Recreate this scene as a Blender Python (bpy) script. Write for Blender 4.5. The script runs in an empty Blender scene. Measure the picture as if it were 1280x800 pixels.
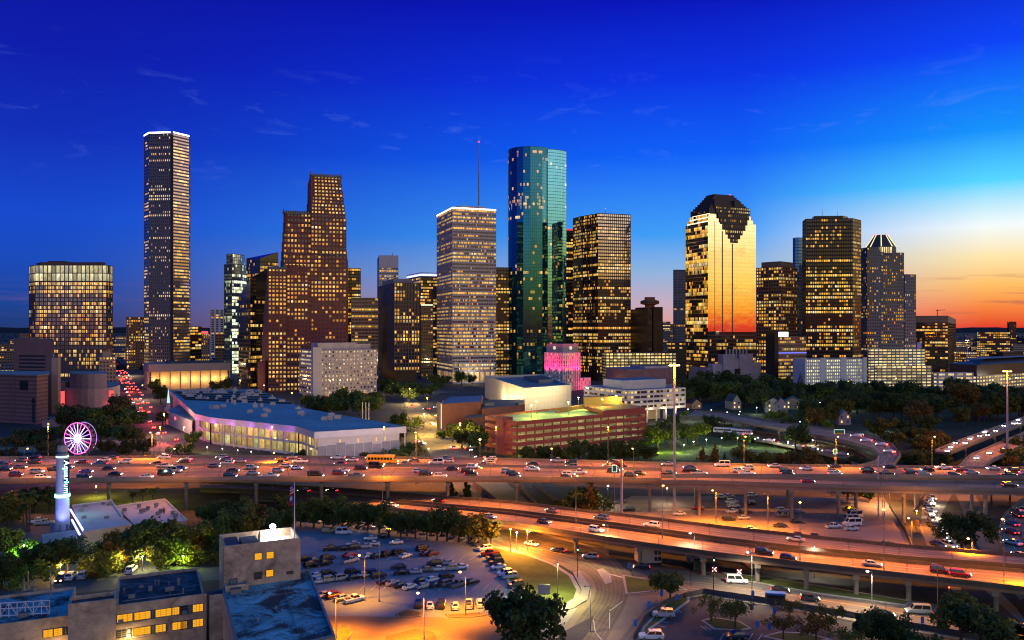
import bpy, bmesh, math, random
from mathutils import Vector, Matrix, Euler
D = bpy.data
SC = bpy.context.scene
COL = SC.collection
rad = math.radians
RND = random.Random(11)

def lin(r, g, b):
    f = lambda c: (c / 255 / 12.92) if c / 255 <= .04045 else ((c / 255 + .055) / 1.055) ** 2.4
    return (f(r), f(g), f(b))

# ------------------------------------------------------------------ camera
CAM_H, FOC, HOR = 60.0, 1000.0, 410.0      # eye height (m), focal length and horizon row of a 1280 px wide picture
cd = D.cameras.new('camera'); cam = D.objects.new('camera', cd); COL.objects.link(cam)
cam.location = (0, 0, CAM_H); cam.rotation_euler = (rad(90), 0, 0)
cd.sensor_width = 36; cd.lens = FOC / 1280 * 36; cd.shift_y = 10 / 1280
cd.clip_start = 1; cd.clip_end = 60000
SC.camera = cam

# ------------------------------------------------------------------ render settings
SC.view_settings.view_transform = 'Standard'; SC.view_settings.look = 'None'
SC.view_settings.exposure = 0.0; SC.view_settings.gamma = 1.0; SC.view_settings.use_curve_mapping = False
SC.render.engine = 'CYCLES'
cy = SC.cycles
cy.use_denoising = True
cy.max_bounces = 5; cy.diffuse_bounces = 2; cy.glossy_bounces = 3; cy.transmission_bounces = 2; cy.transparent_max_bounces = 4
cy.caustics_reflective = False; cy.caustics_refractive = False
cy.sample_clamp_indirect = 3.0
cy.use_light_tree = True
cy.pixel_filter_type = 'BLACKMAN_HARRIS'; cy.filter_width = 1.15

# ------------------------------------------------------------------ node helper
class NT:
    def __init__(s, nt): s.t = nt; s.t.nodes.clear()
    def n(s, typ, ins=None, **kw):
        o = s.t.nodes.new(typ)
        for k, v in kw.items(): setattr(o, k, v)
        for k, v in (ins or {}).items(): s.put(o.inputs[k], v)
        return o
    def put(s, sock, v):
        if isinstance(v, bpy.types.NodeSocket): s.t.links.new(v, sock)
        elif v is not None:
            if hasattr(sock.default_value, '__len__') and isinstance(v, (tuple, list)) and len(v) == 3 and len(sock.default_value) == 4: v = (*v, 1)
            sock.default_value = v
    def m(s, op, a, b=None, c=None, clamp=False):
        o = s.n('ShaderNodeMath', operation=op, use_clamp=clamp)
        for i, v in enumerate((a, b, c)):
            if v is not None: s.put(o.inputs[i], v)
        return o.outputs[0]
    def mix(s, f, a, b, typ='RGBA', blend='MIX'):
        o = s.n('ShaderNodeMix', data_type=typ, blend_type=blend) if typ == 'RGBA' else s.n('ShaderNodeMix', data_type=typ)
        i = {'RGBA': (0, 6, 7, 2), 'FLOAT': (0, 2, 3, 0)}[typ]
        s.put(o.inputs[i[0]], f); s.put(o.inputs[i[1]], a); s.put(o.inputs[i[2]], b)
        return o.outputs[i[3]]
    def mr(s, v, a, b, c=0., d=1., smooth=False):
        o = s.n('ShaderNodeMapRange', {0: v, 1: a, 2: b, 3: c, 4: d}, clamp=True)
        if smooth: o.interpolation_type = 'SMOOTHSTEP'
        return o.outputs[0]
    def ramp(s, f, stops, interp='LINEAR'):
        o = s.n('ShaderNodeValToRGB', {0: f}); cr = o.color_ramp; cr.interpolation = interp
        while len(cr.elements) < len(stops): cr.elements.new(.5)
        for e, (p, c) in zip(cr.elements, stops): e.position = p; e.color = (*c, 1) if len(c) == 3 else c
        return o.outputs[0]

# ------------------------------------------------------------------ sky: dusk gradient, sunset on the right
W = D.worlds.new('World'); SC.world = W; W.use_nodes = True
w = NT(W.node_tree)
tc = w.n('ShaderNodeTexCoord').outputs['Generated']
sx = w.n('ShaderNodeSeparateXYZ', {0: tc})
el = w.m('MULTIPLY', w.m('ARCSINE', sx.outputs[2]), 57.2958)
az = w.m('MULTIPLY', w.m('ARCTAN2', sx.outputs[0], sx.outputs[1]), 57.2958)
ep = w.m('DIVIDE', el, 40., clamp=True)
def skyramp(st): return w.ramp(ep, [(max(0, e / 40.), tuple(k * x for x in lin(*c))) for e, c, k in st])
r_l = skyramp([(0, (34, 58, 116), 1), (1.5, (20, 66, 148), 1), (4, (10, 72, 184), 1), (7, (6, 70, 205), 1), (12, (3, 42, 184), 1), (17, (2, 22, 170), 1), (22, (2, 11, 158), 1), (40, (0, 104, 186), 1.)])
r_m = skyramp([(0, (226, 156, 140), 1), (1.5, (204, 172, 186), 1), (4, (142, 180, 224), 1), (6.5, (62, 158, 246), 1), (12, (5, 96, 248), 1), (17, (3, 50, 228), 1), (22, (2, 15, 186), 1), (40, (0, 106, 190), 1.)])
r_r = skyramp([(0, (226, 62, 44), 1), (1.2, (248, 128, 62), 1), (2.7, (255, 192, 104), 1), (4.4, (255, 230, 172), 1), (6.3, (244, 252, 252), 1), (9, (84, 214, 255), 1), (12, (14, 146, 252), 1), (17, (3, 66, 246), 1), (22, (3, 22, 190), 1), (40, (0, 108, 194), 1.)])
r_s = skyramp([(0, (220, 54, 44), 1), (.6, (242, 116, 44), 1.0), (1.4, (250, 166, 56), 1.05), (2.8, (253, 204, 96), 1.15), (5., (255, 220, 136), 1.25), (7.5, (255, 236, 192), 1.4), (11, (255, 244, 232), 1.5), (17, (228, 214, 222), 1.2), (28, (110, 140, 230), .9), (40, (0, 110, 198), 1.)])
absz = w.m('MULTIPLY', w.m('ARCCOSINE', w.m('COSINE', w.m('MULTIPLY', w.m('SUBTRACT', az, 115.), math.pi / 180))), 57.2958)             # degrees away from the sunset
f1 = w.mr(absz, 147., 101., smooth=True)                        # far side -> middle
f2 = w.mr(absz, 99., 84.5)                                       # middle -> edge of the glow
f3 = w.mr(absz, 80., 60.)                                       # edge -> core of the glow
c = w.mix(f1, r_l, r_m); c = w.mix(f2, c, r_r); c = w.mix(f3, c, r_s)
# thin clouds: dark red streaks low in the sunset, faint pale wisps high up
cv = w.n('ShaderNodeCombineXYZ', {0: w.m('MULTIPLY', az, .09), 1: w.m('MULTIPLY', el, 1.1), 2: 0.}).outputs[0]
nz = w.n('ShaderNodeTexNoise', {'Vector': cv, 'Scale': 1.6, 'Detail': 5., 'Roughness': .62}).outputs[0]
band = w.m('MULTIPLY', w.mr(el, .5, 1.2), w.mr(el, 4.2, 1.6))
streak = w.m('MULTIPLY', w.m('MULTIPLY', w.mr(nz, .55, .66), band), w.mr(absz, 101., 85.))
c = w.mix(w.m('MULTIPLY', streak, .62), c, lin(150, 78, 84))
band2 = w.m('MULTIPLY', w.mr(el, .6, 1.4), w.mr(el, 3.4, 1.8))
pk = w.m('MULTIPLY', w.m('MULTIPLY', w.mr(nz, .48, .7), band2), w.mr(absz, 115., 140.))
c = w.mix(w.m('MULTIPLY', pk, .35), c, lin(120, 95, 140))
cv3 = w.n('ShaderNodeCombineXYZ', {0: w.m('MULTIPLY', az, .05), 1: w.m('MULTIPLY', el, .55), 2: 9.}).outputs[0]
nz3 = w.n('ShaderNodeTexNoise', {'Vector': cv3, 'Scale': 1.5, 'Detail': 6., 'Roughness': .66}).outputs[0]
c = w.mix(w.m('MULTIPLY', w.m('MULTIPLY', w.m('MULTIPLY', w.mr(nz3, .5, .7), w.mr(el, 1.2, 2.4)), w.mr(el, 12., 6.)), w.m('MULTIPLY', f3, .55)), c, lin(170, 110, 80))
cv2 = w.n('ShaderNodeCombineXYZ', {0: w.m('MULTIPLY', az, .1), 1: w.m('MULTIPLY', el, .32), 2: 3.}).outputs[0]
nz2 = w.n('ShaderNodeTexNoise', {'Vector': cv2, 'Scale': 2.2, 'Detail': 7., 'Roughness': .62, 'Distortion': .6}).outputs[0]
wisp = w.m('MULTIPLY', w.m('MULTIPLY', w.mr(nz2, .58, .8), w.mr(el, 9., 12.)), w.mr(el, 19., 14.))
c = w.mix(w.m('MULTIPLY', wisp, .22), c, lin(120, 160, 255))
# below the horizon: dark land
c = w.mix(w.mr(el, -.2, -1.2), c, (.02, .022, .03))
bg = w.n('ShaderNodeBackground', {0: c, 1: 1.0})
SUN_AZ, SUN_EL = 100., 4.
sk = w.n('ShaderNodeTexSky', sky_type='NISHITA', sun_disc=False, sun_elevation=rad(1.0), sun_rotation=rad(SUN_AZ))
bg2 = w.n('ShaderNodeBackground', {0: sk.outputs[0], 1: .006})
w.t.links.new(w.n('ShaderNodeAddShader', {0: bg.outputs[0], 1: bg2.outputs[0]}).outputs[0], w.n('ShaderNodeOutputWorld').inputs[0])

sd = D.lights.new('sunset_sun', 'SUN'); sd.energy = .12; sd.angle = rad(16); sd.color = (1, .55, .33)
so = D.objects.new('sunset_sun', sd); COL.objects.link(so)
v = Vector((math.sin(rad(SUN_AZ)) * math.cos(rad(SUN_EL)), math.cos(rad(SUN_AZ)) * math.cos(rad(SUN_EL)), math.sin(rad(SUN_EL))))
so.rotation_euler = v.to_track_quat('Z', 'Y').to_euler()

# ------------------------------------------------------------------ measuring: photo pixel <-> place on the ground
def K(px): return (px - 640.) / FOC
def G(px, py, z=0.):
    Y = (CAM_H - z) * FOC / (py - HOR); return Vector((K(px) * Y, Y, z))
def XY(px, Y): return Vector((K(px) * Y, Y, 0))
def ZA(py, Y): return CAM_H - (py - HOR) / FOC * Y

# ------------------------------------------------------------------ materials
MATS = {}
def surf(name, col, rough=.8, var=.25, scale=.25, metal=0., fine=3., bump=0., stain=None, spec=.3, coord='Object', objcol=False):
    if name in MATS: return MATS[name]
    mt = D.materials.new(name); mt.use_nodes = True; t = NT(mt.node_tree)
    co = t.n('ShaderNodeTexCoord').outputs[coord]
    n1 = t.n('ShaderNodeTexNoise', {'Vector': co, 'Scale': scale, 'Detail': 5., 'Roughness': .65}).outputs[0]
    n2 = t.n('ShaderNodeTexNoise', {'Vector': co, 'Scale': scale * fine * 4, 'Detail': 3.}).outputs[0]
    k = t.m('ADD', t.mr(n1, .3, .7, 1 - var, 1 + var), t.mr(n2, .3, .7, -var * .5, var * .5))
    base = col
    if objcol: base = t.n('ShaderNodeObjectInfo').outputs['Color']
    cc = t.n('ShaderNodeVectorMath', {0: base if objcol else col, 1: (1, 1, 1)}, operation='SCALE'); t.put(cc.inputs['Scale'], k)
    cc = cc.outputs[0]
    if stain:
        n3 = t.n('ShaderNodeTexNoise', {'Vector': co, 'Scale': scale * .6, 'Detail': 9., 'Roughness': .75, 'Distortion': .8}).outputs[0]
        cc = t.mix(t.m('MULTIPLY', t.mr(n3, *(stain[2:] or (.52, .66))), stain[1]), cc, stain[0])
    b = t.n('ShaderNodeBsdfPrincipled', {'Base Color': cc, 'Roughness': rough, 'Metallic': metal, 'Specular IOR Level': spec})
    if bump: b_ = t.n('ShaderNodeBump', {'Strength': bump, 'Distance': .1, 'Height': n2}); t.put(b.inputs['Normal'], b_.outputs[0])
    t.t.links.new(b.outputs[0], t.n('ShaderNodeOutputMaterial').inputs[0])
    MATS[name] = mt; return mt
def emi(name, col, s, sample=False):
    if name in MATS: return MATS[name]
    mt = D.materials.new(name); mt.use_nodes = True; t = NT(mt.node_tree)
    e = t.n('ShaderNodeEmission', {0: col, 1: s}); t.t.links.new(e.outputs[0], t.n('ShaderNodeOutputMaterial').inputs[0])
    if not sample: mt.cycles.emission_sampling = 'NONE'
    MATS[name] = mt; return mt
WARM = [(0, (1, .28, .03)), (.3, (1, .44, .05)), (.62, (1, .58, .09)), (.82, (1, .72, .26)), (1, (1, .93, .68))]
def glass(name, lit=.4, s=1.0, tint=(.03, .035, .045), metal=0., rough=.06, pal=WARM, floorvar=.7, run=.5, seed=0., wave=0., mull=.07, sub=1., frame=(.015, .014, .015), full=True):
    """a row of panes: u counts the bays, v runs up the pane; some rooms are lit"""
    if name in MATS: return MATS[name]
    mt = D.materials.new(name); mt.use_nodes = True; t = NT(mt.node_tree)
    mt.cycles.emission_sampling = 'NONE'
    uv = t.n('ShaderNodeSeparateXYZ', {0: t.n('ShaderNodeUVMap').outputs[0]})
    u = t.m('MULTIPLY', uv.outputs[0], sub); vv = uv.outputs[1]
    cell = t.m('FLOOR', u); fu = t.m('FRACT', u)
    loc = t.n('ShaderNodeSeparateXYZ', {0: t.n('ShaderNodeObjectInfo').outputs['Location']})
    fl = t.m('ADD', t.m('MULTIPLY', loc.outputs[2], 3.17), t.m('MULTIPLY', loc.outputs[0], .713))
    p3 = t.n('ShaderNodeCombineXYZ', {0: cell, 1: fl, 2: seed}).outputs[0]
    wn = t.n('ShaderNodeTexWhiteNoise', {'Vector': p3}, noise_dimensions='3D')
    wc = t.n('ShaderNodeSeparateColor', {0: wn.outputs['Color']})
    wf = t.n('ShaderNodeTexWhiteNoise', {'Vector': t.n('ShaderNodeCombineXYZ', {0: fl, 1: seed + 7.}).outputs[0]}, noise_dimensions='2D').outputs[0]
    rn = t.n('ShaderNodeTexNoise', {'Vector': t.n('ShaderNodeCombineXYZ', {0: t.m('MULTIPLY', cell, .31), 1: t.m('MULTIPLY', fl, 1.7), 2: seed}).outputs[0], 'Scale': 1., 'Detail': 1.}).outputs[0]
    wf2 = t.n('ShaderNodeTexWhiteNoise', {'Vector': t.n('ShaderNodeCombineXYZ', {0: fl, 1: seed + 19.}).outputs[0]}, noise_dimensions='2D').outputs[0]
    thr = t.m('MULTIPLY', lit, t.m('ADD', 1 - floorvar, t.m('MULTIPLY', wf, 2 * floorvar)))
    if full: cn = t.n('ShaderNodeTexNoise', {'Vector': t.n('ShaderNodeCombineXYZ', {0: t.m('MULTIPLY', cell, .13), 1: t.m('MULTIPLY', loc.outputs[2], .045), 2: seed * 3.7}).outputs[0], 'Scale': 1., 'Detail': 3.}).outputs[0]; thr = t.m('MULTIPLY', thr, t.mr(cn, .36, .62, .35, 1.45))
    if full and 0 < floorvar: thr = t.m('MULTIPLY', t.m('ADD', thr, t.m('MULTIPLY', t.m('GREATER_THAN', wf2, .93), .55)), t.mr(t.m('GREATER_THAN', wf2, .09), 0., 1., .12, 1.))
    rr = t.mix(run, wn.outputs[0], t.mr(rn, .25, .75), 'FLOAT')
    on = t.m('LESS_THAN', rr, thr)
    pane = t.m('MULTIPLY', t.m('GREATER_THAN', fu, mull), t.m('LESS_THAN', fu, 1 - mull))
    inn = t.n('ShaderNodeTexNoise', {'Vector': t.n('ShaderNodeCombineXYZ', {0: t.m('MULTIPLY', u, 2.3), 1: t.m('MULTIPLY', vv, 1.5), 2: fl}).outputs[0], 'Scale': 1.3, 'Detail': 2.}).outputs[0]
    ev = t.m('MULTIPLY', t.m('MULTIPLY', t.mr(wc.outputs[1], 0., 1., .28, 1.25), t.mr(inn, .3, .7, .5, 1.25)), t.mr(vv, 0., 1., .65, 1.1))
    es = t.m('MULTIPLY', t.m('MULTIPLY', t.m('MULTIPLY', on, pane), ev), t.m('MULTIPLY', t.mr(wf2, 0., 1., .7, 1.3), s))
    ec = t.ramp(t.mix(.4, wc.outputs[0], t.mr(wf, 0., 1., .1, 1.05), 'FLOAT'), pal)
    nb = None
    if wave:
        oc = t.n('ShaderNodeTexCoord').outputs['Object']
        g = t.n('ShaderNodeNewGeometry').outputs['Position']
        wv = t.n('ShaderNodeTexNoise', {'Vector': g, 'Scale': .09, 'Detail': 3.}).outputs[0]
        wv2 = t.m('ADD', wv, t.m('MULTIPLY', wc.outputs[2], .25))
        nb = t.n('ShaderNodeBump', {'Strength': wave, 'Distance': 1., 'Height': wv2}).outputs[0]
    b = t.n('ShaderNodeBsdfPrincipled', {'Base Color': t.mix(pane, frame, tint), 'Metallic': t.m('MULTIPLY', pane, metal), 'Roughness': t.mix(pane, .5, rough, 'FLOAT'), 'Specular IOR Level': .6, 'Emission Color': ec, 'Emission Strength': es})
    if nb is not None: t.put(b.inputs['Normal'], nb)
    t.t.links.new(b.outputs[0], t.n('ShaderNodeOutputMaterial').inputs[0])
    MATS[name] = mt; return mt

def roadmat(name, col, joint=11., rough=.82, grime=(.1, .085, .07)):
    """paved carriageway: u = metres along, v = lanes across; tyre tracks, expansion joints, patched slabs, grime"""
    mt = D.materials.new(name); mt.use_nodes = True; t = NT(mt.node_tree)
    uv = t.n('ShaderNodeSeparateXYZ', {0: t.n('ShaderNodeUVMap').outputs[0]}); u, v_ = uv.outputs[0], uv.outputs[1]
    tr = t.mr(t.m('COSINE', t.m('MULTIPLY', t.m('FRACT', v_), 4 * math.pi)), -1., 1., .8, 1.06)
    jt = t.mr(t.m('FRACT', t.m('DIVIDE', u, joint)), .012, .03, .45, 1.)
    pn = t.n('ShaderNodeTexWhiteNoise', {'Vector': t.n('ShaderNodeCombineXYZ', {0: t.m('FLOOR', t.m('DIVIDE', u, joint)), 1: t.m('FLOOR', v_)}).outputs[0]}, noise_dimensions='2D').outputs[0]
    co = t.n('ShaderNodeTexCoord').outputs['Object']
    n1 = t.n('ShaderNodeTexNoise', {'Vector': co, 'Scale': .12, 'Detail': 8., 'Roughness': .7}).outputs[0]
    n2 = t.n('ShaderNodeTexNoise', {'Vector': t.n('ShaderNodeCombineXYZ', {0: t.m('MULTIPLY', u, .06), 1: t.m('MULTIPLY', v_, 2.4)}).outputs[0], 'Scale': 1., 'Detail': 6., 'Roughness': .7}).outputs[0]
    k = t.m('MULTIPLY', t.m('MULTIPLY', t.m('MULTIPLY', tr, jt), t.mr(pn, 0., 1., .84, 1.12)), t.mr(n1, .3, .7, .8, 1.2))
    cc = t.n('ShaderNodeVectorMath', {0: col}, operation='SCALE'); t.put(cc.inputs['Scale'], k)
    c = t.mix(t.m('MULTIPLY', t.mr(n2, .5, .68), .6), cc.outputs[0], grime)
    b = t.n('ShaderNodeBsdfPrincipled', {'Base Color': c, 'Roughness': rough, 'Specular IOR Level': .3})
    t.t.links.new(b.outputs[0], t.n('ShaderNodeOutputMaterial').inputs[0]); MATS[name] = mt; return mt

# ------------------------------------------------------------------ mesh builder
class MB:
    def __init__(s): s.v = []; s.f = []; s.mi = []; s.uv = []
    def face(s, pts, mi=0, uv=None):
        b = len(s.v); s.v += [tuple(p) for p in pts]; s.f.append(tuple(range(b, b + len(pts)))); s.mi.append(mi)
        s.uv += uv if uv else [(0., 0.)] * len(pts)
    def box(s, x0, x1, y0, y1, z0, z1, mi=0, M=None):
        c = [Vector((x, y, z)) for z in (z0, z1) for y in (y0, y1) for x in (x0, x1)]
        if M is not None: c = [M @ p for p in c]
        for q in ((0, 2, 3, 1), (4, 5, 7, 6), (0, 1, 5, 4), (2, 6, 7, 3), (0, 4, 6, 2), (1, 3, 7, 5)): s.face([c[i] for i in q], mi)
    def prism(s, poly, z0, z1, mi=0, top=True, bot=False, poly2=None, mtop=None):
        n = len(poly); q = poly2 or poly
        for i in range(n):
            a, b = poly[i], poly[(i + 1) % n]; a2, b2 = q[i], q[(i + 1) % n]
            s.face([(a[0], a[1], z0), (b[0], b[1], z0), (b2[0], b2[1], z1), (a2[0], a2[1], z1)], mi)
        if top: s.face([(p[0], p[1], z1) for p in q], mi if mtop is None else mtop)
        if bot: s.face([(p[0], p[1], z0) for p in reversed(poly)], mi)
    def tube(s, a, b, r0, r1=None, n=8, mi=0, caps=True):
        a, b = Vector(a), Vector(b); r1 = r0 if r1 is None else r1
        d = (b - a); 
        if d.length < 1e-6: return
        q = d.to_track_quat('Z', 'Y')
        ra = [a + q @ Vector((r0 * math.cos(2 * math.pi * i / n), r0 * math.sin(2 * math.pi * i / n), 0)) for i in range(n)]
        rb = [b + q @ Vector((r1 * math.cos(2 * math.pi * i / n), r1 * math.sin(2 * math.pi * i / n), 0)) for i in range(n)]
        for i in range(n):
            j = (i + 1) % n; s.face([ra[i], ra[j], rb[j], rb[i]], mi)
        if caps: s.face(rb, mi); s.face(ra[::-1], mi)
    def mesh(s, name, mats):
        me = D.meshes.new(name); me.from_pydata(s.v, [], s.f)
        for m_ in (mats if isinstance(mats, (list, tuple)) else [mats]): me.materials.append(m_)
        me.polygons.foreach_set('material_index', s.mi)
        ul = me.uv_layers.new(name='UVMap'); flat = [x for p in s.uv for x in p]; ul.data.foreach_set('uv', flat)
        me.update(); return me
    def build(s, name, mats, parent=None, loc=(0, 0, 0), rot=0.):
        return obj(name, s.mesh(name, mats), parent, loc, rot)
def obj(name, me, parent=None, loc=(0, 0, 0), rot=0.):
    o = D.objects.new(name, me); COL.objects.link(o); o.location = loc
    if rot: o.rotation_euler = (0, 0, rot)
    if parent is not None: o.parent = parent
    return o
def smooth(o):
    o.data.polygons.foreach_set('use_smooth', [True] * len(o.data.polygons)); return o
LABELS = {}
def tag(o, label, cat, group=None, kind=None):
    o['label'] = label; o['category'] = cat
    if group: o['group'] = group
    if kind: o['kind'] = kind
    n = len(label.split())
    if not 4 <= n <= 16: print('LABEL LENGTH', n, label)
    if label in LABELS: print('LABEL TWICE', label)
    LABELS[label] = o.name
    return o
def thing(name, label, cat, loc=(0, 0, 0), rot=0., group=None):
    o = D.objects.new(name, None); COL.objects.link(o); o.location = loc; o.rotation_euler = (0, 0, rot)
    o.empty_display_size = .5
    return tag(o, label, cat, group)
def struct(o, kind='structure', label=None, cat=None):
    o['kind'] = kind
    if label: o['label'] = label
    if cat: o['category'] = cat
    return o
_O1 = 'zeroth first second third fourth fifth sixth seventh eighth ninth tenth eleventh twelfth thirteenth fourteenth fifteenth sixteenth seventeenth eighteenth nineteenth'.split()
_T = {2: 'twenty', 3: 'thirty', 4: 'forty', 5: 'fifty', 6: 'sixty', 7: 'seventy', 8: 'eighty', 9: 'ninety'}
_TT = {2: 'twentieth', 3: 'thirtieth', 4: 'fortieth', 5: 'fiftieth', 6: 'sixtieth', 7: 'seventieth', 8: 'eightieth', 9: 'ninetieth'}
def nth(i): return 'hundred-and-' + nth(i - 100) if i > 100 else 'hundredth' if i == 100 else _O1[i] if i < 20 else (_TT[i // 10] if i % 10 == 0 else _T[i // 10] + '-' + _O1[i % 10])
def nth_from_left(i): return 'leftmost' if i == 1 else nth(i) + ' from left'
LF = 3.2
def point_light(loc, col, e, r=.4, parent=None, spot=None, name='lamp_light', aim=None, blend=.6):
    ld = D.lights.new(name, 'SPOT' if spot else 'POINT'); ld.energy = e * LF; ld.color = col; ld.shadow_soft_size = r
    if spot: ld.spot_size = rad(spot); ld.spot_blend = blend
    o = D.objects.new(name, ld); COL.objects.link(o); o.location = loc
    if aim is not None: o.rotation_euler = (Vector(loc) - Vector(aim)).to_track_quat('Z', 'Y').to_euler()
    if parent is not None: o.parent = parent
    return o
def sheet(name, px, mat, z=.02, zz=0., fn=None):
    """flat ground area drawn from photo pixels lying on the plane z=zz"""
    mb = MB(); pts = [G(a, b, zz) for a, b in px]
    if sum(p.x * q.y - q.x * p.y for p, q in zip(pts, pts[1:] + pts[:1])) < 0: pts.reverse()
    mb.face([(p.x, p.y, zz + z) for p in pts]); return mb.build(name, mat)
def inset(poly, d):
    n = len(poly); out = []
    for i in range(n):
        p0, p1, p2 = Vector(poly[i - 1][:2]), Vector(poly[i][:2]), Vector(poly[(i + 1) % n][:2])
        e1 = (p1 - p0).normalized(); e2 = (p2 - p1).normalized()
        n1 = Vector((-e1.y, e1.x)); n2 = Vector((-e2.y, e2.x))
        k = n1 + n2; L = k.length
        if L < 1e-4: out.append(p1 + n1 * d); continue
        k /= L; out.append(p1 + k * (d / max(.35, k.dot(n1))))
    return [(p.x, p.y) for p in out]

# ------------------------------------------------------------------ facades
def facade(root, poly, z0, z1, fh, wf, bay, pier, rec, mf, wm, styles=None, proud=0., roof=True, mroof=None, cap=.9, name='facade', bname='window_band'):
    """storeys of recessed windows between spandrels and piers; each storey's window band is its own part"""
    n = len(poly); nf = max(1, round((z1 - cap - z0) / fh)); fh = (z1 - cap - z0) / nf
    styles = styles or ['grid'] * n
    wms = wm if isinstance(wm, list) else [wm] * n
    umat = []; 
    for m_ in wms:
        if m_ not in umat: umat.append(m_)
    inn = inset(poly, rec)
    mb = MB(); band = MB()
    for i in range(n):
        a, b = Vector(poly[i][:2]), Vector(poly[(i + 1) % n][:2]); ai, bi = Vector(inn[i]), Vector(inn[(i + 1) % n])
        L = (b - a).length; e = (b - a) / L; nn = Vector((e.y, -e.x))
        if styles[i] == 'blank':
            mb.face([(*a, z0), (*b, z0), (*b, z1), (*a, z1)]); continue
        for k in range(nf):
            s0 = z0 + k * fh; s1 = s0 + fh * (1 - wf)
            mb.face([(*a, s0), (*b, s0), (*b, s1), (*a, s1)])
            mb.face([(*a, s1), (*b, s1), (*bi, s1), (*ai, s1)])
            mb.face([(*ai, s0), (*bi, s0), (*b, s0), (*a, s0)])
        s0 = z0 + nf * fh
        mb.face([(*a, s0), (*b, s0), (*b, z1), (*a, z1)]); mb.face([(*ai, s0), (*bi, s0), (*b, s0), (*a, s0)])
        nb = max(1, round(L / bay)); h0 = fh * (1 - wf)
        u0 = i * 200
        band.face([(*ai, h0), (*bi, h0), (*bi, fh), (*ai, fh)], umat.index(wms[i]), [(u0, 0), (u0 + nb, 0), (u0 + nb, 1), (u0, 1)])
        if styles[i] in ('grid', 'fins') and pier > 0:
            for j in range(nb + 1):
                c = a + e * (L * j / nb); hw = pier / 2
                lo, hi = -hw, hw
                if j == 0: lo = .0
                if j == nb: hi = .0
                p = [c + e * lo, c + e * hi]
                o = nn * (proud + .03); q = -nn * (rec + .05)
                A, B_, C_, D_ = p[0] + o, p[1] + o, p[1] + q, p[0] + q
                zt = z1 + (.03 if proud else -.02)
                mb.face([(*A, z0), (*B_, z0), (*B_, zt), (*A, zt)]); mb.face([(*B_, z0), (*C_, z0), (*C_, zt), (*B_, zt)])
                mb.face([(*D_, z0), (*A, z0), (*A, zt), (*D_, zt)])
                if proud: mb.face([(*A, zt), (*B_, zt), (*C_, zt), (*D_, zt)])
    fo = mb.build(name, mf, root)
    bm_ = band.mesh(bname, umat) if band.f else None
    if bm_:
        for k in range(nf): obj(bname, bm_, root, (0, 0, z0 + k * fh))
    if roof:
        r = MB(); r.face([(p[0], p[1], z1 - .35) for p in inset(poly, .4)]); r.build('roof', mroof or M_roof, root)
        r = MB(); ii = inset(poly, .5)
        for i in range(n):
            a, b, c_, d_ = poly[i], poly[(i + 1) % n], ii[(i + 1) % n], ii[i]
            r.face([(a[0], a[1], z1 + .004), (b[0], b[1], z1 + .004), (c_[0], c_[1], z1 + .004), (d_[0], d_[1], z1 + .004)])
            r.face([(d_[0], d_[1], z1 + .004), (c_[0], c_[1], z1 + .004), (c_[0], c_[1], z1 - .4), (d_[0], d_[1], z1 - .4)])
        r.build('parapet', mf, root)
    return fo
def pxpoly(pts, o=None):
    q = [XY(a, b) for a, b in pts]; o = o or q[0]
    return [(p.x - o.x, p.y - o.y) for p in q], (o.x, o.y, 0)
def boxpx(pl, pc, pr, Y, beta=20., a=None):
    """box seen by its nearest corner: pixel columns of left edge, corner, right edge -> list of 4 points, CCW from the left"""
    C = XY(pc, Y); b = rad(beta)
    rd = Vector((math.cos(b), math.sin(b), 0)); ld = Vector((-math.sin(b), math.cos(b), 0))
    t = lambda d, k: (k * C.y - C.x) / (d.x - k * d.y)
    ll = a or t(ld, K(pl))
    if not 1 < ll < 150:      # left face turned away: line it up with the view
        bb = max(beta, math.degrees(math.atan(-K(pc))) + .5); b = rad(bb); ll = 32
        rd = Vector((math.cos(b), math.sin(b), 0)); ld = Vector((-math.sin(b), math.cos(b), 0))
    R_ = C + rd * t(rd, K(pr))
    L_ = C + ld * ll
    o = C
    return [((p - o).x, (p - o).y) for p in (L_, C, R_, R_ + ld * ll)], (o.x, o.y, 0)
def rectsub(poly, u0, u1, v0, v1):
    """sub-rectangle of a 4-point boxpx polygon: u along the right face, v along the left face"""
    L_, C, R_, B_ = [Vector(p) for p in poly]
    f = lambda u, v: tuple(C + (R_ - C) * u + (L_ - C) * v)
    return [f(u0, v1), f(u0, v0), f(u1, v0), f(u1, v1)]
def strip(root, poly, edges, z0, z1, mat, out=.25, th=.3, name='light_strip'):
    n = len(poly)
    for i in edges:
        a, b = Vector(poly[i][:2]), Vector(poly[(i + 1) % n][:2]); e = (b - a).normalized(); nn = Vector((e.y, -e.x))
        mb = MB(); p = [a + nn * (out), b + nn * (out), b + nn * (out - th), a + nn * (out - th)]
        mb.prism([tuple(q) for q in p], z0, z1, bot=True); mb.build(name, mat, root)
def mast(root, x, y, z0, z1, r=.5, n=4, name='mast', beacon=True):
    mb = MB(); mb.tube((x, y, z0), (x, y, z0 + (z1 - z0) * .5), r, r * .8, 6); mb.tube((x, y, z0 + (z1 - z0) * .5), (x, y, z1), r * .6, r * .25, 6)
    o = mb.build(name, M_steel, root)
    if beacon:
        b = MB(); b.tube((x, y, z1), (x, y, z1 + max(.8, r * 1.6)), r * .9, r * .9, 6); b.build('beacon', E_red, o)
    return o

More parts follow.
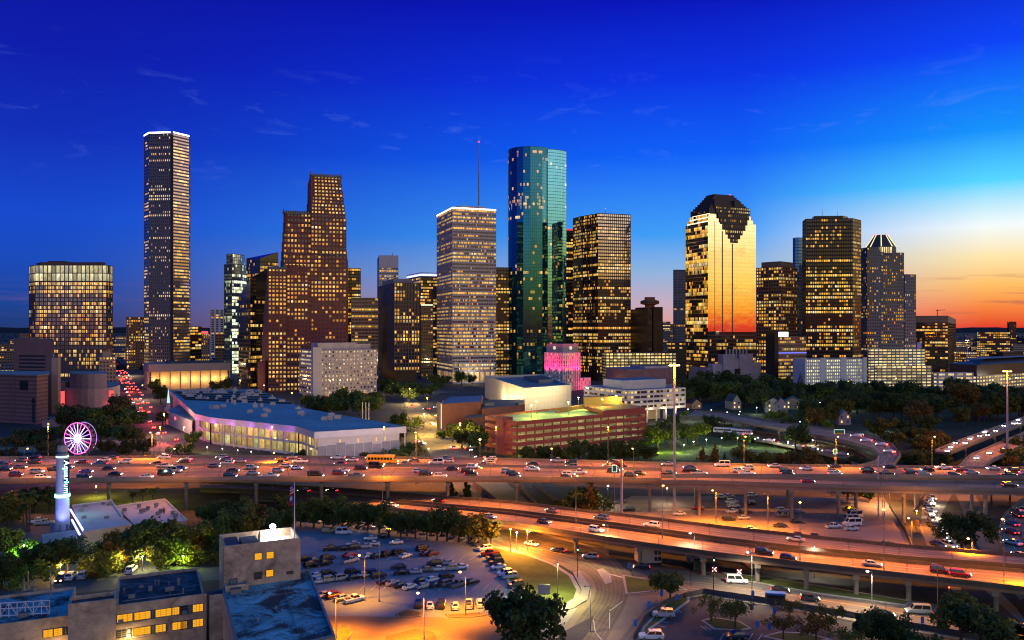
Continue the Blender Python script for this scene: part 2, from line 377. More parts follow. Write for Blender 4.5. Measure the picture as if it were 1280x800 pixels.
# shared materials
M_roof = surf('roof_membrane', (.07, .075, .085), .9, .3, .06)
M_rooflt = surf('roof_pale', (.2, .21, .22), .85, .3, .05, stain=((.08, .085, .09), .6))
M_steel = surf('painted_steel', (.2, .2, .21), .5, .1, 1., metal=.4)
M_dark = surf('dark_metal', (.025, .025, .028), .45, .1, 1.)
M_white = surf('white_paint', (.72, .72, .72), .5, .06, .5)
M_conc = surf('concrete', (.3, .28, .26), .85, .25, .12, stain=((.16, .145, .13), .5))
M_concd = surf('weathered_concrete', (.2, .185, .17), .9, .3, .2, stain=((.09, .08, .075), .6))
E_red = emi('beacon_red', (1, .04, .03), 3.)
E_white = emi('lamp_white', (1, .93, .82), 14.)
E_cool = emi('lamp_cool', (.75, .92, 1), 14.)
E_sod = emi('lamp_sodium', (1, .5, .12), 14.)
E_strip = emi('crown_strip_white', (1, .95, .9), 3.5)
# ================================================================== LARGE STRUCTURE
M_ground = surf('city_ground', (.03, .032, .03), .95, .4, .012, fine=8, stain=((.02, .03, .014), .7))
g = MB(); g.face([(-9000, -300, 0), (9000, -300, 0), (9000, 14000, 0), (-9000, 14000, 0)]); struct(g.build('ground', M_ground))

# ------------------------------------------------------------------ skyline towers
def tower(name, label, poly, loc, z0, z1, fh, wf, bay, pier, rec, mf, wm, cat='skyscraper', group=None, **kw):
    r = thing(name, label, cat, loc, 0, group)
    facade(r, poly, z0, z1, fh, wf, bay, pier, rec, mf, wm, **kw)
    return r
def rbox(root, poly, z0, z1, mf, name, mtop=None):
    mb = MB(); mb.prism(poly, z0, z1, 0, mtop=1); return mb.build(name, [mf, mtop or M_roof], root)
def pent(root, poly, u0, u1, v0, v1, z0, z1, mf, name='penthouse'):
    return rbox(root, rectsub(poly, u0, u1, v0, v1), z0, z1, mf, name)

F_brown = surf('brown_granite', (.11, .065, .05), .6, .12, .3)
F_grey = surf('grey_granite', (.13, .12, .13), .5, .12, .3)
F_red = surf('red_granite', (.15, .045, .04), .6, .15, .3)
F_trav = surf('travertine', (.4, .35, .36), .6, .1, .3)
F_tan = surf('tan_stone', (.26, .17, .11), .7, .12, .3)
F_beige = surf('beige_stone', (.3, .24, .18), .7, .12, .3)
F_pale = surf('pale_panel', (.5, .46, .47), .7, .08, .3)
F_blk = surf('black_metal_facade', (.015, .015, .018), .3, .1, .5)
F_bluegrey = surf('blue_grey_stone', (.13, .14, .17), .6, .1, .3)
F_dkbr = surf('dark_bronze', (.05, .03, .022), .4, .12, .4)
F_teal = surf('teal_spandrel', (.015, .1, .15), .12, .08, .5, metal=.75)
F_lav = surf('lavender_concrete', (.36, .31, .33), .8, .18, .15)

def side(pts):  # polygon by (pixel column, depth)
    return pxpoly(pts)

# 1 broad brown-framed office block far left
p, l = side([(36, 985), (43.5, 966), (133, 966), (141, 985), (138, 1035), (38, 1035)])
W1 = glass('pane_left_office', .46, 1.1, tint=(.24, .3, .36), metal=.7, rough=.08, seed=1, sub=2, mull=.08, floorvar=.4, run=.35)
W1t = glass('pane_left_office_top', full=False, lit=.93, s=1.0, tint=(.1, .13, .14), metal=.4, seed=2, sub=1, mull=.05, floorvar=.1, pal=[(0, (.9, .75, .35)), (.5, (1, .85, .45)), (1, (.75, .85, .6))])
z1 = ZA(352, 966)
r = tower('office_tower', 'broad brown-framed office block with cut corners and a tall glazed top band', p, l, 0, z1, 4.7, .72, 5.2, .9, .5, F_brown, W1, cat='office block', roof=False)
facade(r, p, z1, ZA(331, 966), 9.2, .9, 5.2, .9, .5, F_brown, W1t, name='upper_facade', bname='upper_window_band')
mb = MB(); q = inset(p, 8); mb.prism(q, ZA(331, 966), ZA(327, 966)); mb.build('penthouse', F_brown, r)
mb = MB(); mb.box(22, 44, 2, 30, ZA(331, 966), ZA(324.5, 966)); mb.build('plant_room', F_dkbr, r)
for x in (14, 86): mb = MB(); mb.box(x, x + .8, 8, 8.8, ZA(327, 966), ZA(327, 966) + 1.5); mb.build('beacon', E_red, r)

# 2 tallest tower on the left
p, l = side([(180, 1018), (186, 1003), (213, 1000), (213.4, 1006), (216, 1006), (216.4, 1000), (236.5, 1020), (238, 1052), (184, 1055)])
W2a = glass('pane_tall_punched', .3, 1.3, seed=3, tint=(.02, .03, .04), run=.35)
W2b = glass('pane_tall_ribbon', .42, 1.1, seed=4, tint=(.5, .36, .34), metal=.9, rough=.1, run=.6, sub=1, mull=.03)
zt = ZA(166, 1000)
r = tower('granite_skyscraper', 'tallest grey granite skyscraper with white-lit crown line and notched corner', p, l, 0, zt, 4.05, .52, 2.7, 1.25, .35, F_grey, [W2b, W2a, W2a, W2a, W2a, W2b, W2b, W2a, W2a], styles=['ribbon', 'grid', 'blank', 'blank', 'blank', 'ribbon', 'ribbon', 'grid', 'grid'])
strip(r, p, [0, 1, 5], zt - .2, zt + 1.6, E_strip, name='crown_light')
mast(r, 28, 20, zt, zt + 5, .4)

# small blocks behind
def small(name, label, pl, pc, pr, Y, top, fh, wf, bay, pier, mf, wm, beta=20, a=None, cat='office block', rec=.3, z0=0, styles=None, **kw):
    p, l = boxpx(pl, pc, pr, Y, beta, a)
    r = tower(name, label, p, l, z0, ZA(top, Y), fh, wf, bay, pier, rec, mf, wm, cat=cat, styles=styles, **kw)
    return r, p
G1 = glass('pane_common_warm', .45, 1.1, seed=11)
G2 = glass('pane_common_dense', .7, 1.1, seed=12, run=.6, floorvar=.5)
G3 = glass('pane_common_sparse', .22, 1.0, seed=13)
G4 = glass('pane_dark_office', .5, 1.25, tint=(.012, .012, .015), seed=14, run=.6, floorvar=.8)
G5 = glass('pane_garage_lit', full=False, lit=.97, s=1.25, seed=15, floorvar=.05, mull=.1, pal=[(0, (1, .62, .16)), (.5, (1, .75, .3)), (1, (.95, .85, .5))])
G6 = glass('pane_garage_green', full=False, lit=.95, s=1.25, seed=16, floorvar=.05, mull=.12, pal=[(0, (.8, .8, .28)), (.5, (1, .85, .35)), (1, (.85, .95, .6))])
small('stone_tower', 'old stone tower with floodlit cornice beside the tallest skyscraper', 152, 158, 181, 1150, 396, 4, .55, 3, 1.4, F_tan, G1, beta=15)
r, p = small('office_block', 'dark low office with yellow ribbon windows right of tallest skyscraper', 230, 232, 252, 1120, 408, 4, .6, 4, .25, F_blk, G4, beta=8)
r, p = small('hospital_tower', 'pale distant tower with white vertical ribs near the teal glass tower', 261, 263, 280, 1500, 387, 4.2, .6, 9, 3.5, F_pale, G3, beta=14, styles=['grid'] * 4, proud=.5)
small('apartment_block', 'cream mid-rise with red rooftop sign between dark offices', 250, 252, 262, 1250, 417, 3.6, .5, 3.2, 1.5, F_beige, G1, beta=8)
small('office_block', 'brown stepped mid-rise in front of the pale ribbed tower', 262, 269, 281, 1080, 418, 4, .5, 3.5, .4, F_tan, G3, beta=14)
rs = MB(); q = XY(252, 1245); rs.box(q.x, q.x + 10, q.y - 1, q.y, ZA(417, 1245), ZA(414, 1245)); tag(rs.build('rooftop_sign', emi('sign_red', (1, .06, .08), 2.2)), 'small red neon sign on the cream mid-rise roof', 'sign')

# 3 teal glass tower with rounded top
p, l = side([(280, 1050), (290, 1040), (303, 1052), (309, 1075), (305, 1100), (283, 1100)])
W3 = glass('pane_teal_glass', .25, 1.0, tint=(.16, .26, .3), metal=.7, rough=.06, seed=21, run=.3, pal=[(0, (.7, .9, .5)), (1, (1, .9, .5))])
W3b = glass('pane_teal_stairs', .62, 2.0, tint=(.06, .1, .12), metal=.4, seed=22, run=.1, pal=[(0, (.7, 1, .5)), (.5, (.9, 1, .7)), (1, (1, .9, .4))])
r = tower('glass_tower', 'slim teal glass tower with bright lit corner behind black slant-roofed tower', p, l, 0, ZA(330, 1045), 4.2, .78, 2.6, .12, .1, F_bluegrey, [W3, W3b, W3b, W3, W3, W3])
q = inset(p, 3); facade(r, q, ZA(330, 1045), ZA(317, 1045), 4.4, .85, 2.6, .1, .1, F_bluegrey, W3, name='crown', bname='crown_window_band')

# 4 black tower with slanting roof
W4 = glass('pane_black_glass', .45, 1.3, tint=(.01, .01, .012), rough=.05, seed=23, run=.45, floorvar=.7, pal=WARM)
def slant(name, label, pts, ztops, Y, wm_front):
    p, l = side(pts)
    r = thing(name, label, 'skyscraper', l)
    zb = min(ztops)
    facade(r, p, 0, zb, 4.0, .66, 2.6, .12, .12, F_blk, wm_front, roof=False, cap=.3)
    mb = MB(); n = len(p)
    for i in range(n):
        j = (i + 1) % n
        mb.face([(*p[i], zb), (*p[j], zb), (*p[j], ztops[j] + .01), (*p[i], ztops[i] + .01)])
    mb.face([(*p[i], ztops[i]) for i in range(n)])
    mb.build('sloped_roof', surf('black_roof_glass', (.012, .013, .016), .12, .1, .3, spec=.6), r)
    return r, p
r, p = slant('trapezoid_tower', 'black glass tower with diagonally slanted roof', [(298, 838), (313, 800), (335, 822), (328, 858)], [ZA(372, 838), ZA(348, 800), ZA(334, 815), ZA(352, 850)], 800, [G3, W4, G3, G3])
r, p = slant('trapezoid_tower', 'second black tower whose slanted top peeks behind the red granite tower', [(308, 930), (325, 900), (348, 915), (340, 950)], [ZA(323, 930), ZA(323, 900), ZA(315, 915), ZA(318, 950)], 900, [G3, W4, G3, G3])

# 5 red granite stepped-gable tower: three gabled volumes
W5 = glass('pane_red_granite', .78, 1.15, tint=(.06, .075, .09), metal=.3, seed=31, run=.4, floorvar=.35)
r = thing('gabled_skyscraper', 'red granite skyscraper with three stepped gables and square lit windows', 'skyscraper', (*XY(356, 755)[:2], 0))
o = XY(356, 755)
def gable(px0, px1, pr, Y, dep, ztop, zs, shr, nst, nm):
    """front face px0..px1 at depth Y, steps from zs up to ztop"""
    A, B_ = XY(px0, Y) - o, XY(px1, Y + pr) - o
    e = (B_ - A).normalized(); nn = Vector((-e.y, e.x, 0)); 
    base = [A, B_, B_ + nn * dep, A + nn * dep]
    P = [(q.x, q.y) for q in base]
    facade(r, P, 0, zs, 3.95, .52, 3.35, 1.45, .5, F_red, W5, roof=False, cap=.2, name=nm + '_facade')
    dz = (ztop - zs) / nst; L = (B_ - A).length
    for k in range(nst):
        d0, d1 = shr[0] * (k + 1) / nst * L, shr[1] * (k + 1) / nst * L; f = 1.1 * (k + 1)
        q = [A + e * d0 + nn * f, B_ - e * d1 + nn * f, B_ - e * d1 + nn * (dep - f), A + e * d0 + nn * (dep - f)]
        facade(r, [(v_.x, v_.y) for v_ in q], zs + k * dz, zs + (k + 1) * dz, 3.95, .5, 3.35, 1.5, .5, F_red, W5, roof=(k == nst - 1), cap=.3, name=nm + '_gable_step')
    # little obelisks and ribbed glazing along the ridge
    top = [A + e * shr[0] * L + nn * 7, B_ - e * shr[1] * L + nn * 7]
    mb = MB()
    for q in top: mb.tube((q.x, q.y, ztop - 1), (q.x, q.y, ztop + 4.5), .9, .15, 5)
    mb.build('finial', F_red, r)
    mb = MB(); 
    N_ = 12
    for i in range(N_ + 1):
        q = top[0].lerp(top[1], i / N_)
        if i < N_: q1 = top[0].lerp(top[1], (i + 1) / N_); mb.prism([(q.x + .35, q.y - 1), (q1.x - .35, q1.y - 1), (q1.x - .35, q1.y + 1), (q.x + .35, q.y + 1)], ztop - 1, ztop + 1.2)
        mb.box(q.x - .35, q.x + .35, q.y - 2.5, q.y + 2, ztop - 1, ztop + 2.4)
    mb.build('ridge_slats', surf('ridge_copper', (.18, .2, .2), .5, .1, .4), r)
gable(388.5, 433, 10, 760, 60, ZA(218, 760), ZA(272, 760), (.0, .13), 6, 'tall')
gable(356, 433, 10, 752, 68, ZA(318, 752), ZA(319, 752), (0, 0), 1, 'main')
gable(354, 389.5, 6, 750, 52, ZA(265, 750), ZA(344, 750), (.0, .02), 6, 'middle')
gable(335, 358, 4, 742, 40, ZA(336, 742), ZA(362, 742), (.0, .02), 3, 'low')
# dark stepped flank walls on the left of each gable
for (pa, pb, Y, y0, y1, st) in ((381.5, 388.5, 762, 268, 219, 6), (349, 356, 757, 348, 266, 7), (327.5, 335, 748, 420, 338, 6)):
    mb = MB(); A, B_ = XY(pb, Y - 4) - o, XY(pa, Y + 26) - o
    for k in range(st + 1):
        t = k / st; zt_ = ZA(y0 + (y1 - y0) * t, Y); q = B_.lerp(A, t * .8); zb = 0 if k == 0 else ZA(y0 + (y1 - y0) * (k - 1) / st, Y)
        mb.prism([(q.x, q.y), (A.x, A.y), (A.x + 3, A.y + 40), (q.x + 3, q.y + 22)], zb, zt_)
    mb.build('flank_wall', F_red, r)
p, l = side([(231 + 96, 790), (329, 748), (356, 746), (356, 790)])
mb = MB(); P0 = XY(322, 742) - o; mb.prism([(P0.x, P0.y), (P0.x + 7, P0.y - 1.5), (P0.x + 9, P0.y + 20), (P0.x + 2, P0.y + 22)], 0, ZA(452, 742)); mb.build('entrance_gable', F_red, r)

# 6.. towers between
small('office_tower', 'narrow black tower directly right of the red granite skyscraper', 432, 434, 451, 1000, 335, 4, .62, 3, .2, F_blk, G4, beta=8)
small('office_block', 'beige ribbon-window office left of the dark finned block', 436, 439, 473, 920, 372, 4, .5, 4, .35, F_beige, glass('pane_beige_ribbon', .55, 1.0, seed=41, run=.7), beta=6)
r, p = small('slab_tower', 'white slab tower with blank top standing far behind', 471.5, 474, 498, 1300, 334, 4.2, .5, 4, 1, F_pale, G1, beta=12, roof=False)
rbox(r, p, ZA(334, 1300), ZA(319, 1300), F_pale, 'blank_top'); mast(r, p[1][0] + 20, p[1][1] + 10, ZA(319, 1300), ZA(314, 1300), .6, beacon=False)
# dark concrete finned block
p, l = boxpx(471.5, 492.5, 525, 890, 20)
WF = glass('pane_fins', .6, 1.2, seed=42, tint=(.02, .02, .025), run=.4, floorvar=.5, mull=.02)
r = tower('finned_office', 'dark concrete office with tall vertical fins on its lit front', p, l, 12, ZA(353, 890), 4, .72, 3.4, 1.1, .9, surf('dark_concrete', (.13, .11, .125), .8, .2, .15), WF, cat='office block', styles=['blank', 'fins', 'blank', 'blank'], proud=.7)
rbox(r, inset(p, 3), 0, 12, F_dkbr, 'podium'); pent(r, p, .15, .9, .25, .9, ZA(353, 890) - .3, ZA(346.5, 890), F_lav)
# blue-crowned
p, l = boxpx(508.5, 526, 546.5, 1040, 25)
r = tower('office_tower', 'dark office tower with blue light band round its top', p, l, 0, ZA(346, 1040), 4, .6, 3, .4, .2, F_blk, glass('pane_blue_crown', .55, 1.2, seed=43, run=.5, tint=(.015, .02, .04)), roof=False)
facade(r, p, ZA(346, 1040), ZA(340.5, 1040), 4, .8, 3, .3, .2, F_bluegrey, glass('pane_blue_top', full=False, lit=.9, s=1.4, seed=44, floorvar=.1, pal=[(0, (.12, .16, 1)), (.6, (.3, .35, 1)), (1, (.6, .6, 1))]), name='crown', bname='crown_window_band')
strip(r, p, [0, 1], ZA(344.5, 1040), ZA(342.5, 1040), emi('blue_strip', (.4, .5, 1), 3), name='crown_light')
r, p = small('office_block', 'beige block with pale top line between finned office and white-lined tower', 524, 526.5, 541, 965, 381, 4, .42, 2.6, .8, F_beige, G1, beta=10)
strip(r, p, [1], ZA(382, 965), ZA(380.4, 965), emi('pale_green_strip', (.9, 1, .7), 1.2), name='roof_light')

# 7 travertine tower with white top line and mast
p, l = boxpx(546, 565.5, 620, 860, 20)
W7 = glass('pane_travertine', .72, 1.15, seed=51, run=.55, floorvar=.75, tint=(.05, .045, .06), metal=.2, mull=.05, sub=2, frame=(.2, .17, .17))
zt = ZA(260, 860)
r = tower('travertine_tower', 'pale travertine tower with white roof outline and a tall rooftop mast', p, l, 13, zt, 3.85, .5, 3, .3, .25, F_trav, W7, proud=.1)
facade(r, inset(p, .3), 0, 13, 13, .85, 6, 1.6, .9, F_trav, glass('pane_arcade', full=False, lit=1., s=1.3, seed=52, floorvar=0, run=0, mull=.02, pal=[(0, (1, .55, .16)), (1, (1, .65, .25))]), roof=False, name='arcade', bname='arcade_window_band')
strip(r, p, [0, 1], zt - .4, zt + 1.0, E_strip, name='crown_light')
facade(r, rectsub(p, .2, .82, .15, .8), zt - .3, ZA(254.5, 860), 5, .5, 4, 1.5, .6, F_trav, G3, name='penthouse', bname='penthouse_opening', cap=1.2)
mast(r, K(598.5) * 882 - l[0], 882 - l[1], ZA(257, 882), ZA(178, 882), .9)
small('office_block', 'dark brown office with dense ribbon lights left of the curved glass tower', 617, 619, 640, 960, 334, 4, .55, 3.4, .9, F_dkbr, G2, beta=10)

# 8 curved teal glass tower
Y0 = 945
pts = [(635, Y0 + 26), (636.2, Y0 + 16), (640, Y0 + 8), (646, Y0 + 2.5), (654, Y0 - .5), (663, Y0 - 1.5), (671, Y0 - .5), (678, Y0 + 2), (683.2, Y0 + 6), (684.6, Y0 + 9), (684.8, Y0 + 12), (690, Y0 + 12.5), (697, Y0 + 15.5), (703, Y0 + 19.5), (708, Y0 + 25), (705, Y0 + 52), (685, Y0 + 58), (660, Y0 + 60), (640, Y0 + 52)]
p, l = side(pts)
W8 = glass('pane_teal_mirror', full=False, lit=.22, s=1.05, tint=(.02, .14, .21), metal=.85, rough=.04, seed=61, run=.45, floorvar=.85, wave=.05, mull=.05)
W8b = glass('pane_teal_mirror_flat', full=False, lit=.16, s=1.0, tint=(.15, .46, .58), metal=.92, rough=.03, seed=62, run=.45, floorvar=.85, wave=.1, mull=.03, frame=(.02, .1, .12))
ww = [W8] * 10 + [W8b] * 5 + [W8] * 4
zt = ZA(183, Y0)
r = tower('curved_glass_tower', 'tall teal glass tower with curved face, highest in the middle of the skyline', p, l, 0, zt, 3.85, .86, 2.3, .12, .06, F_teal, ww)
mb = MB(); 
for i, (x, y, h) in enumerate(((18, 12, 6), (24, 20, 7), (40, 24, 5), (52, 22, 4), (46, 30, 6), (30, 30, 4))): mb.tube((x, y, zt - 1), (x, y, zt + h), .35, .2, 5); mb.box(x - 1, x + 2, y - 1, y + 1, zt - .5, zt + 1.8)
mb.build('rooftop_antennas', M_dark, r)
for x, y in ((1, 2), (66, 22)): mb = MB(); mb.box(x, x + .9, y, y + .9, zt, zt + 1.3); mb.build('beacon', E_red, r)
r, p = small('office_tower', 'narrow dark tower squeezed behind the curved glass tower with red top', 704, 707, 720, 1010, 286, 4, .6, 3, .4, F_dkbr, G4, beta=8)
strip(r, p, [1], ZA(288, 1010), ZA(286, 1010), emi('red_strip', (1, .1, .1), .8), name='crown_light')

# 9 brown tower with stepped left corner and mirrored right face
Y0 = 905
p, l = side([(716, Y0 + 46), (728, Y0 + 24), (728.6, Y0 + 27), (734, Y0 + 17), (734.6, Y0 + 20), (740, Y0 + 10), (740.6, Y0 + 13), (747.5, Y0 + 1), (788.5, Y0 + 14), (780, Y0 + 62), (722, Y0 + 62)])
W9 = glass('pane_brown_tower', .62, 1.25, tint=(.03, .02, .02), metal=.2, seed=71, run=.5, floorvar=.6, mull=.05)
W9b = glass('pane_rose_mirror', .3, 1.0, tint=(.52, .42, .44), metal=1., rough=.05, seed=72, run=.4, floorvar=.7, mull=.1, wave=.025)
zt = ZA(266, Y0)
zm = ZA(350, Y0)
r = tower('bronze_tower', 'bronze glass tower with serrated left corner, rooftop mast and rose reflections', p, l, zm, zt, 3.75, .62, 2.5, .5, .25, F_dkbr, [W9] * 7 + [W9b] + [W9] * 3, styles=['grid'] * 11)
facade(r, p, 8, zm, 3.75, .62, 2.5, .5, .25, F_dkbr, W9, roof=False, cap=.1, name='lower_facade', bname='lower_window_band')
rbox(r, inset(p, 2), 0, 8, F_dkbr, 'podium')
mast(r, 40, 10, zt - 1, ZA(252, Y0), .55)
mb = MB(); mb.box(14, 40, 18, 19, zt + 2, zt + 2.8); mb.tube((27, 18.5, zt - 1), (27, 18.5, zt + 2.4), .5, .5, 6); mb.build('window_cleaning_crane', M_dark, r)
mb = MB(); mb.box(8, 9, 2, 3, zt, zt + 1.2); mb.build('beacon', E_red, r)

# 10 dark hotel slab with a drum restaurant on top
p, l = boxpx(787, 809.5, 828.5, 900, 22)
r = thing('hotel_slab', 'dark windowless-looking hotel slab topped by a round drum restaurant', 'hotel', l)
facade(r, rectsub(p, -.0, .3, 0, 1), 0, ZA(386, 900), 3.4, .4, 20, .5, .2, F_dkbr, glass('pane_hotel', .04, .9, seed=75), styles=['blank', 'ribbon', 'blank', 'blank'])
facade(r, rectsub(p, .38, 1, 0, 1), 0, ZA(383.5, 900), 3.4, .4, 20, .5, .2, F_dkbr, MATS['pane_hotel'], styles=['blank', 'blank', 'blank', 'blank'], name='stair_wing')
rbox(r, rectsub(p, .3, .4, .1, .9), 0, ZA(385, 900), F_blk, 'recess')
cx, cy_ = 4.5, 12.
mb = MB(); mb.tube((cx, cy_, ZA(386, 900)), (cx, cy_, ZA(381, 900)), 5.5, 5.5, 20)
mb.tube((cx, cy_, ZA(381, 900)), (cx, cy_, ZA(379.5, 900)), 5.5, 10.5, 24); mb.tube((cx, cy_, ZA(379.5, 900)), (cx, cy_, ZA(375.5, 900)), 10.5, 10.5, 24)
mb.tube((cx, cy_, ZA(375.5, 900)), (cx, cy_, ZA(374.5, 900)), 10, 7, 24); mb.tube((cx, cy_, ZA(374.5, 900)), (cx, cy_, ZA(371, 900)), 6, 6, 16); mb.build('drum_restaurant', surf('rust_metal', (.22, .085, .035), .6, .15, .3), r)
mb = MB(); mb.tube((cx, cy_, ZA(378.6, 900)), (cx, cy_, ZA(376.8, 900)), 10.7, 10.7, 24, caps=False); mb.build('drum_window', glass('pane_drum', .4, .6, seed=76), r)
mb = MB(); mb.box(p[1][0] - 1.5, p[1][0] + 1.5, p[1][1] - .3, p[1][1], 22, 28); mb.build('lit_sign', emi('sign_yellow', (1, .75, .1), 1.5), r)
small('glass_tower', 'far pale blue apartment tower behind the hotel slab', 828, 829, 838, 2000, 402, 4, .6, 4, 1, F_bluegrey, G1, beta=6)
small('glass_tower', 'faint far tower with orange cap just right of its blue neighbour', 836, 837, 844, 2050, 405, 4, .6, 4, 1, F_tan, G3, beta=6)
r, p = small('glass_tower', 'slim blue-grey tower left of the golden mirrored skyscraper', 841.5, 843, 862, 1180, 337, 4, .55, 2.4, .7, F_bluegrey, glass('pane_slim_blue', .08, .9, seed=78, tint=(.12, .16, .2), metal=.5), beta=6)

# 11 golden mirrored skyscraper with stepped dark crown
Y0 = 838
p, l = boxpx(857, 885, 945, Y0, 23)
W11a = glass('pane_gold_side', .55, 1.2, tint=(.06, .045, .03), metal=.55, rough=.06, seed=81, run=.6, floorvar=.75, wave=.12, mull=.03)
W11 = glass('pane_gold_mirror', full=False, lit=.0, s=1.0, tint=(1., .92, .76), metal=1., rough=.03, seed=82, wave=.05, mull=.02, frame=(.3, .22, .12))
W11l = glass('pane_gold_lower', .55, 1.2, tint=(.05, .04, .035), metal=.5, rough=.05, seed=83, run=.6)
zb, zl, zt = ZA(478, Y0), ZA(415, Y0), ZA(277, Y0)
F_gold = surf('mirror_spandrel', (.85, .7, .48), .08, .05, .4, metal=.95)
r = thing('mirrored_skyscraper', 'skyscraper mirroring the gold sunset beneath a dark stepped crown', 'skyscraper', l)
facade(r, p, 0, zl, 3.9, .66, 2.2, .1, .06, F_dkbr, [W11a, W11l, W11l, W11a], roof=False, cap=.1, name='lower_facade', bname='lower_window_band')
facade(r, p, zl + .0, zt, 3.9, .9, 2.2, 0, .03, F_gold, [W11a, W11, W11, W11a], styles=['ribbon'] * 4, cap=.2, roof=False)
fw = lambda px: (K(px) * (Y0 + .02) , 0)
# body shoulders: steps up to the crown
Lc, C, Rr, Bk = [Vector(q) for q in p]
def uw(px):   # fraction along right face for a pixel column
    d = (Rr - C); k = K(px); Cx, Cy = l[0], l[1]
    return ((k * Cy - Cx) / (d.x - k * d.y))
zs = [ZA(y, Y0) for y in (277, 272, 267, 262, 257)]
for k, (ua, ub, va) in enumerate(((885.5, 942, .93), (886.5, 939.5, .86), (888, 938, .79), (889, 937, .7))):
    q = rectsub(p, max(uw(ua), .004), uw(ub), .02 + .01 * k, va)
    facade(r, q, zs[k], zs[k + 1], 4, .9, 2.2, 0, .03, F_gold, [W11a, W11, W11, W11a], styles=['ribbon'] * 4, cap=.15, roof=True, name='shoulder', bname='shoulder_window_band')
    strip(r, q, [0], zs[k] + .2, zs[k] + 1.2, emi('ledge_gold', (1, .8, .55), 2.2), name='ledge_light')
z = zs[-1]
CR = surf('crown_granite', (.035, .025, .03), .5, .1, .3)
WCR = glass('pane_crown', .5, 1.0, seed=84, tint=(.02, .02, .02))
ztp = ZA(240.5, Y0)
st = [(868, 937.5, .04, .74), (871, 936.5, .05, .7), (874, 934, .07, .66), (877, 931.5, .09, .62), (880, 929, .11, .58), (883, 926.5, .13, .55), (885, 924.5, .15, .52), (886, 922, .17, .5)]
zz = [ZA(262, Y0) + (ztp - ZA(262, Y0)) * i / len(st) for i in range(len(st) + 1)]
for k, (ua, ub, v0, v1) in enumerate(st):
    t = k / 7
    q = rectsub(p, .03 + .04 * t + .12 * t, uw(ub), v0 - .03, v1 + .1 * (1 - t) - .0)
    if k == 0: facade(r, q, zz[0] - 3.5, zz[1], 3.2, .5, 2.6, 1.1, .3, CR, WCR, roof=True, cap=.4, name='crown_base', bname='crown_window_band')
    else: rbox(r, q, zz[k] - .1, zz[k + 1], CR, 'crown_step', CR)
mb = MB(); q = Vector(rectsub(p, .55, .6, .2, .3)[1]); mb.tube((q.x, q.y, ztp), (q.x, q.y, ztp + 1.6), .5, .5, 6); mb.build('beacon', E_red, r)
for ua, ub in ((893, 900), (918, 925)):   # notch shoulders on the crown face
    rbox(r, rectsub(p, uw(ua), uw(ub), -.004, .12), ZA(262, Y0), ZA(248, Y0), CR, 'crown_pylon', CR)
# dark stepped pendant on the mirrored face, with its own windows
for k, (a_, b_, y0, y1) in enumerate(((894.5, 937.4, 266, 257), (897.5, 936, 272, 266), (900, 934, 279, 272), (903, 931.5, 286, 279), (907, 928, 292, 286), (910, 925, 297, 292), (913, 922, 302, 297))):
    q = rectsub(p, uw(a_), uw(b_), -.012 - .0015 * (k % 2), .004)
    facade(r, q, ZA(y0, Y0), ZA(y1, Y0), 4., .5, 2.6, 1.3, .3, CR, WCR, styles=['blank', 'grid', 'blank', 'blank'], roof=False, cap=.5, name='pendant_step', bname='pendant_window_band')
mb = MB(); 
mb.prism(rectsub(p, uw(915), uw(916), -.006, .002), zl, ZA(303, Y0)); mb.build('vertical_seam', F_dkbr, r)
for px, h_, w_ in ((893.5, 276, .2), (903, 288, .5)):
    mb = MB(); mb.prism(rectsub(p, uw(px - w_), uw(px + w_), -.005, .002), zl, ZA(h_, Y0)); mb.build('vertical_seam', F_dkbr, r)
# stepped pinkish stone base
PB = F_lav
for k, (a_, b_, dv, yt) in enumerate(((878, 945.5, -.16, 468), (885, 945, -.2, 455), (897, 912, -.24, 443), (917, 934, -.24, 443), (900, 931, -.22, 449))):
    rbox(r, rectsub(p, uw(a_), uw(b_), dv, .0), 0, ZA(yt, Y0 - 12), PB, 'base_block')
rbox(r, rectsub(p, -.05, uw(890), -.12, .75), 0, ZA(459, Y0), PB, 'base_block')
rbox(r, rectsub(p, uw(911), uw(918), -.246, -.23), 3, ZA(462, Y0 - 14), F_blk, 'entrance_recess')
for a_, b_ in ((904, 910), (919, 927)): rbox(r, rectsub(p, uw(a_), uw(b_), -.245, -.23), 2, ZA(470, Y0 - 14), F_blk, 'entrance_glazing')
rbox(r, rectsub(p, uw(901), uw(930), -.16, -.0), ZA(450, Y0), ZA(437, Y0), F_blk, 'louvre_block')
mb = MB()
for i in range(7): 
    px = 902 + i * 4.2; mb.prism(rectsub(p, uw(px), uw(px + 1.8), -.168, -.15), ZA(450, Y0), ZA(437, Y0) + .3)
mb.build('louvre_fin', PB, r)

# 12 tan grid tower
W12 = glass('pane_tan_grid', .6, 1.15, seed=91, run=.5, floorvar=.5, tint=(.03, .02, .015))
r, p = small('office_tower', 'tan office tower with deep square window grid right of the golden skyscraper', 945, 976.5, 997, 900, 333, 3.75, .6, 3.2, .75, surf('tan_grid', (.26, .15, .085), .7, .12, .3), W12, beta=42, rec=.6, cat='skyscraper')
pent(r, p, .1, .9, .1, .85, ZA(333, 900) - .4, ZA(326, 900), F_tan)
p, l = side([(991, 1010), (994, 1003), (999, 1001), (1005, 1003), (1010, 1010), (1006, 1030), (994, 1030)])
tower('round_tower', 'rounded blue glass tower peeking left of the dark octagonal tower', p, l, 0, ZA(297, 1003), 4, .75, 2.4, .2, .1, F_bluegrey, glass('pane_round_blue', .15, .9, seed=92, tint=(.1, .2, .28), metal=.7))
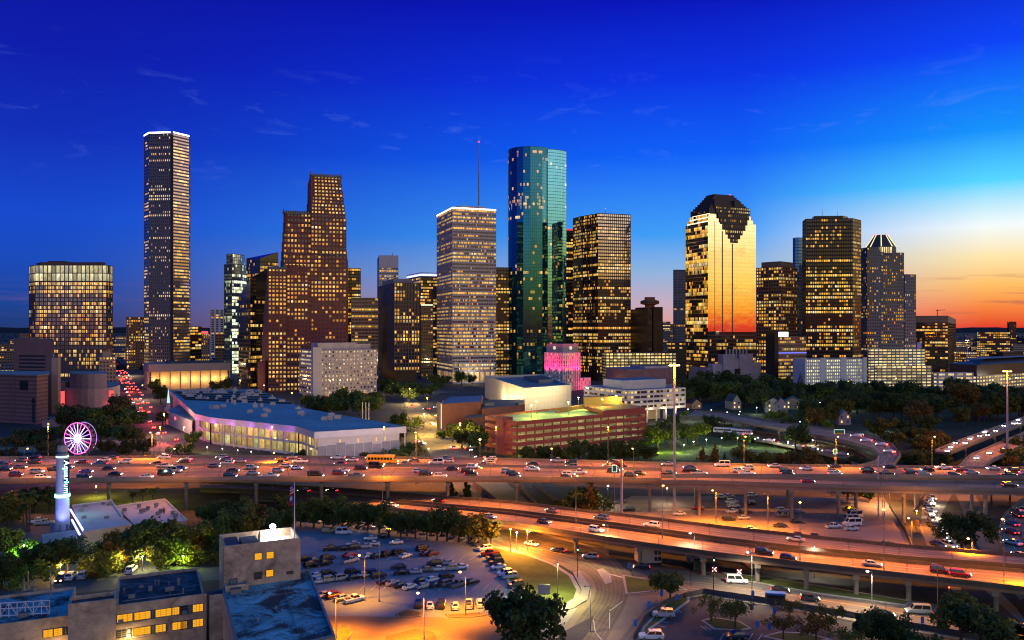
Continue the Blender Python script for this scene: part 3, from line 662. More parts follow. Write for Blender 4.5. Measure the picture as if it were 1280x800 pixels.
# 13 dark octagonal tower
p, l = side([(1003, 872), (1007, 851), (1066, 846), (1076.5, 862), (1074, 905), (1008, 905)])
W13 = glass('pane_dark_octagon', .42, 1.35, tint=(.01, .006, .006), seed=93, run=.4, floorvar=.7, mull=.12)
W13b = glass('pane_octagon_bevel', .45, 1.2, tint=(.75, .5, .3), metal=.9, rough=.05, seed=94, run=.5, floorvar=.5, mull=.06)
r = tower('octagonal_tower', 'dark bronze octagonal tower speckled with yellow windows', p, l, 0, ZA(273, 848), 3.9, .55, 2.3, .55, .25, surf('octagon_bronze', (.014, .009, .009), .45, .1, .4), [W13b, W13, W13b, W13, W13, W13b])
q = [(x * .62 + 12, y * .6 + 4) for x, y in p]; rbox(r, q, ZA(273, 848) - 1, ZA(267.5, 848), F_blk, 'penthouse')
for x, y in ((20, -5), (36, -5)): mast(r, x, y, ZA(268, 848), ZA(258, 848), .22, beacon=False)
small('slab_tower', 'faint mauve slab tower between octagonal tower and pyramid-topped tower', 1074, 1075, 1086, 1120, 342, 4, .5, 3, 1.2, F_lav, G3, beta=6)
# 14 grey-blue tower with lit pyramid crown
Y0 = 905
o = XY(1084, Y0)
r = thing('pyramid_top_tower', 'grey-blue stepped tower crowned by a floodlit cut-off pyramid', 'skyscraper', (*o[:2], 0))
W14 = glass('pane_blue_grid', .36, 1.0, seed=95, tint=(.05, .06, .07), run=.3, floorvar=.5)
def blk(pa, pb, Ya, Yb, dep, top, nm):
    A, B_ = XY(pa, Ya) - o, XY(pb, Yb) - o; e = (B_ - A).normalized(); nn = Vector((-e.y, e.x, 0))
    q = [A, B_, B_ + nn * dep, A + nn * dep]; P = [(v_.x, v_.y) for v_ in q]
    facade(r, P, 0, ZA(top, Y0), 3.7, .5, 2.6, 1.1, .35, F_bluegrey, W14, name=nm + '_facade'); return P
Pc = blk(1084, 1101, Y0, Y0 + 2, 40, 309, 'core'); blk(1101.5, 1130, Y0 + 2, Y0 + 8, 38, 315, 'wing'); blk(1131, 1145, Y0 + 9, Y0 + 14, 34, 342, 'low_wing')
cyy = 17.; cxx = (XY(1101, Y0 + cyy) - o).x
oc = [(cxx + 16 * math.cos(rad(22.5 + 45 * i)), cyy + 16 * math.sin(rad(22.5 + 45 * i))) for i in range(8)]
zc0, zc1, zc2 = ZA(316, Y0) , ZA(307.5, Y0), ZA(292, Y0)
facade(r, oc, zc0 - 1, zc1, 7, .85, 2.4, .7, .6, F_bluegrey, glass('pane_crown_lit', full=False, lit=1., s=1.1, seed=96, floorvar=0, run=0, pal=[(0, (1, .75, .3)), (1, (1, .85, .5))]), roof=False, name='crown_drum', bname='crown_window_band')
oc2 = [(cxx + 7 * math.cos(rad(22.5 + 45 * i)), cyy + 7 * math.sin(rad(22.5 + 45 * i))) for i in range(8)]
mb = MB(); mb.prism(oc, zc1, zc2, poly2=oc2); mb.build('pyramid_roof', surf('pyramid_slate', (.05, .06, .07), .5, .1, .3), r)
for i in range(8):
    a_, b_ = Vector((*oc[i], zc1)), Vector((*oc2[i], zc2)); mb = MB(); mb.tube(a_, b_, .55, .4, 5); mb.build('lit_rib', emi('rib_gold', (1, .75, .32), 1.8), r)
for i in (0, 3, 6): mb = MB(); mb.box(oc2[i][0] - .4, oc2[i][0] + .4, oc2[i][1] - .4, oc2[i][1] + .4, zc2, zc2 + 1.3); mb.build('beacon', E_red, r)
# 15 dark ribbon office far right
p, l = boxpx(1143, 1185, 1195, 1000, 60)
r = tower('office_block', 'dark office with yellow ribbon windows and rooftop crane at skyline right end', p, l, 0, ZA(403, 1000), 3.9, .55, 3, .15, .15, F_dkbr, G4, roof=False)
rbox(r, p, ZA(403, 1000), ZA(394.5, 1000), F_tan, 'blank_top')
mb = MB(); mb.tube((-8, 10, ZA(395, 1000)), (-8, 10, ZA(386.5, 1000)), .5, .4, 6); mb.tube((-10, 10, ZA(388, 1000)), (2, 10, ZA(387, 1000)), .4, .3, 5); mb.build('crane', M_dark, r)
small('distant_tower', 'lone dark tower on the sunset horizon', 1259, 1261, 1270.5, 2500, 402, 4, .5, 4, 1, F_blk, G3, beta=8)
small('office_block', 'wide lit office low under the sunset horizon', 1221, 1223, 1263, 1450, 415, 4, .55, 4, .5, F_dkbr, G2, beta=4)
p, l = boxpx(957, 969, 1008, 800, 18)
r = tower('tan_office', 'tan mid-rise with a blue light band in front of the dark octagonal tower', p, l, 0, ZA(421, 800), 3.7, .55, 2.6, .25, .2, F_tan, [G4, glass('pane_tan_mid', .4, .9, seed=97, tint=(.25, .17, .12), metal=.5, run=.4), G4, G4])
strip(r, p, [1], ZA(442, 800), ZA(440.6, 800), emi('blue_band', (.2, .2, 1), 1.3), name='blue_light_band')
rbox(r, rectsub(p, -.02, .1, -.02, .9), 0, ZA(414.5, 800), F_blk, 'stair_core')
rs = MB(); rs.prism(rectsub(p, .18, .48, .2, .24), ZA(421, 800) - .2, ZA(415, 800)); tag(obj('rooftop_sign', rs.mesh('rooftop_sign', [emi('sign_white', (.9, 1, .95), 2.5)]), None, l), 'bright white rooftop sign on the tan mid-rise', 'sign')
r_ = MB(); q = XY(1147, 995)

# ------------------------------------------------------------------ mid distance blocks
# white car park with lit decks
p, l = boxpx(991, 1008, 1083, 768, 14)
r = tower('parking_garage', 'white multi-storey car park with bright lit open decks before the trees', p, l, 0, ZA(449, 768), 3.3, .55, 2.2, .25, .6, surf('garage_white', (.5, .52, .55), .8, .1, .2), G6, cat='parking garage', styles=['blank', 'grid', 'blank', 'blank'])
for u0, u1 in ((-.03, .0), (.22, .32), (.56, .66), (.94, 1.0)): rbox(r, rectsub(p, u0, u1, -.03, .03), 0, ZA(447.5, 768), MATS['garage_white'], 'stair_tower')
r, p = small('parking_garage', 'long upper car park with blue-lit roof deck below the pyramid tower', 1085, 1087.5, 1157, 850, 436, 3.2, .5, 5, .4, F_bluegrey, G5, beta=6, cat='parking garage')
pent(r, p, .85, .93, .1, .4, ZA(436, 850) - .3, ZA(428, 850), surf('violet_panel', (.3, .22, .5), .6, .1, .4))
small('parking_garage', 'lower lit car park stepping in front of the long upper one', 1093, 1096, 1165, 800, 457, 3.2, .5, 5, .4, F_beige, G5, beta=4, cat='parking garage')
small('parking_garage', 'pale low car park beside the arena with lit decks', 1166, 1172, 1217, 745, 466, 3.2, .5, 9, 3, F_pale, G5, beta=8, cat='parking garage')
p, l = boxpx(1187, 1221, 1330, 760, 35)
r = thing('arena', 'wide low arena with slate-blue roof and lit car park decks at its foot', 'arena', l)
facade(r, p, 0, ZA(470, 760), 3.3, .5, 6, 1, .5, F_beige, G5, roof=False, name='lower_facade')
rbox(r, p, ZA(470, 760), ZA(456, 760), F_dkbr, 'wall')
q = inset(p, -1.5); q2 = inset(p, 22); mb = MB(); mb.prism(q, ZA(456, 760), ZA(449, 760), poly2=q2); mb.build('roof', surf('slate_blue_roof', (.07, .1, .16), .6, .1, .05), r)
# lit band garage mid
p, l = boxpx(752, 757, 846, 815, 6)
r = tower('parking_garage', 'wide car park with glowing yellow decks in front of the dark hotel', p, l, 0, ZA(441, 815), 3.1, .55, 4, .3, .5, F_dkbr, G5, cat='parking garage')
p, l = boxpx(833, 835, 858, 830, 5)
r = tower('low_office', 'dark low office with floodlight and white letters left of the golden skyscraper', p, l, 0, ZA(428, 830), 4, .4, 4, 1, .3, F_blk, G3, cat='office block')
# library: dull purple-red blocks
for pl, pc, pr, Y, t, col, lb in ((757, 783.5, 840, 660, 460, (.2, .1, .11), 'dull red windowless library block with blue roof'), ):
    p, l = boxpx(pl, pc, pr, Y, 22)
    r = thing('library', lb, 'library', l)
    rbox(r, p, 0, ZA(461.5, Y), surf('library_granite', (.19, .1, .11), .7, .15, .2), 'wall', surf('blue_roof', (.1, .16, .24), .7, .2, .05))
    rbox(r, rectsub(p, .45, .98, .1, .8), ZA(461.5, Y), ZA(458.5, Y), F_lav, 'plant_room')
    mb = MB(); mb.prism(rectsub(p, -.003, .99, -.012, .1), 10, 12.5); mb.build('ledge', F_lav, r)
# distant fill at left: low buildings seen between towers
p, l = boxpx(122, 124, 145, 800, 12)
r = tower('beige_office', 'small beige block with punched windows beside the red-lit avenue', p, l, 0, ZA(446, 800), 3.6, .45, 3, 1.4, .35, F_beige, G1, cat='office block')
rbox(r, rectsub(p, .2, .7, .2, .8), ZA(446, 800) - .3, ZA(439.5, 800), F_beige, 'plant_room')

# pale stone theatre hall with gold colonnade
p, l = boxpx(179, 186, 288, 770, 31)
HB = surf('hall_stone', (.36, .29, .26), .8, .1, .2)
r = thing('theatre_hall', 'flat-roofed stone hall with golden glowing colonnade', 'concert hall', l)
rbox(r, rectsub(p, 0, 1, 0, 1), ZA(465, 770), ZA(455.5, 770), HB, 'roof_slab', M_rooflt)
rbox(r, rectsub(p, .04, .98, .15, .95), 0, ZA(465, 770), surf('hall_inner_wall', (.42, .3, .18), .8, .15, .2), 'inner_wall')
for i in range(9):
    u = i / 8 * .985; mb = MB(); mb.prism(rectsub(p, u, u + .012, .0, .018), 0, ZA(465, 770)); mb.build('column', HB, r)
for i in range(5):
    v_ = i / 5 * .9 + .1; mb = MB(); mb.prism(rectsub(p, .0, .012, v_, v_ + .03), 0, ZA(465, 770)); mb.build('column', HB, r)
for i in range(8):
    q = Vector(rectsub(p, (i + .5) / 8, 1, .07, .1)[1]); lo = Vector((q.x + l[0], q.y + l[1], 9.0))
    point_light(lo, (1, .58, .2), 1150, .5, name='colonnade_light')
rbox(r, rectsub(p, .25, .95, .2, .8), ZA(455.5, 770), ZA(453.5, 770), M_roof, 'plant_deck')

# left foreground civic buildings
p, l = boxpx(15, 67, 76, 560, 60)
r = thing('slit_window_block', 'tall pinkish stone block with rows of dark window slits behind striped wall', 'civic building', l)
SB = surf('pink_stone', (.19, .115, .1), .8, .12, .2)
o = XY(15, 575); o2 = Vector((*XY(67, 560)[:2], 0))
A, B_ = XY(17, 572), XY(67, 560)
e = (B_ - A).normalized(); nn = Vector((-e.y, e.x, 0)); L = (B_ - A).length
pp = [((q - Vector(l)).x, (q - Vector(l)).y) for q in (A, B_, B_ * 1.05, A * 1.05)]
rbox(r, pp, 0, ZA(423.5, 565), SB, 'wall')
for k in range(6):
    y = 444 + k * 4.6
    q = [A + e * 5 - nn * .02, B_ - e * 7.5 - nn * .02, B_ - e * 7.5 + nn * .3, A + e * 5 + nn * .3]
    qq = [((v_ - Vector(l)).x, (v_ - Vector(l)).y) for v_ in q]
    mb = MB(); mb.prism(qq, ZA(y + 2.4, 565), ZA(y, 565), bot=True); mb.build('window_slit', G3, r)
rbox(r, [(x + (-4), y + 14) for x, y in [(2.5, -14), (7, -14), (1, 0), (-3, 0)]], 0, ZA(447, 560), F_beige, 'stair_tower')
p, l = boxpx(-40, 46, 62, 500, 65)
A, B_ = XY(-40, 520), XY(46, 498); C_ = XY(60, 512)
l = (*B_[:2], 0); f = lambda q: ((q - Vector(l)).x, (q - Vector(l)).y)
r = thing('striped_stone_hall', 'low pinkish hall with banded stone walls and one tall lit window', 'civic building', l)
ST = surf('banded_stone_a', (.19, .11, .1), .8, .12, .2); ST2 = surf('banded_stone_b', (.12, .07, .068), .8, .12, .2)
P = [f(A), f(B_), f(C_), f(C_ * 1.06), f(A * 1.06)]
mb = MB(); nb = 24; zt = ZA(470, 500)
for k in range(nb): mb.prism(P, zt * k / nb, zt * (k + 1) / nb, k % 2, top=(k == nb - 1), mtop=2)
mb.build('wall', [ST, ST2, M_rooflt], r)
P2 = inset(P, -.8); mb = MB(); mb.prism(P2, zt + .002, zt + .8, mtop=1, bot=True); mb.build('cornice', [F_bluegrey, M_rooflt], r)
e = (B_ - A).normalized(); nn = Vector((-e.y, e.x, 0))
def onwall(t0, t1, y0, y1, m_, nm, th=.25):
    q = [A.lerp(B_, t0) - nn * .12, A.lerp(B_, t1) - nn * .12, A.lerp(B_, t1) + nn * th, A.lerp(B_, t0) + nn * th]
    mb = MB(); mb.prism([f(v_) for v_ in q], ZA(y1, 500), ZA(y0, 500), bot=True); return mb.build(nm, m_, r)
onwall(.76, .88, 476, 488, F_blk, 'louvre_panel'); onwall(.935, .975, 505, 528, G1, 'tall_window')
q = A.lerp(B_, .955) - nn * .15; qq = f(q); mb = MB()
mb.tube((qq[0], qq[1], ZA(501, 500)), (qq[0] + nn.x * .4, qq[1] + nn.y * .4, ZA(501, 500)), 1.7, 1.7, 16); mb.build('round_window', F_blk, r)
for t in (.62, .66, .7): onwall(t, t + .008, 473, 530, ST2, 'pilaster')
# grey curved hall with red-lit foot
l = (*XY(87, 610)[:2], 0); pts = [(72, 622), (87, 612)] + [(87 + 47 * t / 6, 610 - 7 * math.sin(math.pi * t / 6)) for t in range(1, 7)] + [(148, 640), (146, 680), (74, 680)]
P = [f2 for f2 in [((XY(a, b) - Vector(l)).x, (XY(a, b) - Vector(l)).y) for a, b in pts]]
r = thing('curved_hall', 'low grey hall with rounded front and red-lit doorways', 'theatre', l)
rbox(r, P[1:8] + [((XY(133, 640) - Vector(l)).x, (XY(133, 640) - Vector(l)).y), ((XY(88, 640) - Vector(l)).x, (XY(88, 640) - Vector(l)).y)], 0, ZA(467, 608), surf('hall_grey', (.2, .19, .22), .8, .12, .2), 'upper_wall', M_rooflt)
rbox(r, inset(P, -1.2), 0, ZA(485, 610), surf('hall_lower', (.3, .25, .25), .8, .12, .2), 'lower_wall', M_rooflt)
for px in (73, 84.5, 134.5, 145.5):
    q = XY(px, 612 if px < 90 else 618) - Vector(l); mb = MB(); mb.box(q.x - 1.5, q.x + 2, q.y - 8.5, q.y - 7.5, .5, ZA(488, 612)); mb.build('lit_doorway', emi('doorway_red', (1, .12, .12), 1.1), r)
    point_light((q.x + l[0], q.y + l[1] - 11, 2.5), (1, .1, .15), 130, .5, name='doorway_light')
rbox(r, [(P[0][0] - 3, P[0][1] - 4), (P[0][0] + 8, P[0][1] - 4), (P[0][0] + 8, P[0][1] + 10), (P[0][0] - 3, P[0][1] + 10)], 0, ZA(478, 612), F_beige, 'side_pavilion', M_rooflt)

# white punched-window office
p, l = boxpx(374, 391.5, 471, 655, 33)
o2 = XY(391.5, 640)
r = thing('punched_window_office', 'pale lavender office block with small square windows and white stair tower', 'office block', l)
WP = glass('pane_punched', full=False, lit=.62, s=.95, seed=101, tint=(.02, .02, .025), run=.1, floorvar=.4, pal=[(0, (1, .55, .25)), (.5, (1, .75, .4)), (1, (1, .9, .6))], mull=.02)
zt = ZA(438, 655)
facade(r, p, 4, zt, 3.35, .42, 3.1, 1.75, .35, F_lav, WP, styles=['ribbon', 'grid', 'grid', 'grid'])
rbox(r, inset(p, 2.5), 0, 4, surf('lobby_wall', (.5, .3, .12), .7, .2, .3), 'lobby')
rbox(r, rectsub(p, -.005, .13, -.02, .12), 0, zt + 2.5, surf('white_stair', (.42, .38, .4), .8, .08, .2), 'stair_tower')
pent(r, p, .1, .7, .15, .6, zt - .3, ZA(428.5, 665), F_lav); pent(r, p, .6, .95, .2, .8, zt - .3, ZA(430, 675), F_lav, 'plant_room')
for i in range(6):
    q = Vector(rectsub(p, .25 + i * .14, 1, -.06, .1)[1]); point_light((q.x + l[0], q.y + l[1], 3.), (1, .5, .15), 150, .3, name='lobby_light')

# pink city hall
p, l = boxpx(681, 703.5, 725, 760, 40)
CS = surf('limestone', (.5, .47, .44), .8, .06, .3)
WC = glass('pane_city_hall', full=False, lit=.55, s=1.0, seed=103, tint=(.03, .03, .03), run=.2, pal=[(0, (1, .6, .2)), (1, (1, .9, .4))])
r = thing('city_hall', 'stone city hall tower floodlit pink with two clock faces', 'city hall', l)
zt = ZA(441, 760)
facade(r, p, 0, zt, 3.6, .5, 2.9, 1.5, .4, CS, WC, proud=.5)
q = inset(p, 1.2); rbox(r, q, zt, ZA(430, 760), surf('grey_stone', (.32, .28, .3), .8, .06, .3), 'attic')
for face in (0, 1):
    u, v_ = ((.5, -.0), (0, .5))[face]
    c0 = Vector(q[1]).lerp(Vector(q[2] if face == 0 else q[0]), .5); d = (Vector(q[2] if face == 0 else q[0]) - Vector(q[1])).normalized(); nn2 = Vector((d.y, -d.x)) if face == 0 else Vector((-d.y, d.x))
    zc = ZA(435, 760); mb = MB(); mb.tube((c0.x - nn2.x * .2, c0.y - nn2.y * .2, zc), (c0.x + nn2.x * .35, c0.y + nn2.y * .35, zc), 1.75, 1.75, 20); co = mb.build('clock', emi('clock_face', (1, .85, .6), .9), r)
    mb = MB(); c1 = c0 + nn2 * .45
    mb.tube((c1.x, c1.y, zc), (c1.x, c1.y, zc + 1.3), .12, .1, 4); mb.tube((c1.x, c1.y, zc), (c1.x + d.x * .8, c1.y + d.y * .8, zc - .4), .12, .1, 4); mb.build('clock_hand', M_dark, co)
pw = rectsub(p, 1.0, 1.75, .1, .9); facade(r, pw, 0, ZA(474, 760), 3.6, .5, 2.9, 1.5, .4, CS, WC, proud=.3, name='side_wing')
pw = rectsub(p, -.02, .98, 1.0, 1.6); facade(r, pw, 0, ZA(470, 760), 3.6, .5, 2.9, 1.5, .4, CS, WC, proud=.3, name='side_wing')
C_ = Vector((l[0], l[1]))
Lq, Cq, Rq, Bq = [Vector(v_) for v_ in p]
for t in (.15, .5, .85):
    for (a_, b_) in ((Cq, Lq), (Cq, Rq)):
        d = (b_ - a_).normalized(); nn2 = Vector((d.y, -d.x)) if b_ is Rq else Vector((-d.y, d.x))
        q = a_.lerp(b_, t) + nn2 * 6 + C_; aim = a_.lerp(b_, t) + C_
        point_light((q.x, q.y, 14.), (1, .02, .16), 13000, .6, spot=80, aim=(aim.x, aim.y, 40.), name='pink_floodlight')
q = Vector(pw[1]) + C_
point_light((l[0] + 30, l[1] + 8, 4), (1, .02, .16), 5000, .6, name='pink_floodlight')

# cream lit theatre cube
pts = [(606, 690), (655, 548), (714, 580), (677, 712)]
p, l = side(pts); zt = ZA(485, 548)
r = thing('cream_theatre', 'windowless cream theatre box floodlit warm from below', 'theatre', l)
CT = surf('cream_panel', (.52, .46, .36), .8, .05, .1)
mb = MB(); q = inset(p, 1.5); n = 4
for i in range(n):
    j = (i + 1) % n; mb.face([(*p[i], 0), (*p[j], 0), (*p[j], zt), (*p[i], zt)])
    mb.face([(*p[i], zt), (*p[j], zt), (*q[j], zt), (*q[i], zt)]); mb.face([(*q[i], zt), (*q[j], zt), (*q[j], zt - 3), (*q[i], zt - 3)])
mb.build('wall', CT, r)
mb = MB(); mb.face([(*v_, zt - 2) for v_ in q]); mb.build('roof', M_rooflt, r)
mb = MB()   # panel joints on the front wall
a_, b_ = Vector(p[1]), Vector(p[2]); e = (b_ - a_).normalized(); nn2 = Vector((e.y, -e.x)); Lw = (b_ - a_).length
for i in range(1, 12):
    c_ = a_ + e * Lw * i / 12; mb.prism([tuple(c_ - e * .05 + nn2 * .03), tuple(c_ + e * .05 + nn2 * .03), tuple(c_ + e * .05 - nn2 * .05), tuple(c_ - e * .05 - nn2 * .05)], 1, zt - .4)
for k in range(1, 5):
    mb.prism([tuple(a_ + nn2 * .032), tuple(b_ + nn2 * .032), tuple(b_ - nn2 * .05), tuple(a_ - nn2 * .05)], zt * k / 5, zt * k / 5 + .1)
mb.build('panel_joint', surf('joint_grey', (.34, .3, .25), .8, .05, .2), r)
rbox(r, [(v_[0] * .35 + p[1][0] * .35 + 22, v_[1] * .35 + p[1][1] * .35 + 30) for v_ in p], zt - 2.1, zt + .8, M_rooflt, 'plant_room')
a0, a1 = Vector(p[0]), Vector(p[1])
for t in (.55, .72, .86, .96):
    q = a0.lerp(a1, t) + Vector((l[0] - 7, l[1] - 2)); point_light((q.x, q.y, 4), (1, .74, .32), 7500 * (.5 + t * .8), .6, name='theatre_floodlight')
for t in (.15, .5, .85):
    q = Vector(p[1]).lerp(Vector(p[2]), t) + Vector((l[0] + 3, l[1] - 16)); point_light((q.x, q.y, 18), (1, .8, .45), 4200, .6, name='theatre_floodlight')

# brick theatre in front of it
def px_block(root, pts, z, mf, nm, mtop=None, z0=0, o=None):
    P = [((XY(a, b) - o).x, (XY(a, b) - o).y) for a, b in pts]; return rbox(root, P, z0, z, mf, nm, mtop)
BR = surf('dark_brick', (.19, .075, .06), .85, .15, .25)
BR2 = surf('red_brick', (.26, .06, .055), .85, .15, .25)
o = Vector((*XY(552, 470)[:2], 0))
r = thing('brick_theatre', 'dark red brick theatre with flat blue roof and glass corner tower', 'theatre', o)
z_ = ZA(505, 470)
BRF = surf('blue_roof', (.1, .16, .24), .7, .2, .05)
px_block(r, [(552, 470), (601, 486), (604, 530), (562, 520)], z_, BR, 'main_wall', BRF, o=o)
px_block(r, [(546, 478), (551.8, 470), (555, 490), (549, 492)], z_ + .6, F_beige, 'corner_tower', o=o)
px_block(r, [(551.0, 469.4), (552.4, 469.2), (552.6, 472), (551.4, 472)], z_ + .2, emi('corner_glow', (1, .8, .35), 1.0), 'glazed_corner', o=o, z0=1)
px_block(r, [(602, 480), (656, 505), (656, 545), (606, 540)], 11.5, BR, 'rear_wing', M_roof, o=o)
px_block(r, [(581, 462), (604, 468), (605, 484), (583, 476)], 8, BR, 'low_wing', M_roof, o=o)
px_block(r, [(648, 506), (655, 508), (655, 520), (648, 518)], 12.5, surf('lit_tan', (.4, .3, .16), .8, .1, .3), 'stair_block', o=o)
px_block(r, [(606, 496), (618, 500), (618, 506), (606, 502)], 13.6, F_bluegrey, 'roof_unit', o=o, z0=11.3)
q = XY(630, 470); point_light((q.x, q.y, 24), (1, .7, .4), 1400, .5, name='roof_flood')

# white four-storey office on stilts
p, l = boxpx(730, 784, 857, 500, 30)
r = thing('stilted_office', 'white four-storey office with ribbon windows raised on stilts', 'office block', l)
WO = glass('pane_white_office', full=False, lit=.45, s=.95, seed=105, tint=(.05, .05, .06), metal=.2, sub=2, mull=.06, run=.3, floorvar=.4, pal=[(0, (1, .5, .15)), (.5, (1, .72, .3)), (1, (1, .9, .5))])
WH = surf('white_concrete', (.5, .46, .48), .8, .07, .2)
zt, zb = ZA(488, 500), ZA(514, 500)
facade(r, p, zb, zt, 3.3, .5, 5.5, .5, .5, WH, WO, mroof=BRF)
mb = MB(); mb.face([(*v_, zb) for v_ in reversed(p)]); mb.build('soffit', WH, r)
for i in range(6):
    for j in range(4):
        q = rectsub(p, i / 6 * .985, i / 6 * .985 + .014, j / 4 * .98, j / 4 * .98 + .02); 
        if i in (0, 5) or j == 0: mb = MB(); mb.prism(q, 0, zb); mb.build('stilt', WH, r)
rbox(r, rectsub(p, .2, .8, .3, .8), 0, zb, surf('lobby_glow_wall', (.4, .32, .2), .7, .1, .3), 'lobby')
rbox(r, rectsub(p, .12, .86, .25, .7), zt - .4, ZA(475.5, 515), surf('pent_white', (.42, .42, .46), .8, .07, .2), 'penthouse', BRF)
for i in range(4):
    q = Vector(rectsub(p, .15 + .23 * i, 1, -.03, .1)[1]); point_light((q.x + l[0], q.y + l[1], zb - 1), (1, .7, .35), 420, .3, name='stilt_light')

# red multi-storey car park in front
P4 = [XY(606, 392), XY(646, 368), XY(808, 418), XY(770, 470)]
o = P4[1]; p = [((q - o).x, (q - o).y) for q in P4]
r = thing('brick_garage', 'red brick multi-storey car park with sloping lit decks and green-lit roof', 'parking garage', (*o[:2], 0))
zt = ZA(529, 368); nl = 5; fh = zt / nl
inn = inset(p, .5); core = inset(p, 9)
GI = surf('garage_interior', (.4, .38, .3), .8, .1, .2)
GD = surf('roof_deck_concrete', (.26, .27, .22), .8, .2, .1)
for k in range(nl):
    mb = MB(); z0_ = fh * (k + 1)
    for i in range(4):
        j = (i + 1) % 4; a_, b_, ai, bi = p[i], p[j], inn[i], inn[j]
        mb.face([(*a_, z0_ - 1.05), (*b_, z0_ - 1.05), (*b_, z0_ + .75), (*a_, z0_ + .75)]); mb.face([(*b_, z0_ + .75), (*bi, z0_ + .75), (*ai, z0_ + .75), (*a_, z0_ + .75)])
        mb.face([(*bi, z0_ - 1.05), (*ai, z0_ - 1.05), (*ai, z0_ + .75), (*bi, z0_ + .75)]); mb.face([(*ai, z0_ - 1.05), (*bi, z0_ - 1.05), (*b_, z0_ - 1.05), (*a_, z0_ - 1.05)])
    mb.build('spandrel', BR2, r)
    mb = MB(); mb.prism(inn, z0_ - .45, z0_ - .15, bot=True); mb.build('deck', GD if k == nl - 1 else GI, r)
    if k < 5:
        mb = MB()
        for t in range(14):
            a_ = Vector(inn[1]).lerp(Vector(inn[2]), (t + .5) / 14) + Vector((-.2, 3.2)); mb.box(a_.x - .7, a_.x + .7, a_.y, a_.y + .2, z0_ - .62, z0_ - .5)
        for t in range(4):
            a_ = Vector(inn[0]).lerp(Vector(inn[1]), (t + .5) / 4) + Vector((2.5, 2)); mb.box(a_.x - .1, a_.x + .1, a_.y - .7, a_.y + .7, z0_ - .62, z0_ - .5)
        q = mb.build('ceiling_light', emi('deck_tube', (1, .86, .5), 40.), r)
mb = MB(); mb.prism(core, 0, zt - .4, top=False); mb.build('core_wall', GI, r)
for k in range(nl):
    for t in (.04, .2, .36, .52, .68, .84, .97):
        a_ = Vector(inn[1]).lerp(Vector(inn[2]), t) + Vector((-1.2, 4.5)); point_light((a_.x, a_.y, fh * (k + 1) - .9), (1, .82, .42), 120, .3, r, name='deck_light')
    for t in (.2, .8):
        a_ = Vector(inn[0]).lerp(Vector(inn[1]), t) + Vector((4, 2)); point_light((a_.x, a_.y, fh * (k + 1) - .9), (1, .6, .2), 130, .3, r, name='deck_light')
for i, m_ in ((0, 6), (1, 16)):
    for t in range(m_ + 1):
        a_ = Vector(inn[i]).lerp(Vector(inn[i + 1]), t / m_) ; mb = MB(); mb.box(a_.x - .3, a_.x + .3, a_.y - .05, a_.y + .55, 0, zt - .5); mb.build('pier', BR2, r)
mb = MB(); q = [Vector(p[0]).lerp(Vector(p[1]), .38), Vector(p[0]).lerp(Vector(p[1]), .62)]; mb.prism([(q[0].x - .3, q[0].y - .2), (q[1].x - .3, q[1].y - .2), (q[1].x + 4, q[1].y + 3), (q[0].x + 4, q[0].y + 3)], 0, zt + 1.5); mb.build('stair_tower', BR2, r)
mb = MB(); a_, b_ = Vector(p[1]).lerp(Vector(p[2]), .64), Vector(p[1]).lerp(Vector(p[2]), .99); dd = Vector((-8, 24)); mb.prism([tuple(a_), tuple(b_), tuple(b_ + dd), tuple(a_ + dd)], zt + .8, zt + 2.4, bot=True); mb.build('raised_deck', [BR2], r)
mb = MB(); a_, b_ = Vector(p[0]).lerp(Vector(p[3]), .3), Vector(p[0]).lerp(Vector(p[3]), .6); mb.prism([tuple(a_ + Vector((14, -2))), tuple(b_ + Vector((8, -2))), tuple(b_ + Vector((8, 0))), tuple(a_ + Vector((14, 0)))], zt - .2, zt + 2); mb.build('ramp_wall', BR, r)
mb = MB(); q = XY(755, 446) - o; mb.box(q.x - 11, q.x + 10, q.y, q.y + 6, zt, zt + 5.5); mb.build('lift_lobby', surf('lift_lobby_tan', (.3, .15, .09), .8, .1, .2), r)
garage = dict(p=p, o=o, z=zt)
for (t, s), wh in zip(((.18, .35), (.45, .35), (.72, .35), (.9, .6), (.3, .75), (.62, .75)), ('near its sharp front corner', 'midway along its street edge', 'before the raised deck', 'beside the tan lift lobby', 'toward the back by the ramp wall', 'at the back behind the raised deck')):
    a_ = Vector(p[1]).lerp(Vector(p[2]), t); b_ = Vector(p[0]).lerp(Vector(p[3]), t); q = a_.lerp(b_, s)
    lp = thing('roof_lamp', 'lamp post on the green-lit garage roof ' + wh, 'lamp post', (q.x + o.x, q.y + o.y, zt - .15), 0, 'lamp posts on the garage roof')
    mb = MB(); mb.tube((0, 0, 0), (0, 0, 6.5), .1, .07, 6); mb.build('pole', M_steel, lp)
    mb = MB(); mb.box(-.5, .5, -.15, .15, 6.5, 6.7); mb.build('lamp_head', emi('lamp_green', (.85, 1, .45), 10), lp)
    point_light((0, 0, 6.2), (.85, 1, .1), 3400, .3, lp)

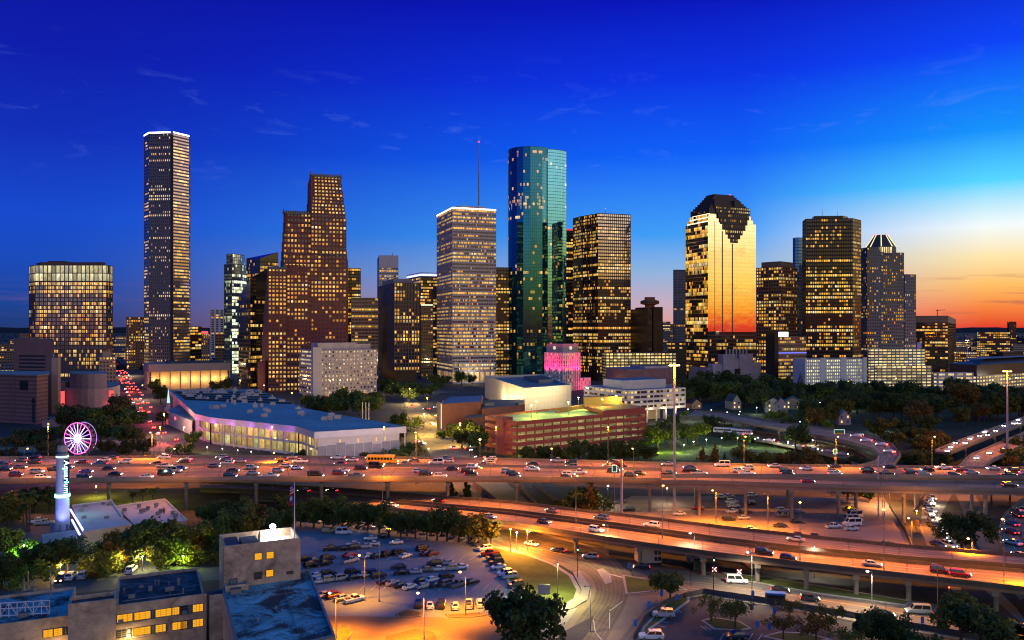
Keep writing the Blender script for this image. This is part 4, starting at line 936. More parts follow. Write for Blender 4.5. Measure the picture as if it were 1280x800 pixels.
# concert hall with big flat roof by the freeway
RZ = 14.0
rp = [G(a, b, RZ) for a, b in ((244, 517), (262, 521.5), (372, 533), (393, 540), (508, 533), (382, 510.5), (322, 486.5), (212, 488))]
o = Vector((*rp[3][:2], 0)); P = [((q - o).x, (q - o).y) for q in rp]
r = thing('events_hall', 'sprawling low hall with teal roof, violet fascia and glowing glass front', 'concert hall', o)
TR = surf('teal_roof', (.1, .24, .3), .75, .25, .03, stain=((.05, .08, .1), .6))
FA = surf('fascia_white', (.45, .42, .45), .7, .08, .2)
mb = MB(); mb.prism(P, RZ - 3, RZ - .02, 0, mtop=1, bot=True); mb.build('roof', [FA, TR], r)
W_in = inset(P, 2.2)
HG = glass('pane_hall_front', full=False, lit=.92, s=.8, seed=107, floorvar=.1, run=.3, tint=(.05, .06, .05), mull=.04, pal=[(0, (1, .42, .06)), (.45, (1, .6, .14)), (.85, (.9, .7, .22)), (1, (.45, .7, .3))])
facade(r, W_in, 0, RZ - 3, 5.5, .8, 4.4, .3, .3, FA, HG, styles=['ribbon', 'grid', 'grid', 'blank', 'blank', 'blank', 'blank', 'blank'], roof=False, cap=.05)
PO = inset(P, .5)
for (i, m_) in ((1, 7), (2, 2), (0, 2), (4, 1)):
    for t in range(m_ + 1):
        a_ = Vector(PO[i]).lerp(Vector(PO[i + 1]), t / m_); mb = MB(); mb.box(a_.x - .25, a_.x + .25, a_.y - .25, a_.y + .25, 0, RZ - 3); mb.build('column', FA, r)
# grey lower wall panels on the right side
a_, b_ = Vector(W_in[3]), Vector(W_in[4]); e = (b_ - a_).normalized(); nn2 = Vector((e.y, -e.x)); Lw = (b_ - a_).length
for i in range(9):
    c0, c1 = a_ + e * Lw * i / 9, a_ + e * Lw * (i + .93) / 9; h = 6.2 + RND.random() * 2.2
    mb = MB(); mb.prism([tuple(c0 + nn2 * .15), tuple(c1 + nn2 * .15), tuple(c1 - nn2 * .1), tuple(c0 - nn2 * .1)], 0, h); mb.build('wall_panel', surf('panel_grey', (.24, .23, .27), .8, .15, .2), r)
for i in (2, 4, 6, 7):
    c0 = a_ + e * Lw * (i + .3) / 9; c1 = c0 + e * .6; mb = MB(); mb.prism([tuple(c0 + nn2 * .06), tuple(c1 + nn2 * .06), tuple(c1 - nn2 * .1), tuple(c0 - nn2 * .1)], 7.8, 9.6, bot=True); mb.build('slit_window', emi('slit_glow', (1, .6, .2), 1.0), r)
# roof plant: scattered units, dense towards the back
mrk = surf('roof_unit', (.34, .33, .34), .7, .15, .3)
def roof_pt(u, v_):
    a_ = Vector(P[7]).lerp(Vector(P[1]), u); b_ = Vector(P[6]).lerp(Vector(P[5]), min(1, u * 1.9)).lerp(Vector(P[4]), max(0, (u - .53) / .47)) ; return a_.lerp(b_, v_)
k = 0
RU = random.Random(5)
ridge = MB()
for i in range(78):
    back = i < 56
    u, v_ = (RU.uniform(.03, .42), RU.uniform(.06, .94)) if back else (RU.uniform(.45, .93), RU.uniform(.12, .9))
    q = roof_pt(u, v_); s = RU.uniform(1.2, 2.6) if back else RU.uniform(1.3, 2.0)
    mb = MB(); M_ = Matrix.Translation((q.x, q.y, RZ)) @ Matrix.Rotation(RU.choice((.3, .32, 1.87)), 4, 'Z')
    mb.box(-s, s, -s * .5, s * .5, -.05, .3, M=M_); mb.box(-s * .9, s * .9, -s * .42, s * .42, .3, RU.uniform(1., 2.2), M=M_); mb.tube(M_ @ Vector((0, 0, 1)), M_ @ Vector((0, 0, 2.4 if back else 1.9)), .5, .5, 8)
    mb.build('rooftop_unit', mrk, r)
mb = MB(); 
for u in (.12, .2, .28, .36, .43):
    a_, b_ = roof_pt(u, .02), roof_pt(u, .98); d = (b_ - a_).normalized(); nn2 = Vector((-d.y, d.x)) * 1.1; mb.prism([tuple(a_ - nn2), tuple(b_ - nn2), tuple(b_ + nn2), tuple(a_ + nn2)], RZ - .05, RZ + .9)
mb.build('roof_monitor', surf('dark_roof_ridge', (.03, .04, .05), .8, .2, .1), r)
# entrance wing at left
q0 = [G(208, 512, 9), G(240, 524, 9), G(250, 516, 9), G(226, 503, 9)]
PW = [((q - o).x, (q - o).y) for q in q0]; rbox(r, PW, 0, 8.2, FA, 'entrance_wing', TR)
ns = (q0[0].lerp(q0[1], .35) - o); ed = (q0[1] - q0[0]).normalized()
mb = MB(); mb.prism([(ns.x, ns.y - .4), (ns.x + ed.x * 3.4, ns.y + ed.y * 3.4 - .4), (ns.x + ed.x * 3.4, ns.y + ed.y * 3.4), (ns.x, ns.y)], 5.0, 6.6, bot=True); mb.build('neon_sign', emi('neon_red', (1, .08, .15), 3), r)
# violet uplights along the front
a_, b_ = Vector(P[1]), Vector(P[2])
for t in (.0, .22, .44, .66, .88):
    q = a_.lerp(b_, t); point_light((q.x + o.x + 1, q.y + o.y - 6, 8.5), (.62, .14, 1), 700, .4, name='violet_uplight', spot=110, aim=(q.x + o.x + 1, q.y + o.y, 13))
q = Vector(P[0]); point_light((q.x + o.x - 2, q.y + o.y - 5, 9), (.6, .14, 1), 500, .4, name='violet_uplight')
for t in (.1, .4, .7, .95):
    q = Vector(P[3]).lerp(Vector(P[4]), t); point_light((q.x + o.x + 3, q.y + o.y - 14, 13), (.95, .75, .8), 900, .4, name='wall_light')
# small lit obelisk sign beside it
q = G(210.5, 520, 0); ob = thing('obelisk_sign', 'small white obelisk lit blue beside the avenue', 'monument', q)
mb = MB(); mb.box(-1.8, 1.8, -1.8, 1.8, 0, 6); mb.tube((0, 0, 6), (0, 0, 9), 1.5, 1.2, 4); mb.build('base', F_pale, ob)
mb = MB(); mb.tube((0, 0, 9), (0, 0, 18), 1.1, .15, 4); mb.build('lit_spire', emi('spire_blue', (.35, .65, 1), 1.6), ob)
# ================================================================== ROADS AND GROUND AREAS
M_asph = surf('asphalt', (.055, .055, .06), .85, .25, .08, stain=((.03, .03, .033), .5), fine=6)
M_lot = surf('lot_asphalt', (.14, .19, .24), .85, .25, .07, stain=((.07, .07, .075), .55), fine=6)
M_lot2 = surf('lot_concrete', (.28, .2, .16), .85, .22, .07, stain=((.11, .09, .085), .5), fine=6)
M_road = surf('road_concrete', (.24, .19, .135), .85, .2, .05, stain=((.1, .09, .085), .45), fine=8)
M_grass = surf('grass_lawn', (.075, .105, .022), .95, .45, .12, stain=((.09, .07, .03), .5), fine=10)
M_dirt = surf('dry_verge', (.1, .075, .045), .95, .35, .1, stain=((.04, .05, .02), .6), fine=8)
M_walk = surf('pavement', (.33, .3, .28), .85, .15, .2, stain=((.18, .16, .15), .4))
M_line = surf('white_line', (.6, .6, .58), .7, .2, .8)
M_yel = surf('yellow_line', (.6, .4, .06), .7, .2, .8)
M_kerb = surf('kerb_stone', (.34, .32, .3), .8, .15, .5)
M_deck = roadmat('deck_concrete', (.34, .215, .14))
M_barr = surf('barrier_concrete', (.19, .165, .14), .85, .2, .15, stain=((.12, .11, .1), .5))
M_girder = surf('girder_concrete', (.22, .2, .19), .85, .2, .1, stain=((.1, .09, .08), .5))

def S(o, label=None): return struct(o, 'structure', label)
S(sheet('downtown_pavement', [(150, 452), (1160, 452), (1120, 500), (880, 520), (800, 560), (240, 565), (120, 520)], surf('downtown_asphalt', (.045, .045, .05), .85, .3, .05), .008))
S(sheet('parkland', [(850, 520), (980, 488), (1400, 470), (1500, 580), (850, 580)], surf('park_ground', (.025, .035, .014), .95, .4, .03, stain=((.05, .04, .025), .5)), .012))
S(sheet('parkland', [(505, 585), (560, 560), (860, 560), (1040, 572), (1040, 585)], MATS['park_ground'], .014))
S(sheet('lawn', [(810, 574), (800, 555), (835, 540), (900, 548), (960, 556), (1000, 566), (900, 575)], M_grass, .02))
S(sheet('lawn', [(60, 572), (75, 545), (180, 535), (240, 560), (380, 575)], MATS['park_ground'], .02))
S(sheet('verge', [(-80, 660), (-80, 606), (1400, 590), (1400, 720), (800, 690), (560, 650), (380, 645), (330, 690), (200, 730), (0, 720)], M_dirt, .01))
# streets
S(sheet('avenue', [(141, 452), (152, 452), (172, 478), (196, 515), (240, 566), (250, 585), (205, 585), (186, 560), (168, 520), (150, 475)], M_asph, .03), 'avenue packed with tail lights running into downtown')
S(sheet('street', [(505, 497), (519, 497), (528, 510), (560, 540), (604, 580), (690, 650), (600, 650), (548, 585), (520, 540), (508, 515)], surf('street_concrete', (.21, .175, .12), .85, .2, .05), .03))
S(sheet('underpass_ramp', [(655, 604), (690, 604), (725, 640), (700, 645)], M_asph, .04))
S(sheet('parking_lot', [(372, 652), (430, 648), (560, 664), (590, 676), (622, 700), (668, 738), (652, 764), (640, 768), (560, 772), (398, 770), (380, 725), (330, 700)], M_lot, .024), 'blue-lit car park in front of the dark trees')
S(sheet('junction_road', [(380, 770), (420, 752), (560, 764), (640, 764), (680, 768), (690, 772), (640, 815), (380, 830)], surf('junction_asphalt', (.17, .12, .07), .85, .22, .08, stain=((.1, .07, .04), .5), fine=6), .016))
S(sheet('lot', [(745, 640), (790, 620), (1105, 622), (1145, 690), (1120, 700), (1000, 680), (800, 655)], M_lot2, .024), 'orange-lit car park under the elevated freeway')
BLV = [(560, 655), (600, 680), (640, 692), (700, 706), (728, 722), (738, 738), (733, 752), (712, 763), (672, 770), (625, 830), (790, 830), (800, 792), (822, 766), (850, 750), (880, 744), (960, 757), (1100, 782), (1330, 822), (1330, 782), (1200, 760), (1100, 744), (960, 726), (880, 715), (800, 706), (770, 690), (700, 672), (640, 654)]
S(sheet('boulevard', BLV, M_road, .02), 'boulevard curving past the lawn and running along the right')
S(sheet('side_road', [(745, 668), (770, 668), (800, 695), (850, 712), (790, 716), (765, 700)], M_asph, .026))
S(sheet('side_road', [(985, 745), (1000, 728), (1020, 722), (1050, 735), (1060, 752)], M_asph, .026))
S(sheet('street', [(1155, 618), (1190, 618), (1178, 640), (1195, 665), (1210, 700), (1270, 760), (1300, 800), (1230, 790), (1172, 715), (1150, 660)], M_road, .026))
S(sheet('street', [(1195, 618), (1218, 618), (1262, 690), (1300, 740), (1275, 750), (1225, 690)], M_road, .028))
S(sheet('street', [(1252, 800), (1200, 735), (1220, 728), (1300, 800)], M_asph, .03))
S(sheet('parking_lot', [(836, 752), (870, 746), (960, 758), (1010, 768), (1010, 830), (790, 830), (806, 790)], surf('dark_lot', (.05, .052, .058), .8, .25, .15, stain=((.1, .06, .055), .5)), .022), 'small dark car park with white bay lines at bottom')
S(sheet('plaza_strip', [(1005, 768), (1330, 825), (1330, 860), (1005, 860)], surf('dark_lot2', (.05, .05, .055), .85, .2, .1), .018))
S(sheet('lane', [(-120, 740), (-120, 700), (275, 700), (300, 722), (60, 745)], surf('dark_lane', (.07, .08, .09), .85, .25, .1), .02))
S(sheet('lot', [(-60, 700), (-60, 660), (20, 640), (110, 648), (130, 690), (60, 705)], surf('aquarium_lot', (.1, .09, .08), .85, .2, .1), .022))
S(sheet('service_road', [(-60, 570), (-60, 545), (60, 548), (200, 552), (240, 565), (120, 562)], M_road, .038))
def ribbon(name, L_, R_, lanes, mat, z=.034):
    A, B_ = [G(a, b) for a, b in L_], [G(a, b) for a, b in R_]; mb = MB(); u = 0.
    # resample both edges smoothly (Catmull-Rom) so that bends stay round
    def sm(P, k=5):
        out = []
        for i in range(len(P) - 1):
            p0, p1, p2, p3 = P[max(0, i - 1)], P[i], P[i + 1], P[min(len(P) - 1, i + 2)]
            for j in range(k): t = j / k; out.append(.5 * ((2 * p1) + (p2 - p0) * t + (2 * p0 - 5 * p1 + 4 * p2 - p3) * t * t + (3 * p1 - p0 - 3 * p2 + p3) * t ** 3))
        return out + [P[-1]]
    A, B_ = sm(A), sm(B_); up = Vector((0, 0, z))
    for a, b, c_, d_ in zip(A, A[1:], B_[1:], B_):
        u2 = u + ((b - a).length + (c_ - d_).length) / 2; q = [a + up, b + up, c_ + up, d_ + up]; uvs = [(u, 0), (u2, 0), (u2, lanes), (u, lanes)]
        if (q[1] - q[0]).cross(q[3] - q[0]).z < 0: q.reverse(); uvs.reverse()
        mb.face(q, 0, uvs); u = u2
    return S(mb.build(name, mat))
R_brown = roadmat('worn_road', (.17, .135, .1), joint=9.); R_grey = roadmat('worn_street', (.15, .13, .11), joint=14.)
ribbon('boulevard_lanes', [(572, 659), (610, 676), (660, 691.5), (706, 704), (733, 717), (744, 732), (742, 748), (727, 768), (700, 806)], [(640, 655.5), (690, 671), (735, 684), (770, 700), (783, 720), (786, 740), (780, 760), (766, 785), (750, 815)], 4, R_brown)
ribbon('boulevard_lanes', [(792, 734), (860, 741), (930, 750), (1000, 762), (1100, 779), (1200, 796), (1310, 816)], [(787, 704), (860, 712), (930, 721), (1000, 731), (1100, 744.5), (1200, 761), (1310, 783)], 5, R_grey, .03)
ribbon('slip_road', [(786, 745), (822, 744), (862, 742), (905, 748)], [(800, 735), (822, 731.5), (862, 733), (905, 738)], 2, R_brown, .038)
ribbon('slip_road', [(762, 815), (790, 780), (812, 757), (850, 745)], [(800, 792), (808, 776), (828, 757), (856, 748)], 1, R_grey, .042)
S(sheet('asphalt_patch', [(700, 792), (742, 770), (736, 790), (716, 815), (690, 815)], M_asph, .046))
S(sheet('concrete_apron', [(688, 768), (722, 760), (700, 790), (664, 812), (640, 800)], M_walk, .052))
# kerbed islands
def island(name, px, mat, h=.14, mk=None, inner=.5):
    pts = [G(a, b, 0) for a, b in px]
    if sum(p.x * q.y - q.x * p.y for p, q in zip(pts, pts[1:] + pts[:1])) < 0: pts.reverse()
    P = [(p.x, p.y) for p in pts]; q = inset(P, inner); mb = MB(); n = len(P)
    for i in range(n):
        j = (i + 1) % n; mb.face([(*P[i], 0), (*P[j], 0), (*P[j], h), (*P[i], h)]); mb.face([(*P[i], h), (*P[j], h), (*q[j], h), (*q[i], h)])
    mb.face([(*v_, h - .01) for v_ in q], 1); return S(mb.build(name, [mk or M_kerb, mat]))
island('lawn', [(590, 675), (620, 684), (660, 693), (694, 706), (716, 720), (726, 738), (722, 750), (704, 760), (684, 766), (662, 758), (640, 735), (610, 700)], M_grass, inner=1.)
S(sheet('pavement', [(716, 716), (724, 714), (738, 734), (734, 750), (716, 761), (690, 766), (704, 760), (722, 750), (727, 738)], M_walk, .15))
island('traffic_island', [(746, 713), (753, 711), (763, 718), (765, 728), (757, 731)], M_walk)
island('lawn', [(778, 719), (836, 729), (862, 738), (812, 740), (782, 743)], M_grass)
island('lawn', [(903, 716), (960, 722), (1040, 735), (1140, 752), (1132, 757), (1020, 742), (930, 726)], M_grass)
island('lawn', [(838, 748), (862, 743), (862, 752), (812, 788), (800, 830), (786, 830), (804, 784)], M_grass)
island('planting_bed', [(876, 776), (892, 772), (925, 777), (940, 786), (925, 789), (893, 787)], M_grass)
island('planting_bed', [(952, 796), (975, 790), (1010, 792), (1040, 800), (1000, 806)], M_grass)
KD = surf('dull_kerb', (.15, .12, .08), .85, .2, .5)
for px in ([(494, 768), (508, 762), (530, 766), (526, 771), (498, 773)], [(556, 768), (600, 766), (612, 769), (585, 773), (560, 772)]): island('kerb_island', px, M_dirt, mk=KD)
island('lawn', [(480, 795), (520, 785), (545, 790), (560, 820), (470, 820)], M_dirt, mk=KD)
island('lawn', [(425, 780), (436, 782), (441, 792), (430, 805), (418, 800)], M_grass, mk=KD)
# painted lines
def line(px, wdt=.15, mat=None, dash=None, zz=.05, z=0., name='lane_marking', conv=True):
    pts = [G(a, b, z) for a, b in px] if conv else px
    mb = MB()
    for a, b in zip(pts, pts[1:]):
        d = (b - a); L = d.length; d.normalize(); nn = Vector((-d.y, d.x, 0)) * wdt / 2
        segs = [(0, L)] if not dash else [(t, min(L, t + dash[0])) for t in [i * dash[1] for i in range(int(L / dash[1]) + 1)]]
        for s0, s1 in segs:
            p, q = a + d * s0, a + d * s1; mb.face([(p - nn) + Vector((0, 0, zz)), (q - nn) + Vector((0, 0, zz)), (q + nn) + Vector((0, 0, zz)), (p + nn) + Vector((0, 0, zz))])
    return S(mb.build(name, mat or M_line))
line([(762, 764), (778, 752)], .2); line([(762, 786), (762, 766)], .18)
line([(600, 668), (640, 680), (700, 692), (750, 705)], .15, M_yel); line([(600, 664), (640, 674), (700, 684), (756, 700)], .12, None, (3, 9))
line([(800, 722), (880, 729), (960, 740), (1100, 762), (1280, 795)], .15, M_yel); line([(860, 735), (960, 749), (1100, 772), (1280, 808)], .12, None, (3, 9)); line([(880, 722), (960, 732), (1100, 753), (1280, 780)], .12, None, (3, 9))
line([(752, 800), (744, 790), (742, 775)], .12, None); line([(763, 718), (778, 722)], .5)
line([(540, 520), (575, 552), (620, 592)], .15, M_yel); line([(530, 520), (560, 555), (600, 600)], .12, None, (3, 9))
line([(148, 462), (176, 510), (222, 575)], .15, None, (3, 12)); line([(147, 470), (165, 500), (205, 560)], .15, None, (3, 12))
for i in range(7):
    a, b = (826 - i * 4.2, 765 + i * 5.2), (845 - i * 4.4, 768 + i * 5.4); line([a, b], .12)
line([(822, 763), (796, 800)], .14)
for i in range(5): line([(876 + i * 5, 782.5 + i * .4), (884 + i * 5, 788)], .12); line([(828 + i * 4.5, 761), (836 + i * 4, 766)], .12)
for i in range(5): line([(905 + i * 12, 792), (896 + i * 12, 806)], .12)
for i in range(14):
    line([(470 + i * 13, 700.5), (477 + i * 13, 695)], .1); line([(450 + i * 14, 738), (457 + i * 14, 731)], .1)
for i in range(9): line([(795 + i * 34, 641 + i), (800 + i * 34, 636 + i)], .1); 

# ------------------------------------------------------------------ elevated roads
def viaduct(name, label, near, far, z, th, cols=(), lanes=0, dbl=True, colw=1.1, gird=True, bar=None):
    """near / far: pixel polylines of the two pavement edges, lying at height z(px)"""
    zf = z if callable(z) else (lambda px: z)
    N_ = [G(a, b, zf(a)) for a, b in near]; F_ = [G(a, b, zf(a)) for a, b in far]
    mid = N_[len(N_) // 2]; r = thing(name, label, 'viaduct', (mid.x, mid.y, 0)); o = Vector((mid.x, mid.y, 0))
    N_ = [q - o for q in N_]; F_ = [q - o for q in F_]
    dk = MB(); n = len(N_); up = Vector((0, 0, 1)); ac = 0.; nl_ = max(2, lanes)
    for i in range(n - 1):
        a, b, c_, d_ = N_[i], N_[i + 1], F_[i + 1], F_[i]
        ac2 = ac + (b - a).length; dk.face([a, b, c_, d_], 0, [(ac, 0), (ac2, 0), (ac2, nl_), (ac, nl_)]); ac = ac2; t = up * th
        dk.face([d_ - t, c_ - t, b - t, a - t]); dk.face([a - t, b - t, b, a]); dk.face([c_ - t, d_ - t, d_, c_])
    dk.face([N_[0] - up * th, N_[0], F_[0], F_[0] - up * th]); dk.face([N_[-1], N_[-1] - up * th, F_[-1] - up * th, F_[-1]])
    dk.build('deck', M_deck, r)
    for E, sgn in ((N_, -1), (F_, 1)):
        mb = MB()
        for i in range(n - 1):
            a, b = E[i], E[i + 1]; d = (b - a).normalized(); nn = Vector((-d.y, d.x, 0)).normalized() * sgn
            q0, q1 = a - up * (th * .35) + nn * .02, b - up * (th * .35) + nn * .02
            mb.face([q0 + nn * .0, q1, b + up * .8 + nn * .02, a + up * .8 + nn * .02][::1]); mb.face([a + up * .8 + nn * .02, b + up * .8 + nn * .02, b + up * .8 - nn * .28, a + up * .8 - nn * .28]); mb.face([a - nn * .35, b - nn * .35, b + up * .8 - nn * .28, a + up * .8 - nn * .28])
        mb.build('barrier', bar or M_barr, r)
    if gird:
        for t in (.06, .35, .65, .94):
            mb = MB()
            for i in range(n - 1):
                a, b = N_[i].lerp(F_[i], t) - up * th, N_[i + 1].lerp(F_[i + 1], t) - up * th; nn = Vector((0, .35, 0))
                mb.face([a - nn - up * .6, b - nn - up * .6, b - nn, a - nn]); mb.face([b + nn - up * .6, a + nn - up * .6, a + nn, b + nn]); mb.face([a - nn - up * .6, a + nn - up * .6, b + nn - up * .6, b - nn - up * .6])
            mb.build('girder', M_girder, r)
    def at(E, px_edge, px):
        for i in range(len(px_edge) - 1):
            x0, x1 = px_edge[i][0], px_edge[i + 1][0]
            if x0 <= px <= x1: return E[i].lerp(E[i + 1], (px - x0) / (x1 - x0))
        return E[-1]
    for px in cols:
        a, b = at(N_, near, px), at(F_, far, px)
        for t in ((.12, .5, .88) if dbl else (.25, .75)):
            q = a.lerp(b, t); mb = MB(); hz = q.z - th - (.6 if gird else 0); mb.tube((q.x, q.y, 0), (q.x, q.y, hz - .6), colw * .5, colw * .5, 10); mb.build('pillar', M_barr, r)
        mb = MB(); q0, q1 = a.lerp(b, .02), a.lerp(b, .98); hz = min(q0.z, q1.z) - th - (.6 if gird else 0)
        mb.prism([(q0.x - .7, q0.y), (q0.x + .7, q0.y), (q1.x + .7, q1.y), (q1.x - .7, q1.y)], hz - 1.1, hz - .01, bot=True); mb.build('pier_cap', M_barr, r)
    for k in range(1, lanes):
        t = k / lanes; mb = MB()
        for i in range(n - 1):
            a, b = N_[i].lerp(F_[i], t), N_[i + 1].lerp(F_[i + 1], t); d = b - a; L = d.length; d.normalize(); nn = Vector((-d.y, d.x, 0)) * .08
            s_ = 0.
            while s_ < L:
                p, q = a + d * s_, a + d * min(L, s_ + 3); mb.face([p - nn + up * .02, q - nn + up * .02, q + nn + up * .02, p + nn + up * .02]); s_ += 10
        mb.build('lane_marking', M_line, r)
    return r, o, N_, F_
FZ = 11.
main_near = [(-260, 604), (0, 601), (330, 598.5), (640, 598.5), (826, 600.5)]
main_far = [(-260, 575), (0, 573), (330, 571.5), (640, 575), (826, 580)]
v1 = viaduct('elevated_freeway', 'wide orange-lit elevated freeway crowded with traffic across the view', main_near, main_far, FZ, .9, cols=(-60, 135, 232, 320, 402, 485, 560, 646, 735, 812), lanes=9)
east_near = [(826.5, 596), (960, 595.5), (1100, 596), (1280, 597), (1560, 599)]
east_far = [(826.5, 580), (960, 582.5), (1100, 584), (1280, 586.5), (1560, 590)]
v2 = viaduct('elevated_freeway', 'narrower elevated freeway carriageway continuing right behind the flyover ramp', east_near, east_far, FZ, .9, cols=(870, 985, 1070, 1145, 1215, 1300), lanes=4)
ramp_near = [(826.5, 603.2), (880, 603.5), (960, 606), (1060, 609), (1160, 611.5), (1280, 613.5), (1560, 618)]
ramp_far = [(826.5, 597.5), (880, 597), (960, 598.8), (1060, 601), (1160, 603.2), (1280, 605), (1560, 608)]
v3 = viaduct('flyover_ramp', 'slim flyover ramp peeling off the freeway above the orange car park', ramp_near, ramp_far, FZ, .9, cols=(874, 932, 990, 1048, 1130, 1232, 1340), lanes=2, dbl=False)
mb = MB()   # concrete median barrier
for i in range(len(v1[2]) - 1):
    a, b = v1[2][i].lerp(v1[3][i], .56), v1[2][i + 1].lerp(v1[3][i + 1], .56)
    for z0_, z1_, w0, w1 in ((0, .3, .35, .2), (.3, 1.0, .2, .1)):
        mb.face([(a.x, a.y - w0, a.z + z0_), (b.x, b.y - w0, b.z + z0_), (b.x, b.y - w1, b.z + z1_), (a.x, a.y - w1, a.z + z1_)]); mb.face([(b.x, b.y + w0, b.z + z0_), (a.x, a.y + w0, a.z + z0_), (a.x, a.y + w1, a.z + z1_), (b.x, b.y + w1, b.z + z1_)])
    mb.face([(a.x, a.y - .1, a.z + 1), (b.x, b.y - .1, b.z + 1), (b.x, b.y + .1, b.z + 1), (a.x, a.y + .1, a.z + 1)])
mb.build('median_barrier', M_barr, v1[0])
M_bdark = surf('dark_brown_barrier', (.075, .062, .052), .85, .25, .15, stain=((.03, .028, .026), .5))  # darker brown concrete, used only for the lower viaduct barriers
def lowz(px): return 1.2 + 4.8 * max(0., min(1., (px - 330) / 420.))
b_far_n = [(250, 612), (330, 615), (440, 621.5), (560, 633), (640, 640), (720, 650), (800, 661), (900, 675), (1000, 687), (1140, 700), (1280, 710), (1500, 728)]
b_far_f = [(250, 604), (330, 607), (440, 613), (560, 622.5), (640, 629), (720, 638.5), (800, 647.5), (900, 660), (1000, 671), (1140, 685), (1280, 696), (1500, 712)]
v4 = viaduct('lower_viaduct', 'rear carriageway of the lower viaduct sweeping down to the right', b_far_n, b_far_f, lowz, .9, cols=(700, 830, 950, 1072, 1190, 1300), lanes=3, dbl=False, gird=False, bar=M_bdark)
b_near_n = [(300, 622), (380, 627), (440, 632.5), (560, 645), (640, 656), (720, 668.5), (800, 681), (900, 695), (1000, 706), (1140, 722), (1280, 738), (1500, 765)]
b_near_f = [(300, 615), (380, 619.5), (440, 624.5), (560, 636), (640, 643.5), (720, 654), (800, 665), (900, 679), (1000, 691), (1140, 704.5), (1280, 715.5), (1500, 735)]
v5 = viaduct('lower_viaduct', 'front carriageway of the lower viaduct above the boulevard', b_near_n, b_near_f, lowz, .9, cols=(720, 800, 880, 948, 1008, 1072, 1136, 1246, 1330), lanes=3, dbl=False, gird=False, bar=M_bdark)
# curved flyover on the right and freeway pair beyond
c_n = [(856, 521), (900, 524), (960, 534), (1020, 545), (1060, 553), (1090, 562), (1099, 570), (1094, 578), (1070, 584)]
c_f = [(868, 514), (905, 517), (962, 526.5), (1030, 536), (1080, 544), (1115, 556), (1126, 569), (1118, 580), (1090, 590)]
v6 = viaduct('curved_flyover', 'curved flyover looping round towards the freeway among the trees', c_n, c_f, 8., .9, cols=(930, 975, 1020, 1058), dbl=False, gird=False, lanes=2)
d_n = [(900, 544), (960, 553), (1010, 563), (1060, 576), (1085, 590)]
d_f = [(906, 536), (966, 543), (1018, 551), (1068, 562), (1098, 580)]
v7 = viaduct('ramp_road', 'low ramp road beneath the curved flyover with queueing traffic', d_n, d_f, 2., .5, dbl=False, gird=False, lanes=3)
e_n = [(1188, 566), (1220, 553), (1280, 530), (1420, 496)]; e_f = [(1168, 564), (1205, 549), (1280, 522), (1420, 488)]
v8 = viaduct('freeway_approach', 'left carriageway of the far-right freeway with white headlights', e_n, e_f, 6., .9, cols=(1206, 1240, 1275), dbl=False, gird=False, lanes=4)
h_n = [(1222, 592), (1240, 576), (1280, 557), (1420, 512)]; h_f = [(1192, 590), (1212, 570), (1280, 541), (1420, 500)]
v9 = viaduct('freeway_approach', 'right carriageway of the far-right freeway dropping towards the main deck', h_n, h_f, 5., .9, cols=(1232, 1262), dbl=False, gird=False, lanes=4)
# loop ramp at right edge
lp_o = [(1300, 618), (1275, 628), (1256, 645), (1250, 662), (1253, 682), (1266, 706)]; lp_i = [(1330, 632), (1300, 640), (1284, 652), (1277, 666), (1281, 684), (1296, 706)]
v10 = viaduct('loop_ramp', 'curved loop ramp with queueing cars at the right edge', lp_i, lp_o, 3., .6, dbl=False, gird=False, lanes=2)
# tram rails street between the ramps under the deck
for k, (a, b) in enumerate((((596, 606), (652, 646)), ((612, 606), (668, 640)))):
    line([a, b], .35, M_barr, zz=.07, name='rail_track')
def wallpx(name, label, pts, h, th, mat, cat='wall', z=0):
    P = [G(a, b, z) for a, b in pts]; o = P[0].copy(); r = MB()
    for a, b in zip(P, P[1:]):
        d = (b - a).normalized(); nn = Vector((-d.y, d.x, 0)) * th / 2; a, b = a - o, b - o
        q = [(a - nn), (b - nn), (b + nn), (a + nn)]
        if (q[1] - q[0]).cross(q[2] - q[1]).z < 0: q.reverse()
        r.prism([(v_.x, v_.y) for v_ in q], 0, h)
    return tag(r.build(name, mat, None, o), label, cat)
wallpx('retaining_wall', 'sloping concrete retaining wall beside the underpass, left one', [(592, 606), (648, 650)], 1.6, .5, M_barr)
wallpx('retaining_wall', 'sloping concrete retaining wall between tram street and dark ramp', [(652, 610), (684, 652)], 1.6, .5, M_barr)
wallpx('retaining_wall', 'long pale retaining wall along the dark ramp', [(668, 606), (702, 634), (706, 636)], 1.4, .5, M_barr)
wallpx('kerb_wall', 'dark low wall edging the orange car park on its right', [(1112, 634), (1132, 665), (1142, 690)], 1.1, .4, M_dark)
wallpx('kerb_wall', 'pale wall along the headlight queue street', [(1142, 640), (1150, 625), (1156, 618)], .8, .4, M_barr)
wallpx('kerb_wall', 'pale kerb wall between the two right-hand streets', [(1205, 665), (1225, 700), (1228, 704)], .8, .4, M_barr)
wallpx('fence', 'thin fence along the boulevard verge beside the small car park', [(856, 748), (880, 742), (960, 754), (1100, 778), (1290, 812)], 1.2, .08, surf('fence_mesh', (.08, .08, .08), .6), 'fence')
wallpx('fence', 'dark fence beside the curved boulevard slip road', [(862, 745), (830, 757), (806, 775), (792, 800)], 1.2, .08, MATS['fence_mesh'], 'fence')

